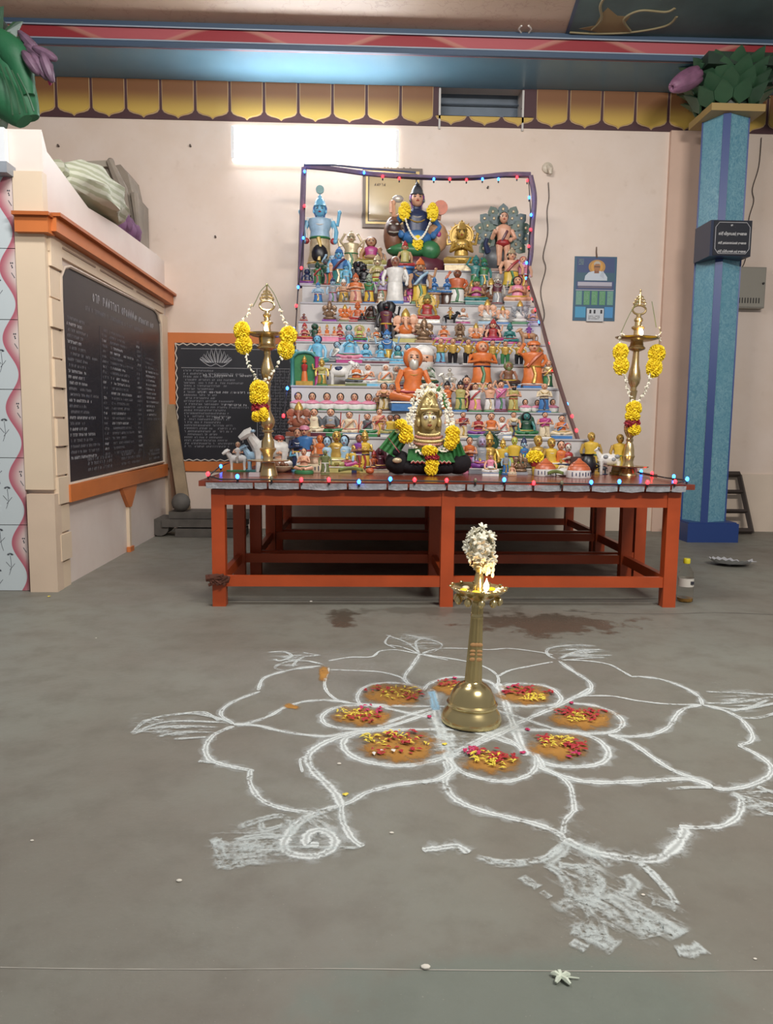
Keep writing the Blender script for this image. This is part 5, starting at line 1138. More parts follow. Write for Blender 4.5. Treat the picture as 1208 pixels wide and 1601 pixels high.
(6,778,428,'stand','maroon','grey','silver','grey','dbrown','four crown:silver neck:silver',.04,'silver-armed dark red deity'),
(6,809,432,'sit','pink','peach','skin','hair','grey','long fold neck:white',.04,'pale pink long-haired seated woman'),
(6,823,440,'stand','peach','peach','peach','tan','grey','crown:peach',.08,'plain peach standing pair figure'),
(7,480,421,'sit','navy','purple','navy','navy','lilac','hood',.08,'dark blue low figure'),
(7,496,408,'stand','green','green','dgreen','dgreen','dgreen','crown:dgreen four neck:red sash:red',.06,'dark green deity with red flower garland'),
(7,509,405,'stand','dgreen','dgreen','dgrey','dgreen','dgreen','',.12,'blackish green companion deity'),
(7,519,400,'stand','peach','orange','pblue','grey','tan','up',.12,'thin peach and blue raised-arm figure'),
(7,530,385,'stand','blue','teal','lblue','blue','teal','crown:blue sash:maroon fat',.1,'blue deity with teal skirt'),
(7,541,410,'stand','lblue','lblue','lblue','navy','blue','crown:blue',.06,'slim light-blue deity'),
(7,560,408,'hooded','black','black','black','black','black','',.1,'small black idol with silver marks'),
(7,569,410,'sit','black','black','black','black','black','crown:black',.04,'squat black idol'),
(7,590,396,'sit','olive','lime','palegold','olive','white','fold crown:palegold',.06,'yellow-green seated deity on white slab'),
(7,603,415,'sit','maroon','purple','maroon','maroon','teal','',.1,'maroon low figure by green seat'),
(7,633,375,'ped','olive','red','tan','red','blue','crown:red',.04,'figure on striped blue and red pillar'),
(7,744,398,'stand','teal','green','teal','teal','brown','crown:teal up',.1,'green peacock-armed deity'),
(7,757,402,'stand','green','teal','teal','green','brown','crown:green',.06,'mottled green deity'),
(7,800,386,'stand','peach','yellow','peach','hair','black','crown:palegold long neck:navy fat sash:red',.06,'large goddess in red sash and yellow skirt'),
(7,818,402,'stand','pink','red','peach','red','red','',.1,'small pink-red attendant figure'),
(8,500,290,'krishna','','','','','','',.08,'tall light-blue flute god with round crown disc'),
(8,549,360,'stand','palegold','palegold','palegold','palegold','palegold','crown:palegold four up fat',.08,'pale gold dancing statue'),
(8,580,370,'sit','magenta','olive','tan','brown','olive','long lapitem:tan',.08,'goddess in magenta with brown lute'),
(8,567,385,'sit','yellow','gold','gold','gold','gold','crown:gold',.14,'small golden deity behind lute goddess'),
(8,593,387,'stand','grey','brown','tan','brown','tan','',.12,'thin brown-grey attendant by lion face'),
(8,652,272,'king','','','','','','',.1,'large crowned blue-robed idol with flower garland and lion face'),
(8,722,342,'sit','gold','gold','gold','gold','palegold','halo:gold crown:gold four fold neck:palegold fat',.08,'golden goddess with ornate halo and four arms'),
(8,787,322,'peacock','','','','','','',.1,'orange-skinned deity before a dark peacock fan'),
]
import inspect
rows = {}
for d in D: rows.setdefault(d[0], []).append(d)
for r_, L in rows.items():
    L.sort(key=lambda d: d[1])
    names = {}
    for d in L: names.setdefault(d[11], []).append(d)
    for d in L:
        row, x, yt, kd, c1, c2, c3, c4, c5, fl, dy, desc = d
        Y = Y0+row*DY+dy; z = Z0+row*DZ; X = onY(Y, x, yt).x; h = onY(Y, x, yt).z-z
        same = names[desc]; lab = desc+', '+(ORD[same.index(d)]+' of its kind, ' if len(same) > 1 else '')+ROWN[row]
        nm = {'bust': 'bust_doll', 'quad': 'animal_doll', 'rider': 'rider_doll', 'king': 'crowned_idol', 'krishna': 'blue_idol', 'peacock': 'peacock_idol', 'shrine': 'shrine_doll', 'hooded': 'black_idol', 'beardhead': 'bearded_bust', 'sit': 'seated_doll', 'ganesha': 'elephant_god_doll', 'trio': 'triple_deity_doll', 'ped': 'pedestal_doll'}.get(kd, 'standing_doll')
        o = thing(nm, lab, 'doll', (X, Y, z), R_(random.uniform(-6, 6)), 'festival dolls on the '+ROWN[row])
        o.scale = {'stand': (1.28, 1.1, 1), 'sit': (1.25, 1.0, 1), 'ped': (1.2, 1, 1), 'ganesha': (1.12, 1, 1), 'rider': (1.15, 1, 1), 'hooded': (1.05, 1, 1)}.get(kd, (1, 1, 1)) if not (desc.startswith(('large saint', 'leader', 'golden goddess', 'bronze god'))) else (1.05, 1, 1)
        if kd in ('king', 'krishna', 'peacock'): KIND[kd](o, h)
        elif kd == 'bust': bust(o, h, c1, c2, c3, c4, c5)
        else: KIND[kd](o, h, c1, c2, c3, c4, c5, fl)

# ---------------- dolls standing on the table top
ZTT = .721
TD = [ # x, ybase, ytop, kind, colours..., desc
(372,722,679,'rider','white','silver','skin','palegold','green','beast:white','white cow with child on a green base, left end of table'),
(402,722,694,'quad','pblue','pblue','pblue','pblue','teal','','pale blue-grey bull in front of the white elephant'),
(424,708,664,'quad','pblue',None,'white','grey',None,'','white bull calf standing behind the left brass lamp'),
(437,727,680,'sit','peach','white','skin','red','maroon','turban fold','woman doll with red cap between left lamp and bowl'),
(465,728,671,'stand','navy','navy','skin','black','lblue','sleeve fold','man doll in black cap and navy coat'),
(476,712,667,'stand','blue','white','skin','pink','white','turban fat','man doll with pink turban and blue scarf'),
(462,732,694,'stand','lblue','lblue','lblue','navy','maroon','fold','small blue-faced doll before man in navy coat'),
(475,741,700,'sit','peach','peach','skin','hair','green','disc fold','chubby crawling baby doll in peach on round green base'),
(487,735,694,'sit','brown','cream','brown','black','white','drum:brown','dark doll with curled hair behind peach baby'),
(500,712,681,'stand','orange','orange','orange','rust','cream','','orange small standing doll behind striped drums'),
(511,713,682,'sit','pblue','magenta','pblue','black','navy','long','pale blue-faced child doll, left of the two'),
(526,704,672,'sit','gold','olive','gold','lime','olive','bald','yellow-headed doll behind blue children'),
(538,714,680,'sit','pblue','magenta','pblue','black','navy','long','pale blue-faced child doll, right of the two'),
(494,736,704,'dome','bronze','cream','','','','','brown and cream striped drum beside peach baby'),
(508,742,704,'stand','moss','moss','moss','moss','moss','fat bald','mossy green stone-like figurine near table edge'),
(524,736,707,'sit','yellow','dbrown','dbrown','black','maroon','fold','small doll in yellow shirt beside moss figurine'),
(536,738,712,'sit','brown','cream','dbrown','dbrown','white','','small brown and white crouching doll'),
(553,734,694,'sit','yellow','yellow','gold','gold','gold','bald disc','fat golden laughing figure near table middle'),
(561,718,680,'stand','purple','brown','dskin','hair','dbrown','fold','dark-haired doll peeping over golden figure'),
(570,722,671,'stand','yellow','yellow','gold','gold','olive','crown:gold fold','golden standing lady behind laughing figure'),
(572,729,707,'sit','green','dgreen','skin','red','maroon','turban','tiny green doll with red cap'),
(584,728,702,'sit','dorange','red','dorange','dorange','teal','crown:red','tiny bright orange-red seated god'),
(594,730,700,'sit','maroon','maroon','maroon','maroon','cream','back:maroon','dark red small seated deity left of green silk'),
(733,728,684,'stand','orange','magenta','skin','hair','pink','fold','woman doll in orange beside the big face idol'),
(753,726,682,'sit','grey','purple','lilac','grey','grey','hood','grey-lilac hooded doll right of orange woman'),
(764,722,672,'sit','gold','dgreen','gold','green','green','halo:dgreen crown:gold','gold and dark green seated goddess'),
(766,744,702,'sit','pink','white','peach','gold','white','fat crown:gold lapitem:white','large white and pink seated deity by table edge'),
(751,740,704,'stand','white','white','white','cream','red','','white conch-like figure on dark red base'),
(785,728,684,'stand','yellow','yellow','yellow','gold','yellow','crown:gold fat','yellow draped woman doll, left one of the pair'),
(803,730,684,'stand','yellow','lime','lime','gold','yellow','fat','yellow draped woman doll, right one of the pair'),
(818,716,682,'stand','blue','teal','pblue','navy','blue','crown:navy','blue feathered doll behind yellow woman'),
(790,742,708,'stand','grey','blue','pblue','grey','blue','','small blue-grey doll near edge'),
(800,744,722,'sit','peach','cream','peach','gold','tan','crown:tan','small peach figurine beside blue-grey doll'),
(813,742,708,'ganesha','bronze','bronze','bronze','','grey','','brown elephant-headed god on grey slab'),
(840,716,680,'sit','gold','silver','gold','gold','silver','neck:silver','golden bust doll behind marigold bunch'),
(861,718,684,'sit','yellow','yellow','gold','gold','silver','','golden yellow doll behind brown horses'),
(876,716,688,'sit','orange','cream','skin','black','cream','','black-haired doll in orange behind brown horses'),
(887,716,692,'sit','red','white','silver','red','white','fold','red and white small round doll'),
(859,732,704,'rider','bronze','bronze','bronze','bronze','bronze','beast:bronze','brown metal horse and rider, left one'),
(882,734,704,'rider','bronze','bronze','bronze','bronze','bronze','beast:bronze right','brown metal horse and rider, right one'),
(852,744,716,'dome','dorange','white','','','','','orange domed basket with dark marks, left one'),
(904,747,716,'dome','dorange','white','','','','','orange domed basket with dark marks, right one'),
(923,716,677,'stand','yellow','yellow','gold','gold','gold','fat','golden woman doll behind black pot'),
(951,734,694,'quad','grey',None,'white','dgrey',None,'spots horn','white cow figurine with grey patches, left of right lamp'),
(941,738,724,'quad','navy',None,'dgrey','navy','navy','','small dark blue low animal at cow feet'),
(968,718,680,'stand','yellow','olive','gold','gold','gold','fat','golden woman doll behind right brass lamp'),
]
for (x, yb0, yt, kd, c1, c2, c3, c4, c5, fl, desc) in TD:
    p = onZ(ZTT, x, yb0); Y = min(p.y, 5.15); p = onY(Y, x, yb0); p.z = ZTT; h = onY(Y, x, yt).z-ZTT
    nm = {'quad': 'animal_doll', 'rider': 'rider_doll', 'dome': 'domed_basket', 'ganesha': 'elephant_god_doll', 'sit': 'seated_doll'}.get(kd, 'standing_doll')
    if kd == 'quad': X0 = 0
    o = thing(nm, desc, 'basket' if kd == 'dome' else 'doll', (p.x, Y, ZTT), R_(random.uniform(-8, 8)), 'small dolls on the table')
    KIND[kd](o, h, c1, c2, c3 or 'skin', c4, c5 or None, fl)
def TP(x, y):
    p = onZ(ZTT, x, y); Y = min(p.y, 5.1); return Vector((onY(Y, x, y).x, Y, ZTT))
p = TP(917, 735); o = thing('black_pot', 'glossy black pot beside golden woman doll on the table', 'pot', p)
M().lathe([(.03, 0), (.05, .02), (.062, .07), (.05, .11), (.04, .125), (.05, .14), (.045, .14), (.035, .12)], n=18).build('body', paint('black'), o)
M().tube([(.05, 0, .08), (.08, -.01, .06), (.05, 0, .04)], .008, 6).build('handle', paint('black'), o)
p = TP(988, 733); tag(M().ell((0, 0, .032), (.036, .03, .032), 14, 10).ell((0, -.026, .035), (.012, .008, .012), 8, 6).build('white_shell', paint('white'), loc=p), 'round white shell on the table right of the right lamp', 'shell')
p = TP(880, 745); tag(M().lathe([(.02, 0), (.045, .012), (.04, .035), (.02, .05), (.005, .055)], n=14, ys=.7, flute=.12, nf=7).build('white_shell', paint('white'), loc=p), 'small white ribbed shell between the two orange domed baskets', 'shell')
p = TP(895, 720); tag(M().box((.06, .08, .06), (.16, .02, .12)).build('brown_block', paint('dbrown'), smooth=False, loc=(p.x, 5.0, ZTT)), 'dark brown wooden block at the right foot of the steps', 'block')
p = TP(440, 738); o = thing('offering_bowl', 'shallow cream bowl of brown pieces beside the left lamp', 'bowl', (p.x, p.y, ZTT))
M().lathe([(.02, 0), (.06, .02), (.075, .04), (.07, .042), (.055, .024), (.0, .014)], n=20, cap=False).build('dish', paint('cream'), o)
for k in range(6): M().ell((.03*math.cos(k), .03*math.sin(k), .045+.01*(k % 2)), (.018, .016, .016), 7, 5).build('piece', paint('brown'), o)
p = TP(398, 745); tag(M().box((0, 0, .012), (.062, .05, .024)).build('matchbox', mat('matchbox_grey', 'a59a9a', .6), smooth=False, loc=p), 'small grey matchbox in front of the left lamp', 'box')
p = TP(578, 741); tag(M().ell((0, 0, .02), (.028, .026, .02), 12, 8).build('orange_fruit', paint('dorange'), loc=p), 'small flat orange fruit near the table edge', 'fruit')
def leafthing(nm, lab, x, y, L, W, col, rz, cat='leaf'):
    p = TP(x, y); vs = []; fs = []
    for i in range(9):
        t = i/8; ww = W*math.sin(math.pi*min(.99, t+.02))**.7
        for j, u in enumerate((-1, 0, 1)): vs.append((L*(t-.5), u*ww, .012+.02*abs(u)+.012*math.sin(3*t)))
    for i in range(8):
        for j in range(2): fs.append((i*3+j, i*3+j+1, (i+1)*3+j+1, (i+1)*3+j))
    o = M().add(vs, fs).build(nm, mat('leaf_'+col, col, .5, 0, .2, 30, .2, 20), loc=p); o.rotation_euler = (0, 0, rz); md = o.modifiers.new('thickness', 'SOLIDIFY'); md.thickness = .003
    return tag(o, lab, cat)
leafthing('betel_leaf', 'folded pale green leaf lying at the table edge before golden figure', 548, 741, .16, .035, '8a9a5a', .2)
leafthing('betel_leaf', 'small green leaf lying beside the left domed basket', 868, 746, .1, .02, '6f7d44', -.1)
# marigold bunch in paper cone
def marigold(root, c, r, n=90, nm='marigold_bunch', col='marigold'):
    g = M(); c = Vector(c)
    mm = {'marigold': mat('marigold', 'ecd024', .7), 'rose': mat('rose_red', '8f1f2c', .6)}[col]
    g.ell(c, (r[0]*.85, r[1]*.85, r[2]*.88), 10, 8)
    for i in range(n):
        a = 2.399963*i; zz = 1-2*(i+.5)/n; q = math.sqrt(1-zz*zz); e = Vector((q*math.cos(a), q*math.sin(a), zz))
        pos = c+Vector((e.x*r[0], e.y*r[1], e.z*r[2])); s = .0075*random.uniform(.8, 1.4)
        mt = e.to_track_quat('Z', 'Y').to_matrix() @ Matrix.Rotation(random.random()*6, 3, 'Z') @ Matrix.Rotation(random.uniform(-.7, .7), 3, 'X')
        g.ell(pos, (s*1.2, s*.55, s*1.1), 5, 4, mt)
    return g.build(nm, mm, root)
p = TP(835, 742); o = thing('marigold_cone', 'yellow marigold bunch in a red and yellow paper cone on the table', 'flowers', p)
M().lathe([(.012, 0), (.022, .06)], n=12).build('cone', paint('yellow'), o); M().lathe([(.024, .055), (.034, .085)], n=12).build('cone_rim', paint('red'), o)
marigold(o, (0, 0, .115), (.052, .04, .04), 110)
# ---------------- garlands and brass lamps
brass = mat('brass', 'cbb282', .27, .85, .06, 25, .12, 12); jas = mat('jasmine', 'e6e2cf', .6); flame = mat('flame', 'ffb060', .5, emit='ff9a3c', estr=16); flc = mat('flame_core', 'fff0c0', .5, emit='ffe6b0', estr=30)
def jasmine(root, pts, s=.008, nm='jasmine_string', spread=.006, per=2):
    g = M(); pts = [Vector(q) for q in pts]; L = sum((b_-a_).length for a_, b_ in zip(pts[:-1], pts[1:])); n = int(L/(s*1.25)); acc = 0
    for i in range(n):
        t = i/(n-1)*(len(pts)-1); j = min(int(t), len(pts)-2); q = pts[j].lerp(pts[j+1], t-j); d = (pts[j+1]-pts[j]).normalized()
        for k in range(per):
            a = random.random()*6.28; off = Vector((math.cos(a), -abs(math.sin(a))*.6, math.sin(a)))*spread; mt = (off+d*.004).to_track_quat('Z', 'Y').to_matrix()
            g.ell(q+off, (s*.42, s*.42, s*.85), 5, 4, mt)
    M().tube(pts, .0018, 5).build('thread', mat('thread_green', '5a6a3a', .8), root)
    return g.build(nm, jas, root)
def tall_lamp(lab, base, pr, finial, flame_px, s, rim_r, zplate):
    o = thing('brass_lamp', lab, 'lamp', base)
    for nm, q in pr: M().lathe(q, n=28).build(nm, brass, o)
    zf = finial
    g = M(); n = 20; R1, R2 = .038, .029
    g.tube([(R1*1.15*math.cos(2*math.pi*k/n), 0, zf+.032+R2*math.sin(2*math.pi*k/n)) for k in range(n+1)], .007, 8)
    g.build('finial_ring', brass, o)
    g = M(); z1 = zf+.064
    g.tube([(0, 0, z1), (0, 0, z1+.085)], [.009, .004], 7)
    for sd in (-1, 1):
        for (a, h0, w_, r) in ((0, .0, .038, .0065), (.02, .018, .029, .006), (.038, .034, .018, .005)):
            g.tube(smooth([(0, 0, z1+a), (sd*w_*.8, 0, z1+a-.002), (sd*w_, 0, z1+a+.012), (sd*w_*.4, 0, z1+a+.016), (0, 0, z1+a+.03)], 3), r, 6)
    g.ell((0, 0, z1+.088), (.007, .006, .012), 7, 5); g.build('leaf_finial', brass, o)
    for (dx, sc) in flame_px:
        M().lathe([(.002, 0), (.009*sc, .012*sc), (.008*sc, .024*sc), (.003*sc, .04*sc), (.0005, .05*sc)], (dx, -.02, zplate+.006), 10).build('flame', flc, o)
        M().tube([(dx, -.02, zplate-.002), (dx, -.02, zplate+.008)], .003, 6).build('wick', paint('black'), o)
    l = bpy.data.lights.new('flame_light', 'POINT'); l.energy = .5; l.color = (1, .6, .25); l.shadow_soft_size = .012; lo = bpy.data.objects.new('flame_light', l); COL.objects.link(lo); lo.parent = o; lo.location = (flame_px[0][0], -.05, zplate+.05)
    return o
def prof(s, c, rows, z0v):    # rows of (half width in zoom px, v) -> metres
    return [(max(.0005, hw*s), (z0v-v)*s) for hw, v in rows]
# left lamp: zoom scale 4.85 px per photo px
bL = TP(419, 743); s = bL.y/F_PX/4.85; V0 = 1500
segs = [('foot', [(75, 1500), (72, 1492), (60, 1440), (52, 1405)]), ('drip_plate', [(50, 1400), (155, 1392), (160, 1385), (150, 1384), (42, 1392)]),
 ('lower_stem', [(42, 1390), (36, 1365), (42, 1335), (60, 1310), (64, 1300), (50, 1290), (48, 1250), (42, 1225), (30, 1205), (28, 1180), (44, 1172), (44, 1162), (30, 1155)]),
 ('knob', [(30, 1155), (48, 1130), (54, 1100), (48, 1070), (32, 1040), (22, 1015)]), ('middle_stem', [(22, 1015), (20, 950), (26, 940), (26, 925), (20, 915), (19, 840), (26, 825), (26, 812), (20, 800)]),
 ('vase_bulb', [(20, 800), (38, 775), (50, 735), (48, 700), (32, 650), (22, 610), (26, 600), (24, 580)]), ('bell', [(24, 580), (78, 560), (80, 552), (66, 540), (58, 510), (62, 490), (60, 478)]),
 ('oil_plate', [(60, 480), (110, 470), (140, 456), (143, 448), (135, 450), (100, 462), (30, 468)]), ('upper_stem', [(32, 468), (30, 430), (24, 410), (28, 385), (46, 376), (46, 368), (24, 358), (20, 335), (30, 322), (30, 312), (18, 304), (16, 285)])]
oL = tall_lamp('tall brass oil lamp with marigold garland on the left end of the table', bL, [(n_, prof(s, 0, q, V0)) for n_, q in segs], (V0-287)*s, [(-.004, 1.3)], s, .14, (V0-452)*s)
def garland(lab, base, s, cx, V0, spec):
    o = thing('flower_garland', lab, 'garland', base, group='garlands on the brass lamps')
    f = lambda u, v, y=-.05: Vector(((u-cx)*s, y, (V0-v)*s))
    for kind_, a in spec:
        if kind_ == 'm': u, v, ru, rv, y = a; marigold(o, f(u, v, y), (ru*s, min(ru*s, .03), rv*s), int(40+rv*ru/30))
        elif kind_ == 'r': u, v, ru, rv, y = a; marigold(o, f(u, v, y), (ru*s, min(ru*s, .03), rv*s), 60, 'rose_band', 'rose')
        elif kind_ == 'j': jasmine(o, smooth([f(*q) for q in a], 4), .0125, spread=.007)
        else: M().tube(smooth([f(*q) for q in a], 3), .0022, 5).build('thread', mat('thread_green', '5a6a3a', .8), o)
    return o
garland('jasmine and marigold garland with red band on the left brass lamp', bL+Vector((0, 0, .0)), s, 385, V0, [
 ('t', [(390, 100, -.02), (345, 150, -.03), (310, 220, -.03), (285, 265, -.03)]), ('t', [(392, 100, -.02), (440, 165, -.03), (470, 230, -.03), (495, 290, -.03)]),
 ('j', [(280, 260), (255, 310), (225, 350), (215, 385)]), ('j', [(485, 280), (505, 330), (530, 375), (535, 410)]),
 ('m', (208, 440, 52, 62, -.05)), ('m', (222, 540, 55, 62, -.05)), ('m', (548, 465, 55, 60, -.05)), ('m', (530, 570, 55, 65, -.05)),
 ('j', [(240, 600, -.06), (250, 660, -.07), (280, 730, -.08), (315, 790, -.08), (340, 815, -.09)]), ('j', [(500, 620, -.06), (470, 680, -.07), (430, 740, -.08), (390, 790, -.08), (350, 815, -.09)]),
 ('m', (335, 870, 62, 68, -.09)), ('m', (335, 925, 62, 50, -.09)), ('r', (345, 1000, 60, 45, -.09)), ('m', (320, 1060, 32, 32, -.10)), ('m', (368, 1045, 32, 45, -.11))])
# right lamp: zoom scale 4.709, centre u=470 at the base
bR = TP(980, 743); s2 = bR.y/F_PX/4.709; W0 = 1478
segs = [('foot', [(72, 1478), (70, 1470), (55, 1440), (48, 1425)]), ('drip_plate', [(50, 1420), (145, 1414), (150, 1406), (140, 1406), (45, 1412)]),
 ('lower_stem', [(45, 1412), (36, 1380), (40, 1350), (46, 1335), (40, 1325), (38, 1290), (30, 1250), (22, 1230), (26, 1222), (26, 1210), (20, 1200)]), ('knob', [(20, 1200), (36, 1175), (46, 1150), (48, 1115), (36, 1080), (24, 1060)]),
 ('middle_stem', [(24, 1060), (20, 1020), (20, 930), (28, 870), (30, 855), (22, 850), (22, 830)]), ('vase_bulb', [(22, 830), (40, 800), (46, 765), (40, 720), (28, 670), (24, 620), (22, 570)]),
 ('bell', [(22, 572), (60, 555), (64, 545), (50, 530), (44, 505), (52, 498)]), ('oil_plate', [(50, 502), (110, 490), (150, 478), (158, 470), (145, 474), (90, 480), (28, 480)]), ('upper_stem', [(30, 480), (28, 420), (46, 405), (46, 395), (26, 385), (24, 360), (32, 350), (30, 335), (18, 325), (18, 305)])]
oR = tall_lamp('tall brass oil lamp with marigold garland on the right end of the table', bR, [(n_, prof(s2, 0, q, W0)) for n_, q in segs], (W0-308)*s2, [(.016, 1.5)], s2, .14, (W0-476)*s2)
oR.rotation_euler = (0, R_(1.6), 0)
garland('jasmine and marigold garland with red band on the right brass lamp', bR, s2, 470, W0, [
 ('t', [(500, 190, -.02), (430, 300, -.02), (370, 440, -.02)]), ('t', [(585, 215, -.02), (600, 300, -.03), (622, 400, -.03)]),
 ('j', [(640, 415), (645, 450), (620, 470)]), ('j', [(370, 455), (350, 500), (345, 530)]), ('j', [(640, 490), (640, 540)]),
 ('m', (358, 585, 50, 60, -.06)), ('m', (368, 680, 50, 62, -.06)), ('m', (622, 590, 56, 60, -.06)), ('m', (608, 690, 52, 66, -.06)),
 ('j', [(385, 745, -.07), (400, 810, -.08), (425, 880, -.08), (450, 940, -.08)]), ('j', [(580, 745, -.07), (560, 810, -.08), (530, 880, -.08), (490, 935, -.08)]),
 ('m', (465, 985, 52, 48, -.08)), ('m', (458, 1040, 48, 40, -.08)), ('r', (458, 1092, 52, 34, -.08)), ('m', (474, 1140, 40, 36, -.09))])
# centre floor lamp: zoom scale 4.573
bC = onZ(0, 736, 1128); s3 = (bC-cO).dot(cF)/F_PX/4.573; C0 = 1478
o = thing('floor_brass_lamp', 'tall brass floor lamp topped with white jasmine standing in the chalk flower', 'lamp', bC); o.rotation_euler = (R_(-1), R_(2.0), 0)
br2 = mat('polished_brass', 'c8b684', .2, .9, .03, 25, .1, 10)
for n_, q in [('base', [(195, 1478), (215, 1470), (216, 1440), (200, 1400), (180, 1375), (172, 1360)]), ('base_ring', [(172, 1362), (182, 1350), (182, 1335), (172, 1325)]), ('dome', [(168, 1328), (160, 1300), (150, 1270), (128, 1230), (95, 1200), (66, 1185), (60, 1175)])]:
    M().lathe(prof(s3, 0, q, C0), n=36).build(n_, br2, o)
M().lathe(prof(s3, 0, [(60, 1178), (58, 1130), (52, 1000), (48, 900), (44, 800), (42, 720)], C0), n=48, flute=.05, nf=12).build('fluted_column', br2, o)
M().lathe(prof(s3, 0, [(44, 722), (46, 712), (42, 700), (40, 690)], C0), n=28).build('collar', br2, o)
M().lathe(prof(s3, 0, [(40, 692), (40, 640), (36, 610)], C0), n=48, flute=.06, nf=12).build('upper_column', br2, o)
M().lathe(prof(s3, 0, [(34, 612), (80, 590), (140, 560), (190, 520), (202, 505), (196, 503), (180, 515), (100, 545), (40, 552)], C0), n=40).build('oil_dish', br2, o)
M().lathe(prof(s3, 0, [(42, 555), (38, 500), (34, 430), (28, 410), (26, 395), (32, 385), (46, 350), (50, 320), (40, 318)], C0), n=24).build('spout_stem', br2, o)
for k in range(10):
    a = 2*math.pi*(k+.5)/10; c = Vector((.145*s3*1000/1000*math.cos(a), 0, 0)); r = 150*s3
    M().lathe([(.003, 0), (.012, -.008), (.014, -.02), (.006, -.03)], (r*math.cos(a), r*math.sin(a), (C0-560)*s3), 10).build('drip_cup', br2, o)
for k in range(12):
    a = 2*math.pi*k/12; r = 197*s3; M().ell((r*math.cos(a), r*math.sin(a), (C0-500)*s3), (.008, .008, .004), 7, 4).build('rim_bead', br2, o)
kum = mat('sandal_paste', 'b58a5c', .8)
for v, nx in ((905, 3), (950, 2), (975, 2), (1010, 3)):
    for k in range(nx): M().ell((( -1+k*2/(nx-1))*24*s3, -49*s3, (C0-v)*s3), (22*s3, 4*s3, (14 if nx > 2 else 10)*s3), 9, 6).build('paste_mark', kum, o)
zp = (C0-545)*s3
M().lathe([(.002, 0), (.010, .012), (.009, .024), (.003, .038), (.0005, .046)], (.018, -.05, zp+.015), 10).build('flame', flc, o)
l = bpy.data.lights.new('flame_light', 'POINT'); l.energy = .35; l.color = (1, .55, .22); l.shadow_soft_size = .012; lo = bpy.data.objects.new('flame_light', l); COL.objects.link(lo); lo.parent = o; lo.location = (.02, -.075, zp+.05)
for k, (dx, dy) in enumerate(((-.055, -.02), (-.04, .03), (.05, .02), (.06, -.03), (-.02, -.055))): M().ell((dx, dy, zp+.012), (.014, .01, .007), 8, 5).build('flower_bit', jas if k % 2 else mat('marigold', 'ecd024', .7), o)
# white jasmine bunch (stands in the lamp's cup)
fb = thing('jasmine_bunch', 'bunch of white jasmine flowers crowning the brass floor lamp', 'flowers', bC+Vector((math.sin(R_(2.0))*(C0-235)*s3, .02, (C0-235)*s3)))
g = M(); random.seed(11)
def floret(g, c, s, mt):
    for k in range(5):
        a = k*2*math.pi/5; mm = mt @ Matrix.Rotation(a, 3, 'Z') @ Matrix.Rotation(1.0, 3, 'Y'); g.ell(Vector(c)+mm @ Vector((0, 0, s*.8)), (s*.22, s*.5, s*.85), 5, 4, mm)
for i in range(95):
    a = 2.399963*i; zz = 1-2*(i+.5)/95; q = math.sqrt(1-zz*zz); e = Vector((q*math.cos(a), q*math.sin(a), zz)); rx = 78*s3; 
    pos = Vector((e.x*rx+ (.012 if zz < -.5 else 0), e.y*rx, e.z*140*s3)); pos += Vector([random.uniform(-.007, .007) for _ in range(3)])+e*random.uniform(-.006, .008); floret(g, pos, random.uniform(.009, .016), (e+Vector([random.uniform(-.6, .6) for _ in range(3)])).to_track_quat('Z', 'Y').to_matrix())
g.ell((0, 0, 0), (60*s3, 60*s3, 125*s3), 10, 8); g.build('white_florets', jas, fb)
for i in range(7): M().ell((.03+.012*math.cos(i*2), -.03, -.05-.006*i), (.006, .006, .011), 6, 5).build('bud', jas, fb)
M().tube([(0, 0, -.06), (0, 0, .06)], .006).build('stem', mat('stem_green', '5f7a3c', .6), fb)
# ---------------- large gold face idol with silk, cushion and garland
bK = TP(668, 741); bK.y = min(bK.y, 4.98); bK.x = onY(bK.y, 668, 741).x; Kc = Vector((bK.x, bK.y, ZTT)); kpx = bK.y/F_PX
o = thing('goddess_face_idol', 'large golden goddess face with crown on black cloth and green silk, centre of table', 'idol', Kc)
f = lambda x, y, d=0.: Vector(((x-668)*kpx, d, (741-y)*kpx))
gf = mat('idol_gold', 'cdb87c', .36, .45, .12, 40, .2, 20); gf2 = mat('idol_gold_face', 'cfc088', .36, .35); blk = mat('black_velvet', '141014', .95, 0, .3, 40)
cu = M()
for x, y, rx, rz in ((668, 727, 60, 14), (622, 722, 21, 19), (715, 722, 22, 18), (640, 727, 22, 13), (693, 728, 24, 12), (618, 706, 9, 9)): cu.ell(f(x, y, -.0), (rx*kpx, .10, rz*kpx), 16, 10)
cu.build('black_cloth', blk, o)
M().ell(f(619, 718, -.10), (.03, .012, .018), 10, 6).build('cloth_emblem', paint('palegold'), o)
M().lathe([(22*kpx, 0), (24*kpx, 8*kpx), (20*kpx, 22*kpx), (20*kpx, 50*kpx), (22*kpx, 70*kpx), (19*kpx, 92*kpx), (11*kpx, 118*kpx), (5*kpx, 126*kpx), (1*kpx, 132*kpx)], (0, .04, 8*kpx), 24, .6).build('body_shield', gf, o)
M().ell(f(668, 656, -.055), (12.5*kpx, .05, 17*kpx), 18, 12).build('face', gf2, o)
M().lathe([(13.5*kpx, 0), (15*kpx, 4*kpx), (13*kpx, 14*kpx), (8*kpx, 24*kpx), (3*kpx, 30*kpx), (1*kpx, 34*kpx)], f(668, 643, -.04), 18, .8).build('crown', gf, o)
M().tube([f(654, 640, -.10), f(668, 639, -.115), f(682, 640, -.10)], .006, 6).build('crown_band', gf, o)
for k in range(5): M().ell(f(658+k*5, 632-(3 if k == 2 else 0)-abs(2-k)*-1, -.105), (.009, .008, .012), 8, 6).build('crown_jewel', gf2, o)
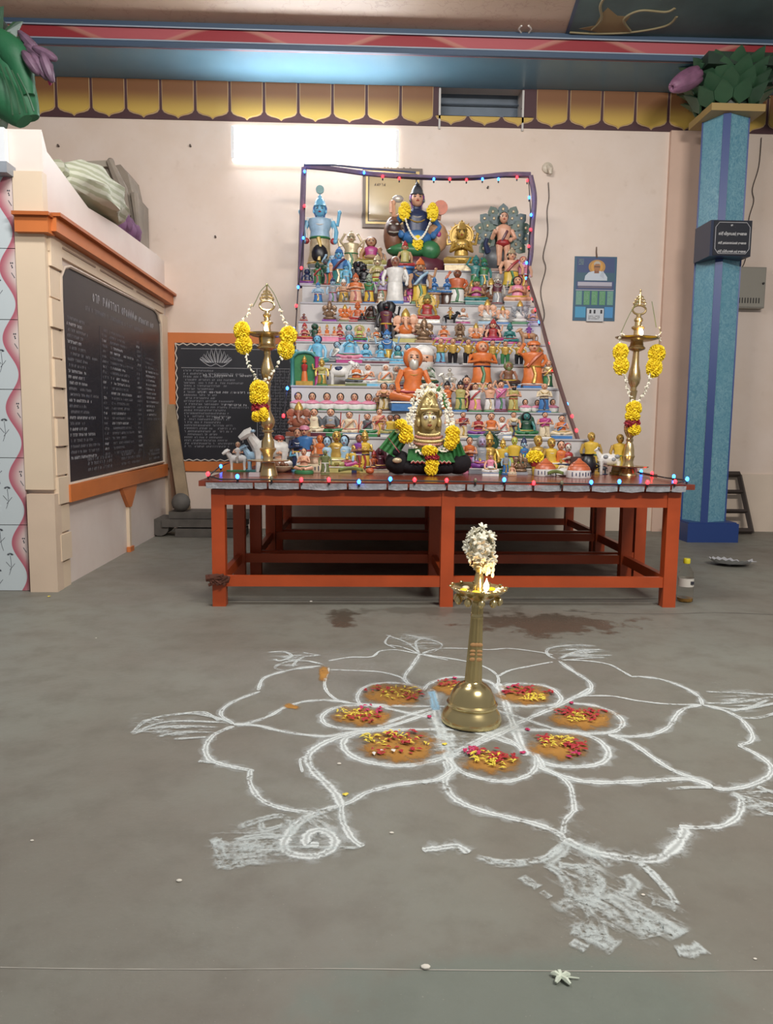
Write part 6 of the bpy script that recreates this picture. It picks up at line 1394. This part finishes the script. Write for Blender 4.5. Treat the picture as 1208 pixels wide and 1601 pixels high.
M().tube(smooth([f(663, 618, -.1), f(668, 613, -.105), f(673, 618, -.1), f(668, 624, -.105), f(663, 618, -.1)], 3), .004, 6).build('crown_crest', gf2, o)
for sx_ in (-1, 1):
    M().ell(f(668+sx_*5.5, 652, -.098), (4.4*kpx, .012, 3.4*kpx), 10, 7).build('eye', paint('white'), o); M().ell(f(668+sx_*5.5, 652, -.108), (1.2*kpx, .006, 1.6*kpx), 8, 6).build('iris', paint('black'), o)
    M().tube(smooth([f(668+sx_*2, 647.5, -.106), f(668+sx_*6, 645.5, -.102), f(668+sx_*10, 648, -.085)], 3), .003, 5).build('eyebrow', paint('dbrown'), o)
    M().ell(f(668+sx_*16, 660, -.03), (4.5*kpx, .02, 8*kpx), 10, 7).build('ear_ornament', gf, o); M().ell(f(668+sx_*18, 645, -.02), (3.5*kpx, .02, 6*kpx), 10, 7).build('ear_ornament', gf, o)
M().tube([f(668, 652, -.105), f(668, 659, -.122)], [.004, .009], 8).build('nose', gf2, o)
M().ell(f(668, 664, -.108), (3.6*kpx, .012, 1.7*kpx), 10, 6).build('lips', paint('rust'), o); M().ell(f(668, 646, -.108), (.004, .004, .007), 7, 5).build('forehead_mark', paint('red'), o)
nk = mat('bead_pink', 'b07a68', .45, .2, .2, 60, .3, 40)
for j, (yy_, rr, nn) in enumerate(((676, 16, 13), (681, 20, 16), (686, 22, 17), (691, 22, 17))):
    g = M()
    for k in range(nn):
        t = -1+2*k/(nn-1); g.ell(f(668+rr*t, yy_+3*math.sqrt(1-t*t)*1.0, -.10+.05*t*t), (.0105, .009, .0105), 7, 5)
    g.build('bead_row', nk if j % 2 else gf, o)
silk = mat('green_silk', '2c6a34', .42, 0, .2, 60, .25, 30); sb_ = mat('silk_border', '8f2a2e', .5)
def pleat(a, b_, c, d, n, amp, mm, nm, y0=-.03):
    vs = []; fs = []
    for i in range(n+1):
        t = i/n; p_ = f(a[0]+(b_[0]-a[0])*t, a[1]+(b_[1]-a[1])*t, y0-(amp if i % 2 else 0)); q_ = f(d[0]+(c[0]-d[0])*t, d[1]+(c[1]-d[1])*t, y0-.02-(amp if i % 2 else 0)); vs += [p_, q_]
        if i: fs.append((2*i-2, 2*i-1, 2*i+1, 2*i))
    ob = M().add(vs, fs).build(nm, mm, o, False); md = ob.modifiers.new('thickness', 'SOLIDIFY'); md.thickness = .003
pleat((613, 672), (634, 690), (618, 715), (591, 699), 8, .012, silk, 'silk_fan', -.05); pleat((603, 682), (606, 685), (622, 706), (618, 700), 3, .004, sb_, 'silk_border', -.085)
pleat((690, 688), (716, 686), (725, 708), (690, 720), 10, .012, silk, 'silk_fan', -.05); pleat((636, 700), (700, 700), (708, 720), (634, 718), 18, .008, silk, 'silk_fan', -.085)
g = M(); g.tube([f(640+3.4*k, 722-(2 if k % 2 else 0)*1.4, -.115) for k in range(19)], .0055, 6); g.build('zigzag_border', sb_, o)
g = M(); g.tube([f(640+3.4*k, 720.4-(2 if k % 2 else 0)*1.4, -.119) for k in range(19)], .0025, 6); g.build('zigzag_line', paint('cream'), o)
gk = thing('flower_garland', 'thick white jasmine garland with marigold bunches around the golden face idol', 'garland', Kc)
ring = smooth([f(x, y, -.08) for x, y in ((637, 668), (640, 648), (645, 628), (655, 612), (668, 606), (681, 611), (691, 628), (698, 648), (700, 664))], 6)
jasmine(gk, ring, .0145, spread=.02, per=8)
jasmine(gk, smooth([f(x, y, -.11) for x, y in ((636, 690), (645, 699), (657, 705), (668, 697), (680, 700), (690, 702), (700, 692))], 5), .013, spread=.011, per=3)
for x, y, rx, ry in ((624, 663, 8, 7), (632, 672, 9, 8), (632, 682, 10, 9), (703, 674, 10, 9), (703, 684, 10, 9), (700, 693, 8, 7), (668, 703, 11, 8), (671, 731, 9, 8), (672, 722, 9, 7)): marigold(gk, f(x, y, -.11 if y < 700 else -.125), (rx*kpx, .03, ry*kpx), 70)
marigold(gk, f(672, 713, -.125), (10*kpx, .03, 5*kpx), 50, 'rose_band', 'rose')
leafp = mat('garland_leaf', '3f6a34', .5)
for x, y, a in ((681, 609, .6), (692, 632, -.4), (690, 622, -.3)): M().ell(f(x, y, -.09), (.012, .006, .028), 8, 6, Matrix.Rotation(a, 3, 'Y')).build('leaf', leafp, gk)

# ================================================================== CHALK DRAWING AND FLOWERS ON THE FLOOR
def chalkmat(name, col, thr, dens=1.):
    m, nt, b, tc = newmat(name); b.inputs['Roughness'].default_value = .95; b.inputs['Base Color'].default_value = (*hexc(col), 1)
    uvn = nt.nodes.new('ShaderNodeUVMap'); sp = nt.nodes.new('ShaderNodeSeparateXYZ'); nt.links.new(uvn.outputs[0], sp.inputs[0])
    v = math_(nt, 'MAXIMUM', math_(nt, 'ABSOLUTE', sp.outputs[1]), math_(nt, 'MULTIPLY', sp.outputs[0], .95)); n1 = noise(nt, tc.outputs['Object'], 70, 5, .7); n2 = noise(nt, tc.outputs['Object'], 9, 3)
    edge = math_(nt, 'SUBTRACT', 1., ss(nt, math_(nt, 'ADD', v, math_(nt, 'MULTIPLY', math_(nt, 'SUBTRACT', n1, .5), 1.3)), .45, 1.0))
    mid = math_(nt, 'ADD', .55, math_(nt, 'MULTIPLY', ss(nt, v, .05, .4), .45))
    gr = ss(nt, math_(nt, 'ADD', math_(nt, 'MULTIPLY', n1, .6), math_(nt, 'MULTIPLY', n2, .4)), thr-.07, thr+.1)
    al = math_(nt, 'MULTIPLY', math_(nt, 'MULTIPLY', math_(nt, 'MULTIPLY', edge, mid), gr), dens); nt.links.new(al, b.inputs['Alpha']); return m
CW = chalkmat('chalk_powder', 'd9dfdd', .40, .95); CS = chalkmat('chalk_smudge', 'd5dcda', .44, .85); CF = chalkmat('chalk_faint', 'd0d8d6', .46, .7)
RG = thing('chalk_drawing', 'large white chalk flower drawing with eight petals on the grey floor', 'floor drawing', (.4, 2.6, 0))
RL = Vector(RG.location); zc_ = [.0012]
CHZ = chalkmat('chalk_haze', 'd0d6d4', .47, .42)
def stroke(pts, wpx=4.2, mm=None, nm='chalk_line', k=7, wob=.12):
    if mm is None and wpx >= 4: stroke(pts, wpx*2.3, CHZ, 'chalk_haze', k, .25)
    q = smooth([onZ(0, *p) for p in pts], k); mb = M(); mb.uv = []; vs = []; fs = []; zc_[0] += .000012; u = 0
    NQ = len(q)
    for i, p in enumerate(q):
        t = (q[min(i+1, len(q)-1)]-q[max(i-1, 0)]); 
        if t.length < 1e-6: t = Vector((1, 0, 0))
        nn = Vector((-t.y, t.x, 0)).normalized(); ww = wpx*.00245*(1+wob*math.sin(i*.9+len(q))+random.uniform(-.14, .14)); 
        if i == 0 or i == len(q)-1: ww *= .5
        for sgn in (-1, 1): vs.append(p+nn*ww*sgn-RL+Vector((0, 0, zc_[0]))); mb.uv.append((max(0., 1-min(i, NQ-1-i)/max(1., NQ*.22)) if nm != 'chalk_line' else 0., sgn))
        if i: fs.append((2*i-2, 2*i-1, 2*i+1, 2*i)); u += t.length/2
    return mb.add(vs, fs).build(nm, mm or CW, RG, False)
zA = lambda L: [(180+.4305*u, 980+.4305*v) for u, v in L]; zB = lambda L: [(660+.4536*u, 980+.4536*v) for u, v in L]; zC = lambda L: [(580+.52*u, 1260+.52*v) for u, v in L]
# petal loops
for L, w_ in (([(662, 1080), (648, 1073), (618, 1068), (590, 1069), (568, 1076), (559, 1087), (560, 1097), (570, 1102), (620, 1104), (700, 1105)], 4), ([(600, 1106), (560, 1103), (525, 1107), (506, 1117), (504, 1127), (515, 1135), (545, 1140), (585, 1140), (625, 1131), (690, 1108)], 5),
 ([(700, 1141), (630, 1141), (575, 1144), (545, 1152), (536, 1163), (543, 1177), (565, 1189), (600, 1196), (640, 1197), (680, 1189), (710, 1177), (760, 1152), (830, 1122), (880, 1100), (925, 1076)], 6), ([(700, 1178), (712, 1200), (735, 1213), (770, 1221), (800, 1221), (828, 1211), (838, 1197), (836, 1182), (822, 1172), (790, 1160), (735, 1142)], 5),
 ([(790, 1142), (850, 1142), (895, 1145), (930, 1155), (948, 1170), (950, 1183), (938, 1194), (910, 1199), (870, 1198), (838, 1190)], 6), ([(893, 1100), (925, 1103), (955, 1113), (972, 1126), (970, 1138), (950, 1146), (905, 1147), (850, 1141)], 5),
 ([(783, 1076), (800, 1070), (830, 1070), (858, 1075), (874, 1087), (876, 1096), (862, 1103), (820, 1104), (785, 1104)], 5), ([(662, 1080), (670, 1070), (690, 1062), (715, 1059), (745, 1061), (768, 1068), (780, 1080)], 4)):
    stroke(L, w_, k=8)
# star lines
for L, w_ in (([(674, 1078), (684, 1120), (692, 1155), (702, 1190)], 9), ([(778, 1068), (792, 1105), (806, 1145), (822, 1182)], 8), ([(560, 1101), (680, 1105), (785, 1105)], 3.5), ([(600, 1107), (650, 1118), (720, 1132), (790, 1155), (815, 1172)], 4), ([(640, 1141), (760, 1141), (900, 1143)], 4),
 ([(590, 1136), (640, 1118), (690, 1104)], 4), ([(700, 1187), (760, 1158), (810, 1135)], 5), ([(730, 1100), (790, 1115), (850, 1135), (880, 1144)], 4), ([(836, 1176), (842, 1186), (850, 1200)], 5)): stroke(L, w_, k=8)
stroke([(674, 1080), (682, 1112)], 8, chalkmat('chalk_blue', '9cc8e0', .36, .8), 'blue_chalk', 8)
# inner triangular fill of white powder left of lamp
for L in ([(684, 1120), (692, 1165)], [(700, 1148), (706, 1185)], [(678, 1152), (712, 1150)]): stroke(L, 11, CS, 'chalk_smudge')
# outer petals
for L, w_ in ((zA([(1105,100),(1080,140),(1052,180),(1062,205),(1112,228)]),4), (zA([(775,125),(850,112),(930,110),(960,90),(1010,84),(1055,90),(1105,100),(1208,122)]),3.2), (zA([(780,157),(870,160),(960,165),(1030,182),(1052,198)]),3), (zA([(775,150),(760,205),(772,240),(812,270),(870,280),(1000,292)]),3.6),
 (zA([(745,143),(650,155),(580,172),(535,192),(520,232)]),4), (zA([(525,236),(455,262),(400,292),(385,322),(430,355)]),4), (zA([(430,358),(480,352),(560,325),(610,297),(680,274),(760,268),(850,275)]),4), (zA([(430,354),(520,361),(600,380),(700,395),(780,398),(870,382),(1000,370)]),4),
 (zA([(430,362),(380,382),(350,402),(328,440),(338,478),(372,496),(430,511),(505,525)]),5), (zA([(490,520),(490,570),(520,620),(570,650),(640,668),(720,675),(800,655),(860,635),(910,605),(1000,580),(1100,565),(1190,555),(1208,530),(1195,490)]),4.6), (zA([(870,385),(790,410),(730,440),(700,475),(715,520),(760,565),(800,610),(822,655)]),7),
 (zA([(700,470),(672,485),(680,530)]),2.5),
 (zA([(800,655),(730,680),(670,710),(630,755),(612,790),(625,820),(680,835),(740,832),(790,805),(792,765),(745,740),(700,755),(695,790),(740,792)]),7), (zA([(822,650),(825,705),(860,770),(900,800)]),5),
 (zB([(0,95),(40,102),(150,120),(220,142),(258,170),(262,205)]),3.2), (zB([(0,92),(60,76),(150,76),(230,80),(300,76),(400,88),(450,98)]),3), (zB([(262,172),(300,152),(370,137),(450,122)]),3.4), (zB([(470,118),(520,155),(572,188),(582,215),(560,235),(500,252)]),4.4), (zB([(480,115),(560,118),(640,130),(690,155),(720,172),(740,172)]),3.6), (zB([(740,172),(820,182),(900,210),(950,240),(965,270)]),4),
 (zB([(540,240),(650,240),(740,256),(850,268),(960,270)]),3.4), (zB([(960,270),(900,285),(872,312),(850,345),(800,370),(720,380),(640,374)]),5), (zB([(965,270),(1040,290),(1100,322),(1136,370),(1130,398),(1088,410)]),4.2), (zB([(1088,410),(1150,440),(1200,480),(1195,515),(1130,548),(1050,562),(1000,555)]),5),
 (zB([(640,374),(720,402),(790,450),(860,495),(930,522),(1000,555)]),5), (zB([(395,480),(470,512),(560,535),(680,538),(800,532),(920,527),(1000,552)]),6), (zB([(400,485),(470,515),(508,550),(520,600),(525,640)]),4.4), (zB([(525,635),(492,672),(485,715)]),4),
 (zB([(85,455),(110,490),(80,520),(85,560),(120,600),(200,635),(300,660),(400,685),(470,715),(490,740)]),6), (zB([(490,735),(560,770),(640,790),(720,802),(790,806),(850,782),(900,722),(900,692)]),8), (zB([(885,690),(960,695),(1040,686),(1090,650),(1098,600),(1075,575)]),5),
 (zB([(0,540),(60,525),(110,492)]),4), (zB([(0,772),(60,765),(120,758),(160,782)]),6)): stroke(L, w_)
for L, w_ in ((zB([(180,792),(250,810),(340,812),(420,800),(490,752)]),6), (zB([(740,810),(800,862),(850,922)]),5), (zC([(800,165),(850,210),(900,270),(915,300)]),5), (zB([(975,225),(1100,230),(1230,236)]),4), (zB([(975,265),(1080,262),(1230,240)]),5), (zB([(1060,292),(1140,280),(1230,262)]),5), (zB([(1080,312),(1150,316),(1230,296)]),5), (zB([(990,275),(1100,285),(1200,250)]),4),
 (zB([(1060,575),(1140,600),(1230,622)]),7), (zB([(1090,585),(1180,640),(1240,650)]),6), (zB([(1150,552),(1230,580)]),5), (zB([(840,562),(920,556),(1000,556)]),4),
 (zA([(430,350),(300,318),(180,325),(90,350)]),5), (zA([(400,350),(250,344),(160,352),(70,385)]),4), (zA([(380,368),(240,362),(140,370),(60,392)]),4), (zA([(360,385),(240,385),(150,402)]),4), (zA([(335,402),(210,410)]),4), (zA([(60,390),(110,345),(180,340)]),4), (zA([(300,490),(370,497)]),4), (zA([(380,345),(320,312),(240,318)]),4),
 (zA([(550,95),(610,92),(640,108),(600,125),(575,118)]),4), (zA([(760,140),(690,125),(620,130),(580,150),(620,160),(700,150)]),4), (zA([(750,105),(690,110),(660,125),(640,150)]),4), (zA([(680,95),(740,105)]),3),
 (zA([(1105,100),(1040,75),(990,68)]),3), (zA([(1105,98),(1060,60),(980,30)]),3), (zA([(1105,100),(1090,60),(1110,45)]),3), (zA([(1110,100),(1160,90),(1185,65),(1130,45),(1050,30)]),2.5), (zA([(1000,30),(980,60),(1020,80)]),2.5),
 (zB([(460,115),(430,95),(440,75),(520,65),(600,68)]),4), (zB([(470,115),(520,95),(600,100),(655,100)]),4), (zB([(465,112),(540,85),(620,80)]),4), (zB([(480,118),(560,110),(630,108)]),3)): stroke(L, w_, CS, 'chalk_stroke')
random.seed(5)
for L, w_ in ((zA([(440,735),(520,705),(600,690),(645,715)]),7), (zA([(430,780),(500,765),(560,760),(600,770)]),6), (zA([(350,770),(400,800),(500,800),(610,795)]),8), (zA([(390,885),(460,862),(540,852)]),8), (zA([(385,820),(400,860),(470,850)]),12), (zA([(530,700),(540,740),(620,720)]),5), (zA([(400,830),(480,820),(590,820)]),12), (zA([(365,770),(385,830),(395,885)]),8), (zA([(450,800),(900,806)]),3), (zA([(640,745),(700,700),(790,665)]),5), (zA([(640,690),(645,760)]),5),
 (zC([(590,110),(560,150),(520,180)]),9), (zC([(450,215),(480,235),(505,250)]),7), (zC([(520,180),(560,200),(590,240),(600,280)]),7), (zC([(630,175),(660,225),(655,300)]),14), (zC([(655,200),(690,240),(650,300)]),7), (zC([(550,315),(620,290),(690,300),(740,345)]),9), (zC([(590,260),(640,300),(670,350)]),7), (zC([(620,350),(680,400),(740,432)]),14), (zC([(600,375),(650,392),(720,425)]),9), (zC([(600,410),(650,435)]),7), (zC([(695,268),(760,300),(810,350),(840,390)]),11), (zC([(780,320),(860,350),(935,398)]),14), (zC([(760,210),(790,240),(760,275)]),9), (zC([(800,350),(850,400)]),14), (zC([(915,440),(960,440),(1000,428)]),9), (zC([(840,290),(920,312)]),7), (zC([(820,370),(880,360),(930,395)]),10), (zC([(660,340),(665,380),(690,410)]),6), (zC([(690,345),(700,400)]),6), (zC([(510,260),(540,280)]),5), (zC([(560,180),(640,190)]),8),
 (zC([(620,120),(670,150),(720,190)]),7), (zC([(310,160),(400,178),(480,172)]),8)): stroke(L, w_, CF, 'chalk_smudge')
def smudgemat(name, ang, thr, dens):
    m, nt, b, tc = newmat(name); b.inputs['Roughness'].default_value = .95; b.inputs['Base Color'].default_value = (*hexc('d2d9d7'), 1)
    uvn = nt.nodes.new('ShaderNodeUVMap'); sp = nt.nodes.new('ShaderNodeSeparateXYZ'); nt.links.new(uvn.outputs[0], sp.inputs[0])
    mp = nt.nodes.new('ShaderNodeMapping'); mp.vector_type = 'TEXTURE'; mp.inputs['Rotation'].default_value = (0, 0, ang); mp.inputs['Scale'].default_value = (5, 1, 1); nt.links.new(tc.outputs['Object'], mp.inputs['Vector'])
    n1 = noise(nt, mp.outputs[0], 34, 5, .65); n2 = noise(nt, tc.outputs['Object'], 90, 3, .6); n3 = noise(nt, tc.outputs['Object'], 6, 3)
    e = math_(nt, 'SUBTRACT', 1., ss(nt, math_(nt, 'ADD', sp.outputs[1], math_(nt, 'MULTIPLY', math_(nt, 'SUBTRACT', n3, .5), 1.2)), .3, 1.0))
    g_ = ss(nt, math_(nt, 'ADD', math_(nt, 'ADD', math_(nt, 'MULTIPLY', n1, .55), math_(nt, 'MULTIPLY', n2, .2)), math_(nt, 'MULTIPLY', n3, .25)), thr-.03, thr+.1)
    nt.links.new(math_(nt, 'MULTIPLY', math_(nt, 'MULTIPLY', e, g_), dens), b.inputs['Alpha']); return m
def smudge(cx, cy, rx, ry, rot, mm):
    q = [onZ(0, cx+rx*math.cos(t)*math.cos(rot)-ry*math.sin(t)*math.sin(rot), cy+rx*math.cos(t)*math.sin(rot)+ry*math.sin(t)*math.cos(rot)) for t in [2*math.pi*k/28 for k in range(28)]]
    zc_[0] += .00002; mb = M(); mb.uv = [(0, 0)]+[(0, 1)]*28; c = onZ(0, cx, cy)
    mb.add([c-RL+Vector((0, 0, zc_[0]))]+[p-RL+Vector((0, 0, zc_[0])) for p in q], [(0, 1+i, 1+(i+1) % 28) for i in range(28)]).build('chalk_smudge', mm, RG, False)
SA, SB = smudgemat('chalk_smear_across', .05, .5, .7), smudgemat('chalk_smear_down', 2.2, .505, .65)
for a_ in ((262, 1137, 80, 26, .05, SA), (400, 1325, 90, 46, -.1, SA), (500, 1290, 70, 34, -.3, SB), (458, 1033, 50, 19, .1, SA), (655, 1003, 50, 15, .1, SA), (905, 1020, 60, 17, .1, SA), (1165, 1098, 60, 24, .1, SA), (1180, 1250, 50, 36, .5, SA), (905, 1350, 75, 60, .9, SB), (930, 1430, 75, 60, .4, SB), (1010, 1425, 95, 50, .6, SB), (700, 1160, 45, 50, 0, SA)): smudge(*a_)
# bits: orange powder dabs
def powder(name, pts, colr, lab, par=None, cat='powder', z=.002, group=None):
    c = Vector(onZ(0, sum(p[0] for p in pts)/len(pts), sum(p[1] for p in pts)/len(pts))); mb = M(); mb.uv = [(0, 0)]
    q = smooth([onZ(0, *p) for p in pts+[pts[0]]], 5)[:-1]; vs = [(0, 0, z)]; 
    for p in q: vs.append(p-c+Vector((0, 0, z))); mb.uv.append((0, 1))
    n = len(q); o = mb.add(vs, [(0, 1+i, 1+(i+1) % n) for i in range(n)]).build(name, colr, par, False, c); return tag(o, lab, cat, group)
def pmat(name, col, col2, thr=.38):
    m, nt, b, tc = newmat(name); b.inputs['Roughness'].default_value = .9
    uvn = nt.nodes.new('ShaderNodeUVMap'); sp = nt.nodes.new('ShaderNodeSeparateXYZ'); nt.links.new(uvn.outputs[0], sp.inputs[0])
    n1 = noise(nt, tc.outputs['Object'], 14, 5, .6); n2 = noise(nt, tc.outputs['Object'], 60, 4, .7); n3 = noise(nt, tc.outputs['Object'], 5, 2)
    nt.links.new(mixc(nt, ss(nt, n1, .35, .65), hexc(col), hexc(col2)), b.inputs['Base Color'])
    e = math_(nt, 'SUBTRACT', 1., ss(nt, math_(nt, 'ADD', sp.outputs[1], math_(nt, 'MULTIPLY', math_(nt, 'SUBTRACT', n1, .5), 1.5)), .45, .95)); g_ = ss(nt, math_(nt, 'ADD', math_(nt, 'MULTIPLY', n2, .6), math_(nt, 'MULTIPLY', n3, .4)), thr-.06, thr+.08)
    nt.links.new(math_(nt, 'MULTIPLY', math_(nt, 'MULTIPLY', e, g_), .93), b.inputs['Alpha']); return m
PO = pmat('turmeric_powder', 'a0702f', 'b28038')
def ell_px(cx, cy, rx, ry, n=12, rot=0): return [(cx+rx*math.cos(2*math.pi*k/n)*math.cos(rot)-ry*math.sin(2*math.pi*k/n)*math.sin(rot), cy+rx*math.cos(2*math.pi*k/n)*math.sin(rot)+ry*math.sin(2*math.pi*k/n)*math.cos(rot)) for k in range(n)]
yel, red_, mag, whp = mat('petal_yellow', 'e2cc44', .6), mat('petal_red', 'a8242c', .6), mat('petal_magenta', 'b8285a', .6), mat('petal_white', 'dcd8d0', .6)
PT = [(618, 1087, 52, 17, 'upper left chalk petal', [(600, 1082, 30, 8, 'r', 26), (625, 1083, 30, 9, 'y', 46), (645, 1088, 18, 9, 'r', 22), (610, 1094, 18, 4, 'y', 12)]),
 (570, 1121, 52, 15, 'far left chalk petal', [(545, 1118, 22, 9, 'y', 34), (578, 1112, 20, 7, 'm', 26), (570, 1126, 34, 6, 'r', 34), (562, 1118, 20, 8, 'y', 26)]),
 (628, 1169, 68, 24, 'large lower left chalk petal', [(575, 1158, 14, 8, 'y', 24), (610, 1158, 30, 12, 'y', 50), (632, 1156, 34, 12, 'r', 40), (620, 1176, 40, 8, 'r', 20), (600, 1178, 30, 8, 'w', 6), (655, 1164, 18, 8, 'y', 12)]),
 (770, 1192, 50, 18, 'bottom chalk petal', [(738, 1178, 16, 7, 'm', 30), (758, 1187, 26, 9, 'y', 56), (785, 1188, 22, 9, 'r', 44), (785, 1198, 28, 6, 'y', 24), (760, 1178, 24, 5, 'r', 16)]),
 (876, 1168, 52, 20, 'lower right chalk petal', [(868, 1162, 32, 9, 'y', 70), (852, 1160, 14, 8, 'r', 24), (900, 1170, 26, 9, 'r', 40), (895, 1182, 16, 5, 'm', 12)]),
 (912, 1124, 56, 17, 'right chalk petal', [(888, 1116, 20, 8, 'r', 40), (902, 1124, 16, 8, 'y', 44), (922, 1122, 14, 9, 'r', 30), (938, 1114, 10, 3, 'r', 8)]),
 (822, 1087, 46, 15, 'upper right chalk petal', [(815, 1082, 24, 7, 'r', 40), (833, 1093, 24, 5, 'y', 60), (800, 1084, 20, 8, 'r', 20), (856, 1086, 8, 4, 'r', 14), (806, 1076, 14, 3, 'm', 6)]),
 (705, 1075, 34, 12, 'top chalk petal half hidden behind the lamp', [(705, 1070, 22, 6, 'r', 34), (715, 1078, 14, 5, 'y', 18)])]
random.seed(9)
for (cx, cy, rx, ry, nm_, cl) in PT:
    powder('powder_patch', ell_px(cx, cy, rx*1.18, ry*1.2, 14, .05), PO, 'orange powder patch under petals in the '+nm_, group='orange powder patches')
    c = Vector(onZ(0, cx, cy)); c.z = .003; g = M()
    for (px_, py_, ax, ay, k, n) in cl:
        for i in range(int(n*.62)):
            a = random.random()*6.28; r = math.sqrt(random.random()); x = px_+ax*r*math.cos(a); y = py_+ay*r*math.sin(a)
            p = Vector(onZ(0, x, y)); p.z = c.z+.002+.006*random.random(); g.cur = {'y': 0, 'r': 1, 'm': 2, 'w': 3}[k]
            th = random.random()*6.28; L = random.uniform(.0075, .015); W_ = L*(.32 if k == 'y' else .6); e = Vector((math.cos(th), math.sin(th), 0)); t = Vector((-e.y, e.x, 0)); up = Vector((0, 0, random.uniform(.001, .006))); q = p-c
            g.add([q-e*L, q-t*W_+up, q+e*L+up*.5, q+t*W_+up, q+up*1.6], [(0, 1, 4), (1, 2, 4), (2, 3, 4), (3, 0, 4)])
    g.build('flower_petals', [yel, red_, mag, whp], None, False, c); o = bpy.data.objects['flower_petals'] if 'flower_petals' in bpy.data.objects and False else COL.objects[-1]
    tag(o, 'yellow and red flower petals heaped in the '+nm_, 'petals', 'petal heaps', 'stuff')
DAB = [(([(497, 1045), (505, 1039), (514, 1042), (516, 1055), (513, 1065), (503, 1068), (496, 1060)]), 'orange powder dab on the upper left chalk line'), (([(438, 1102), (450, 1099), (462, 1103), (472, 1107), (468, 1112), (455, 1110), (444, 1108)]), 'small orange powder dab left of the far left petal')]
for L, lb in DAB: powder('powder_dab', L, PO, lb)
def singlepetal(x, y, colm, lab, s=.012):
    p = Vector(onZ(0, x, y)); p.z = .004; th = random.random()*3; vs = [(0, 0, .006)]
    for k in range(8): a = k*math.pi/4; vs.append((s*(1+.3*math.cos(a))*math.cos(a), s*.7*math.sin(a), .001+.003*(k % 2)))
    o = M().add(vs, [(0, 1+k, 1+(k+1) % 8) for k in range(8)]+[(8, 7, 6, 5, 4, 3, 2, 1)]).build('loose_petal', colm, loc=p); o.rotation_euler = (0, 0, th); tag(o, lab, 'petal')
for x, y, l in ((816, 1179, 'loose magenta petal between bottom and lower right petals'), (825, 1143, 'loose red petal right of the brass lamp foot'), (893, 1101, 'loose red petal above the right chalk petal'), (803, 1074, 'loose magenta petal at the upper right petal tip'), (787, 1083, 'loose magenta petal beside the right star line'), (711, 1062, 'loose red petal above the lamp foot'), (671, 1123, 'loose dark red petal left of the lamp foot')): singlepetal(x, y, mag, l)
gold_p = mat('petal_yellow', 'd9bf3a', .6)
for x, y, l in ((539, 1245, 'single yellow petal on the lower left chalk line'), (694, 1166, 'yellow petal cluster on the thick star line'), (76, 934, 'yellow green leaf bit on the floor by the tiled corner')): singlepetal(x, y, gold_p, l, .010)
# white flower in foreground
p = Vector(onZ(0, 876, 1531)); p.z = .002; o = thing('fallen_flower', 'small pale greenish white flower lying on the foreground floor', 'flower', p); fw = mat('fallen_white', 'cdd6c4', .6)
for a, L in ((.3, .02), (1.6, .016), (2.6, .018), (4.0, .02), (5.3, .024)):
    M().tube([(0, 0, .004), (L*.6*math.cos(a), L*.6*math.sin(a), .006), (L*math.cos(a), L*math.sin(a), .003)], [.003, .0055, .003], 6).build('petal', fw, o)
M().tube([(.01, 0, .003), (.035, -.003, .002)], [.002, .001], 5).build('stalk', fw, o)
bit = mat('white_crumb', 'd5d0c4', .8); random.seed(3)
for x, y, sz, lb in ((486, 941, .009, 'small white ball on the floor under the front table stretcher'), (612, 1303, .006, 'pale crumb inside the lower left chalk petal area'), (280, 1378, .007, 'pale crumb below the left chalk spiral'), (1005, 1400, .005, 'pale crumb among the lower right chalk smudges'), (150, 998, .005, 'pale crumb on the floor at far left'), (665, 1514, .010, 'small crushed white bit on the foreground floor joint'), (50, 1315, .005, 'tiny pale crumb near the left edge of the floor'), (530, 1195, .007, 'pale chalk crumb left of the big lower left petal'), (1180, 1500, .004, 'tiny pale crumb at the lower right of the floor')):
    p = Vector(onZ(0, x, y)); tag(M().ell((0, 0, sz*.35), (sz, sz*.7, sz*.4), 7, 5).build('floor_crumb', bit, loc=p), lb, 'crumb')
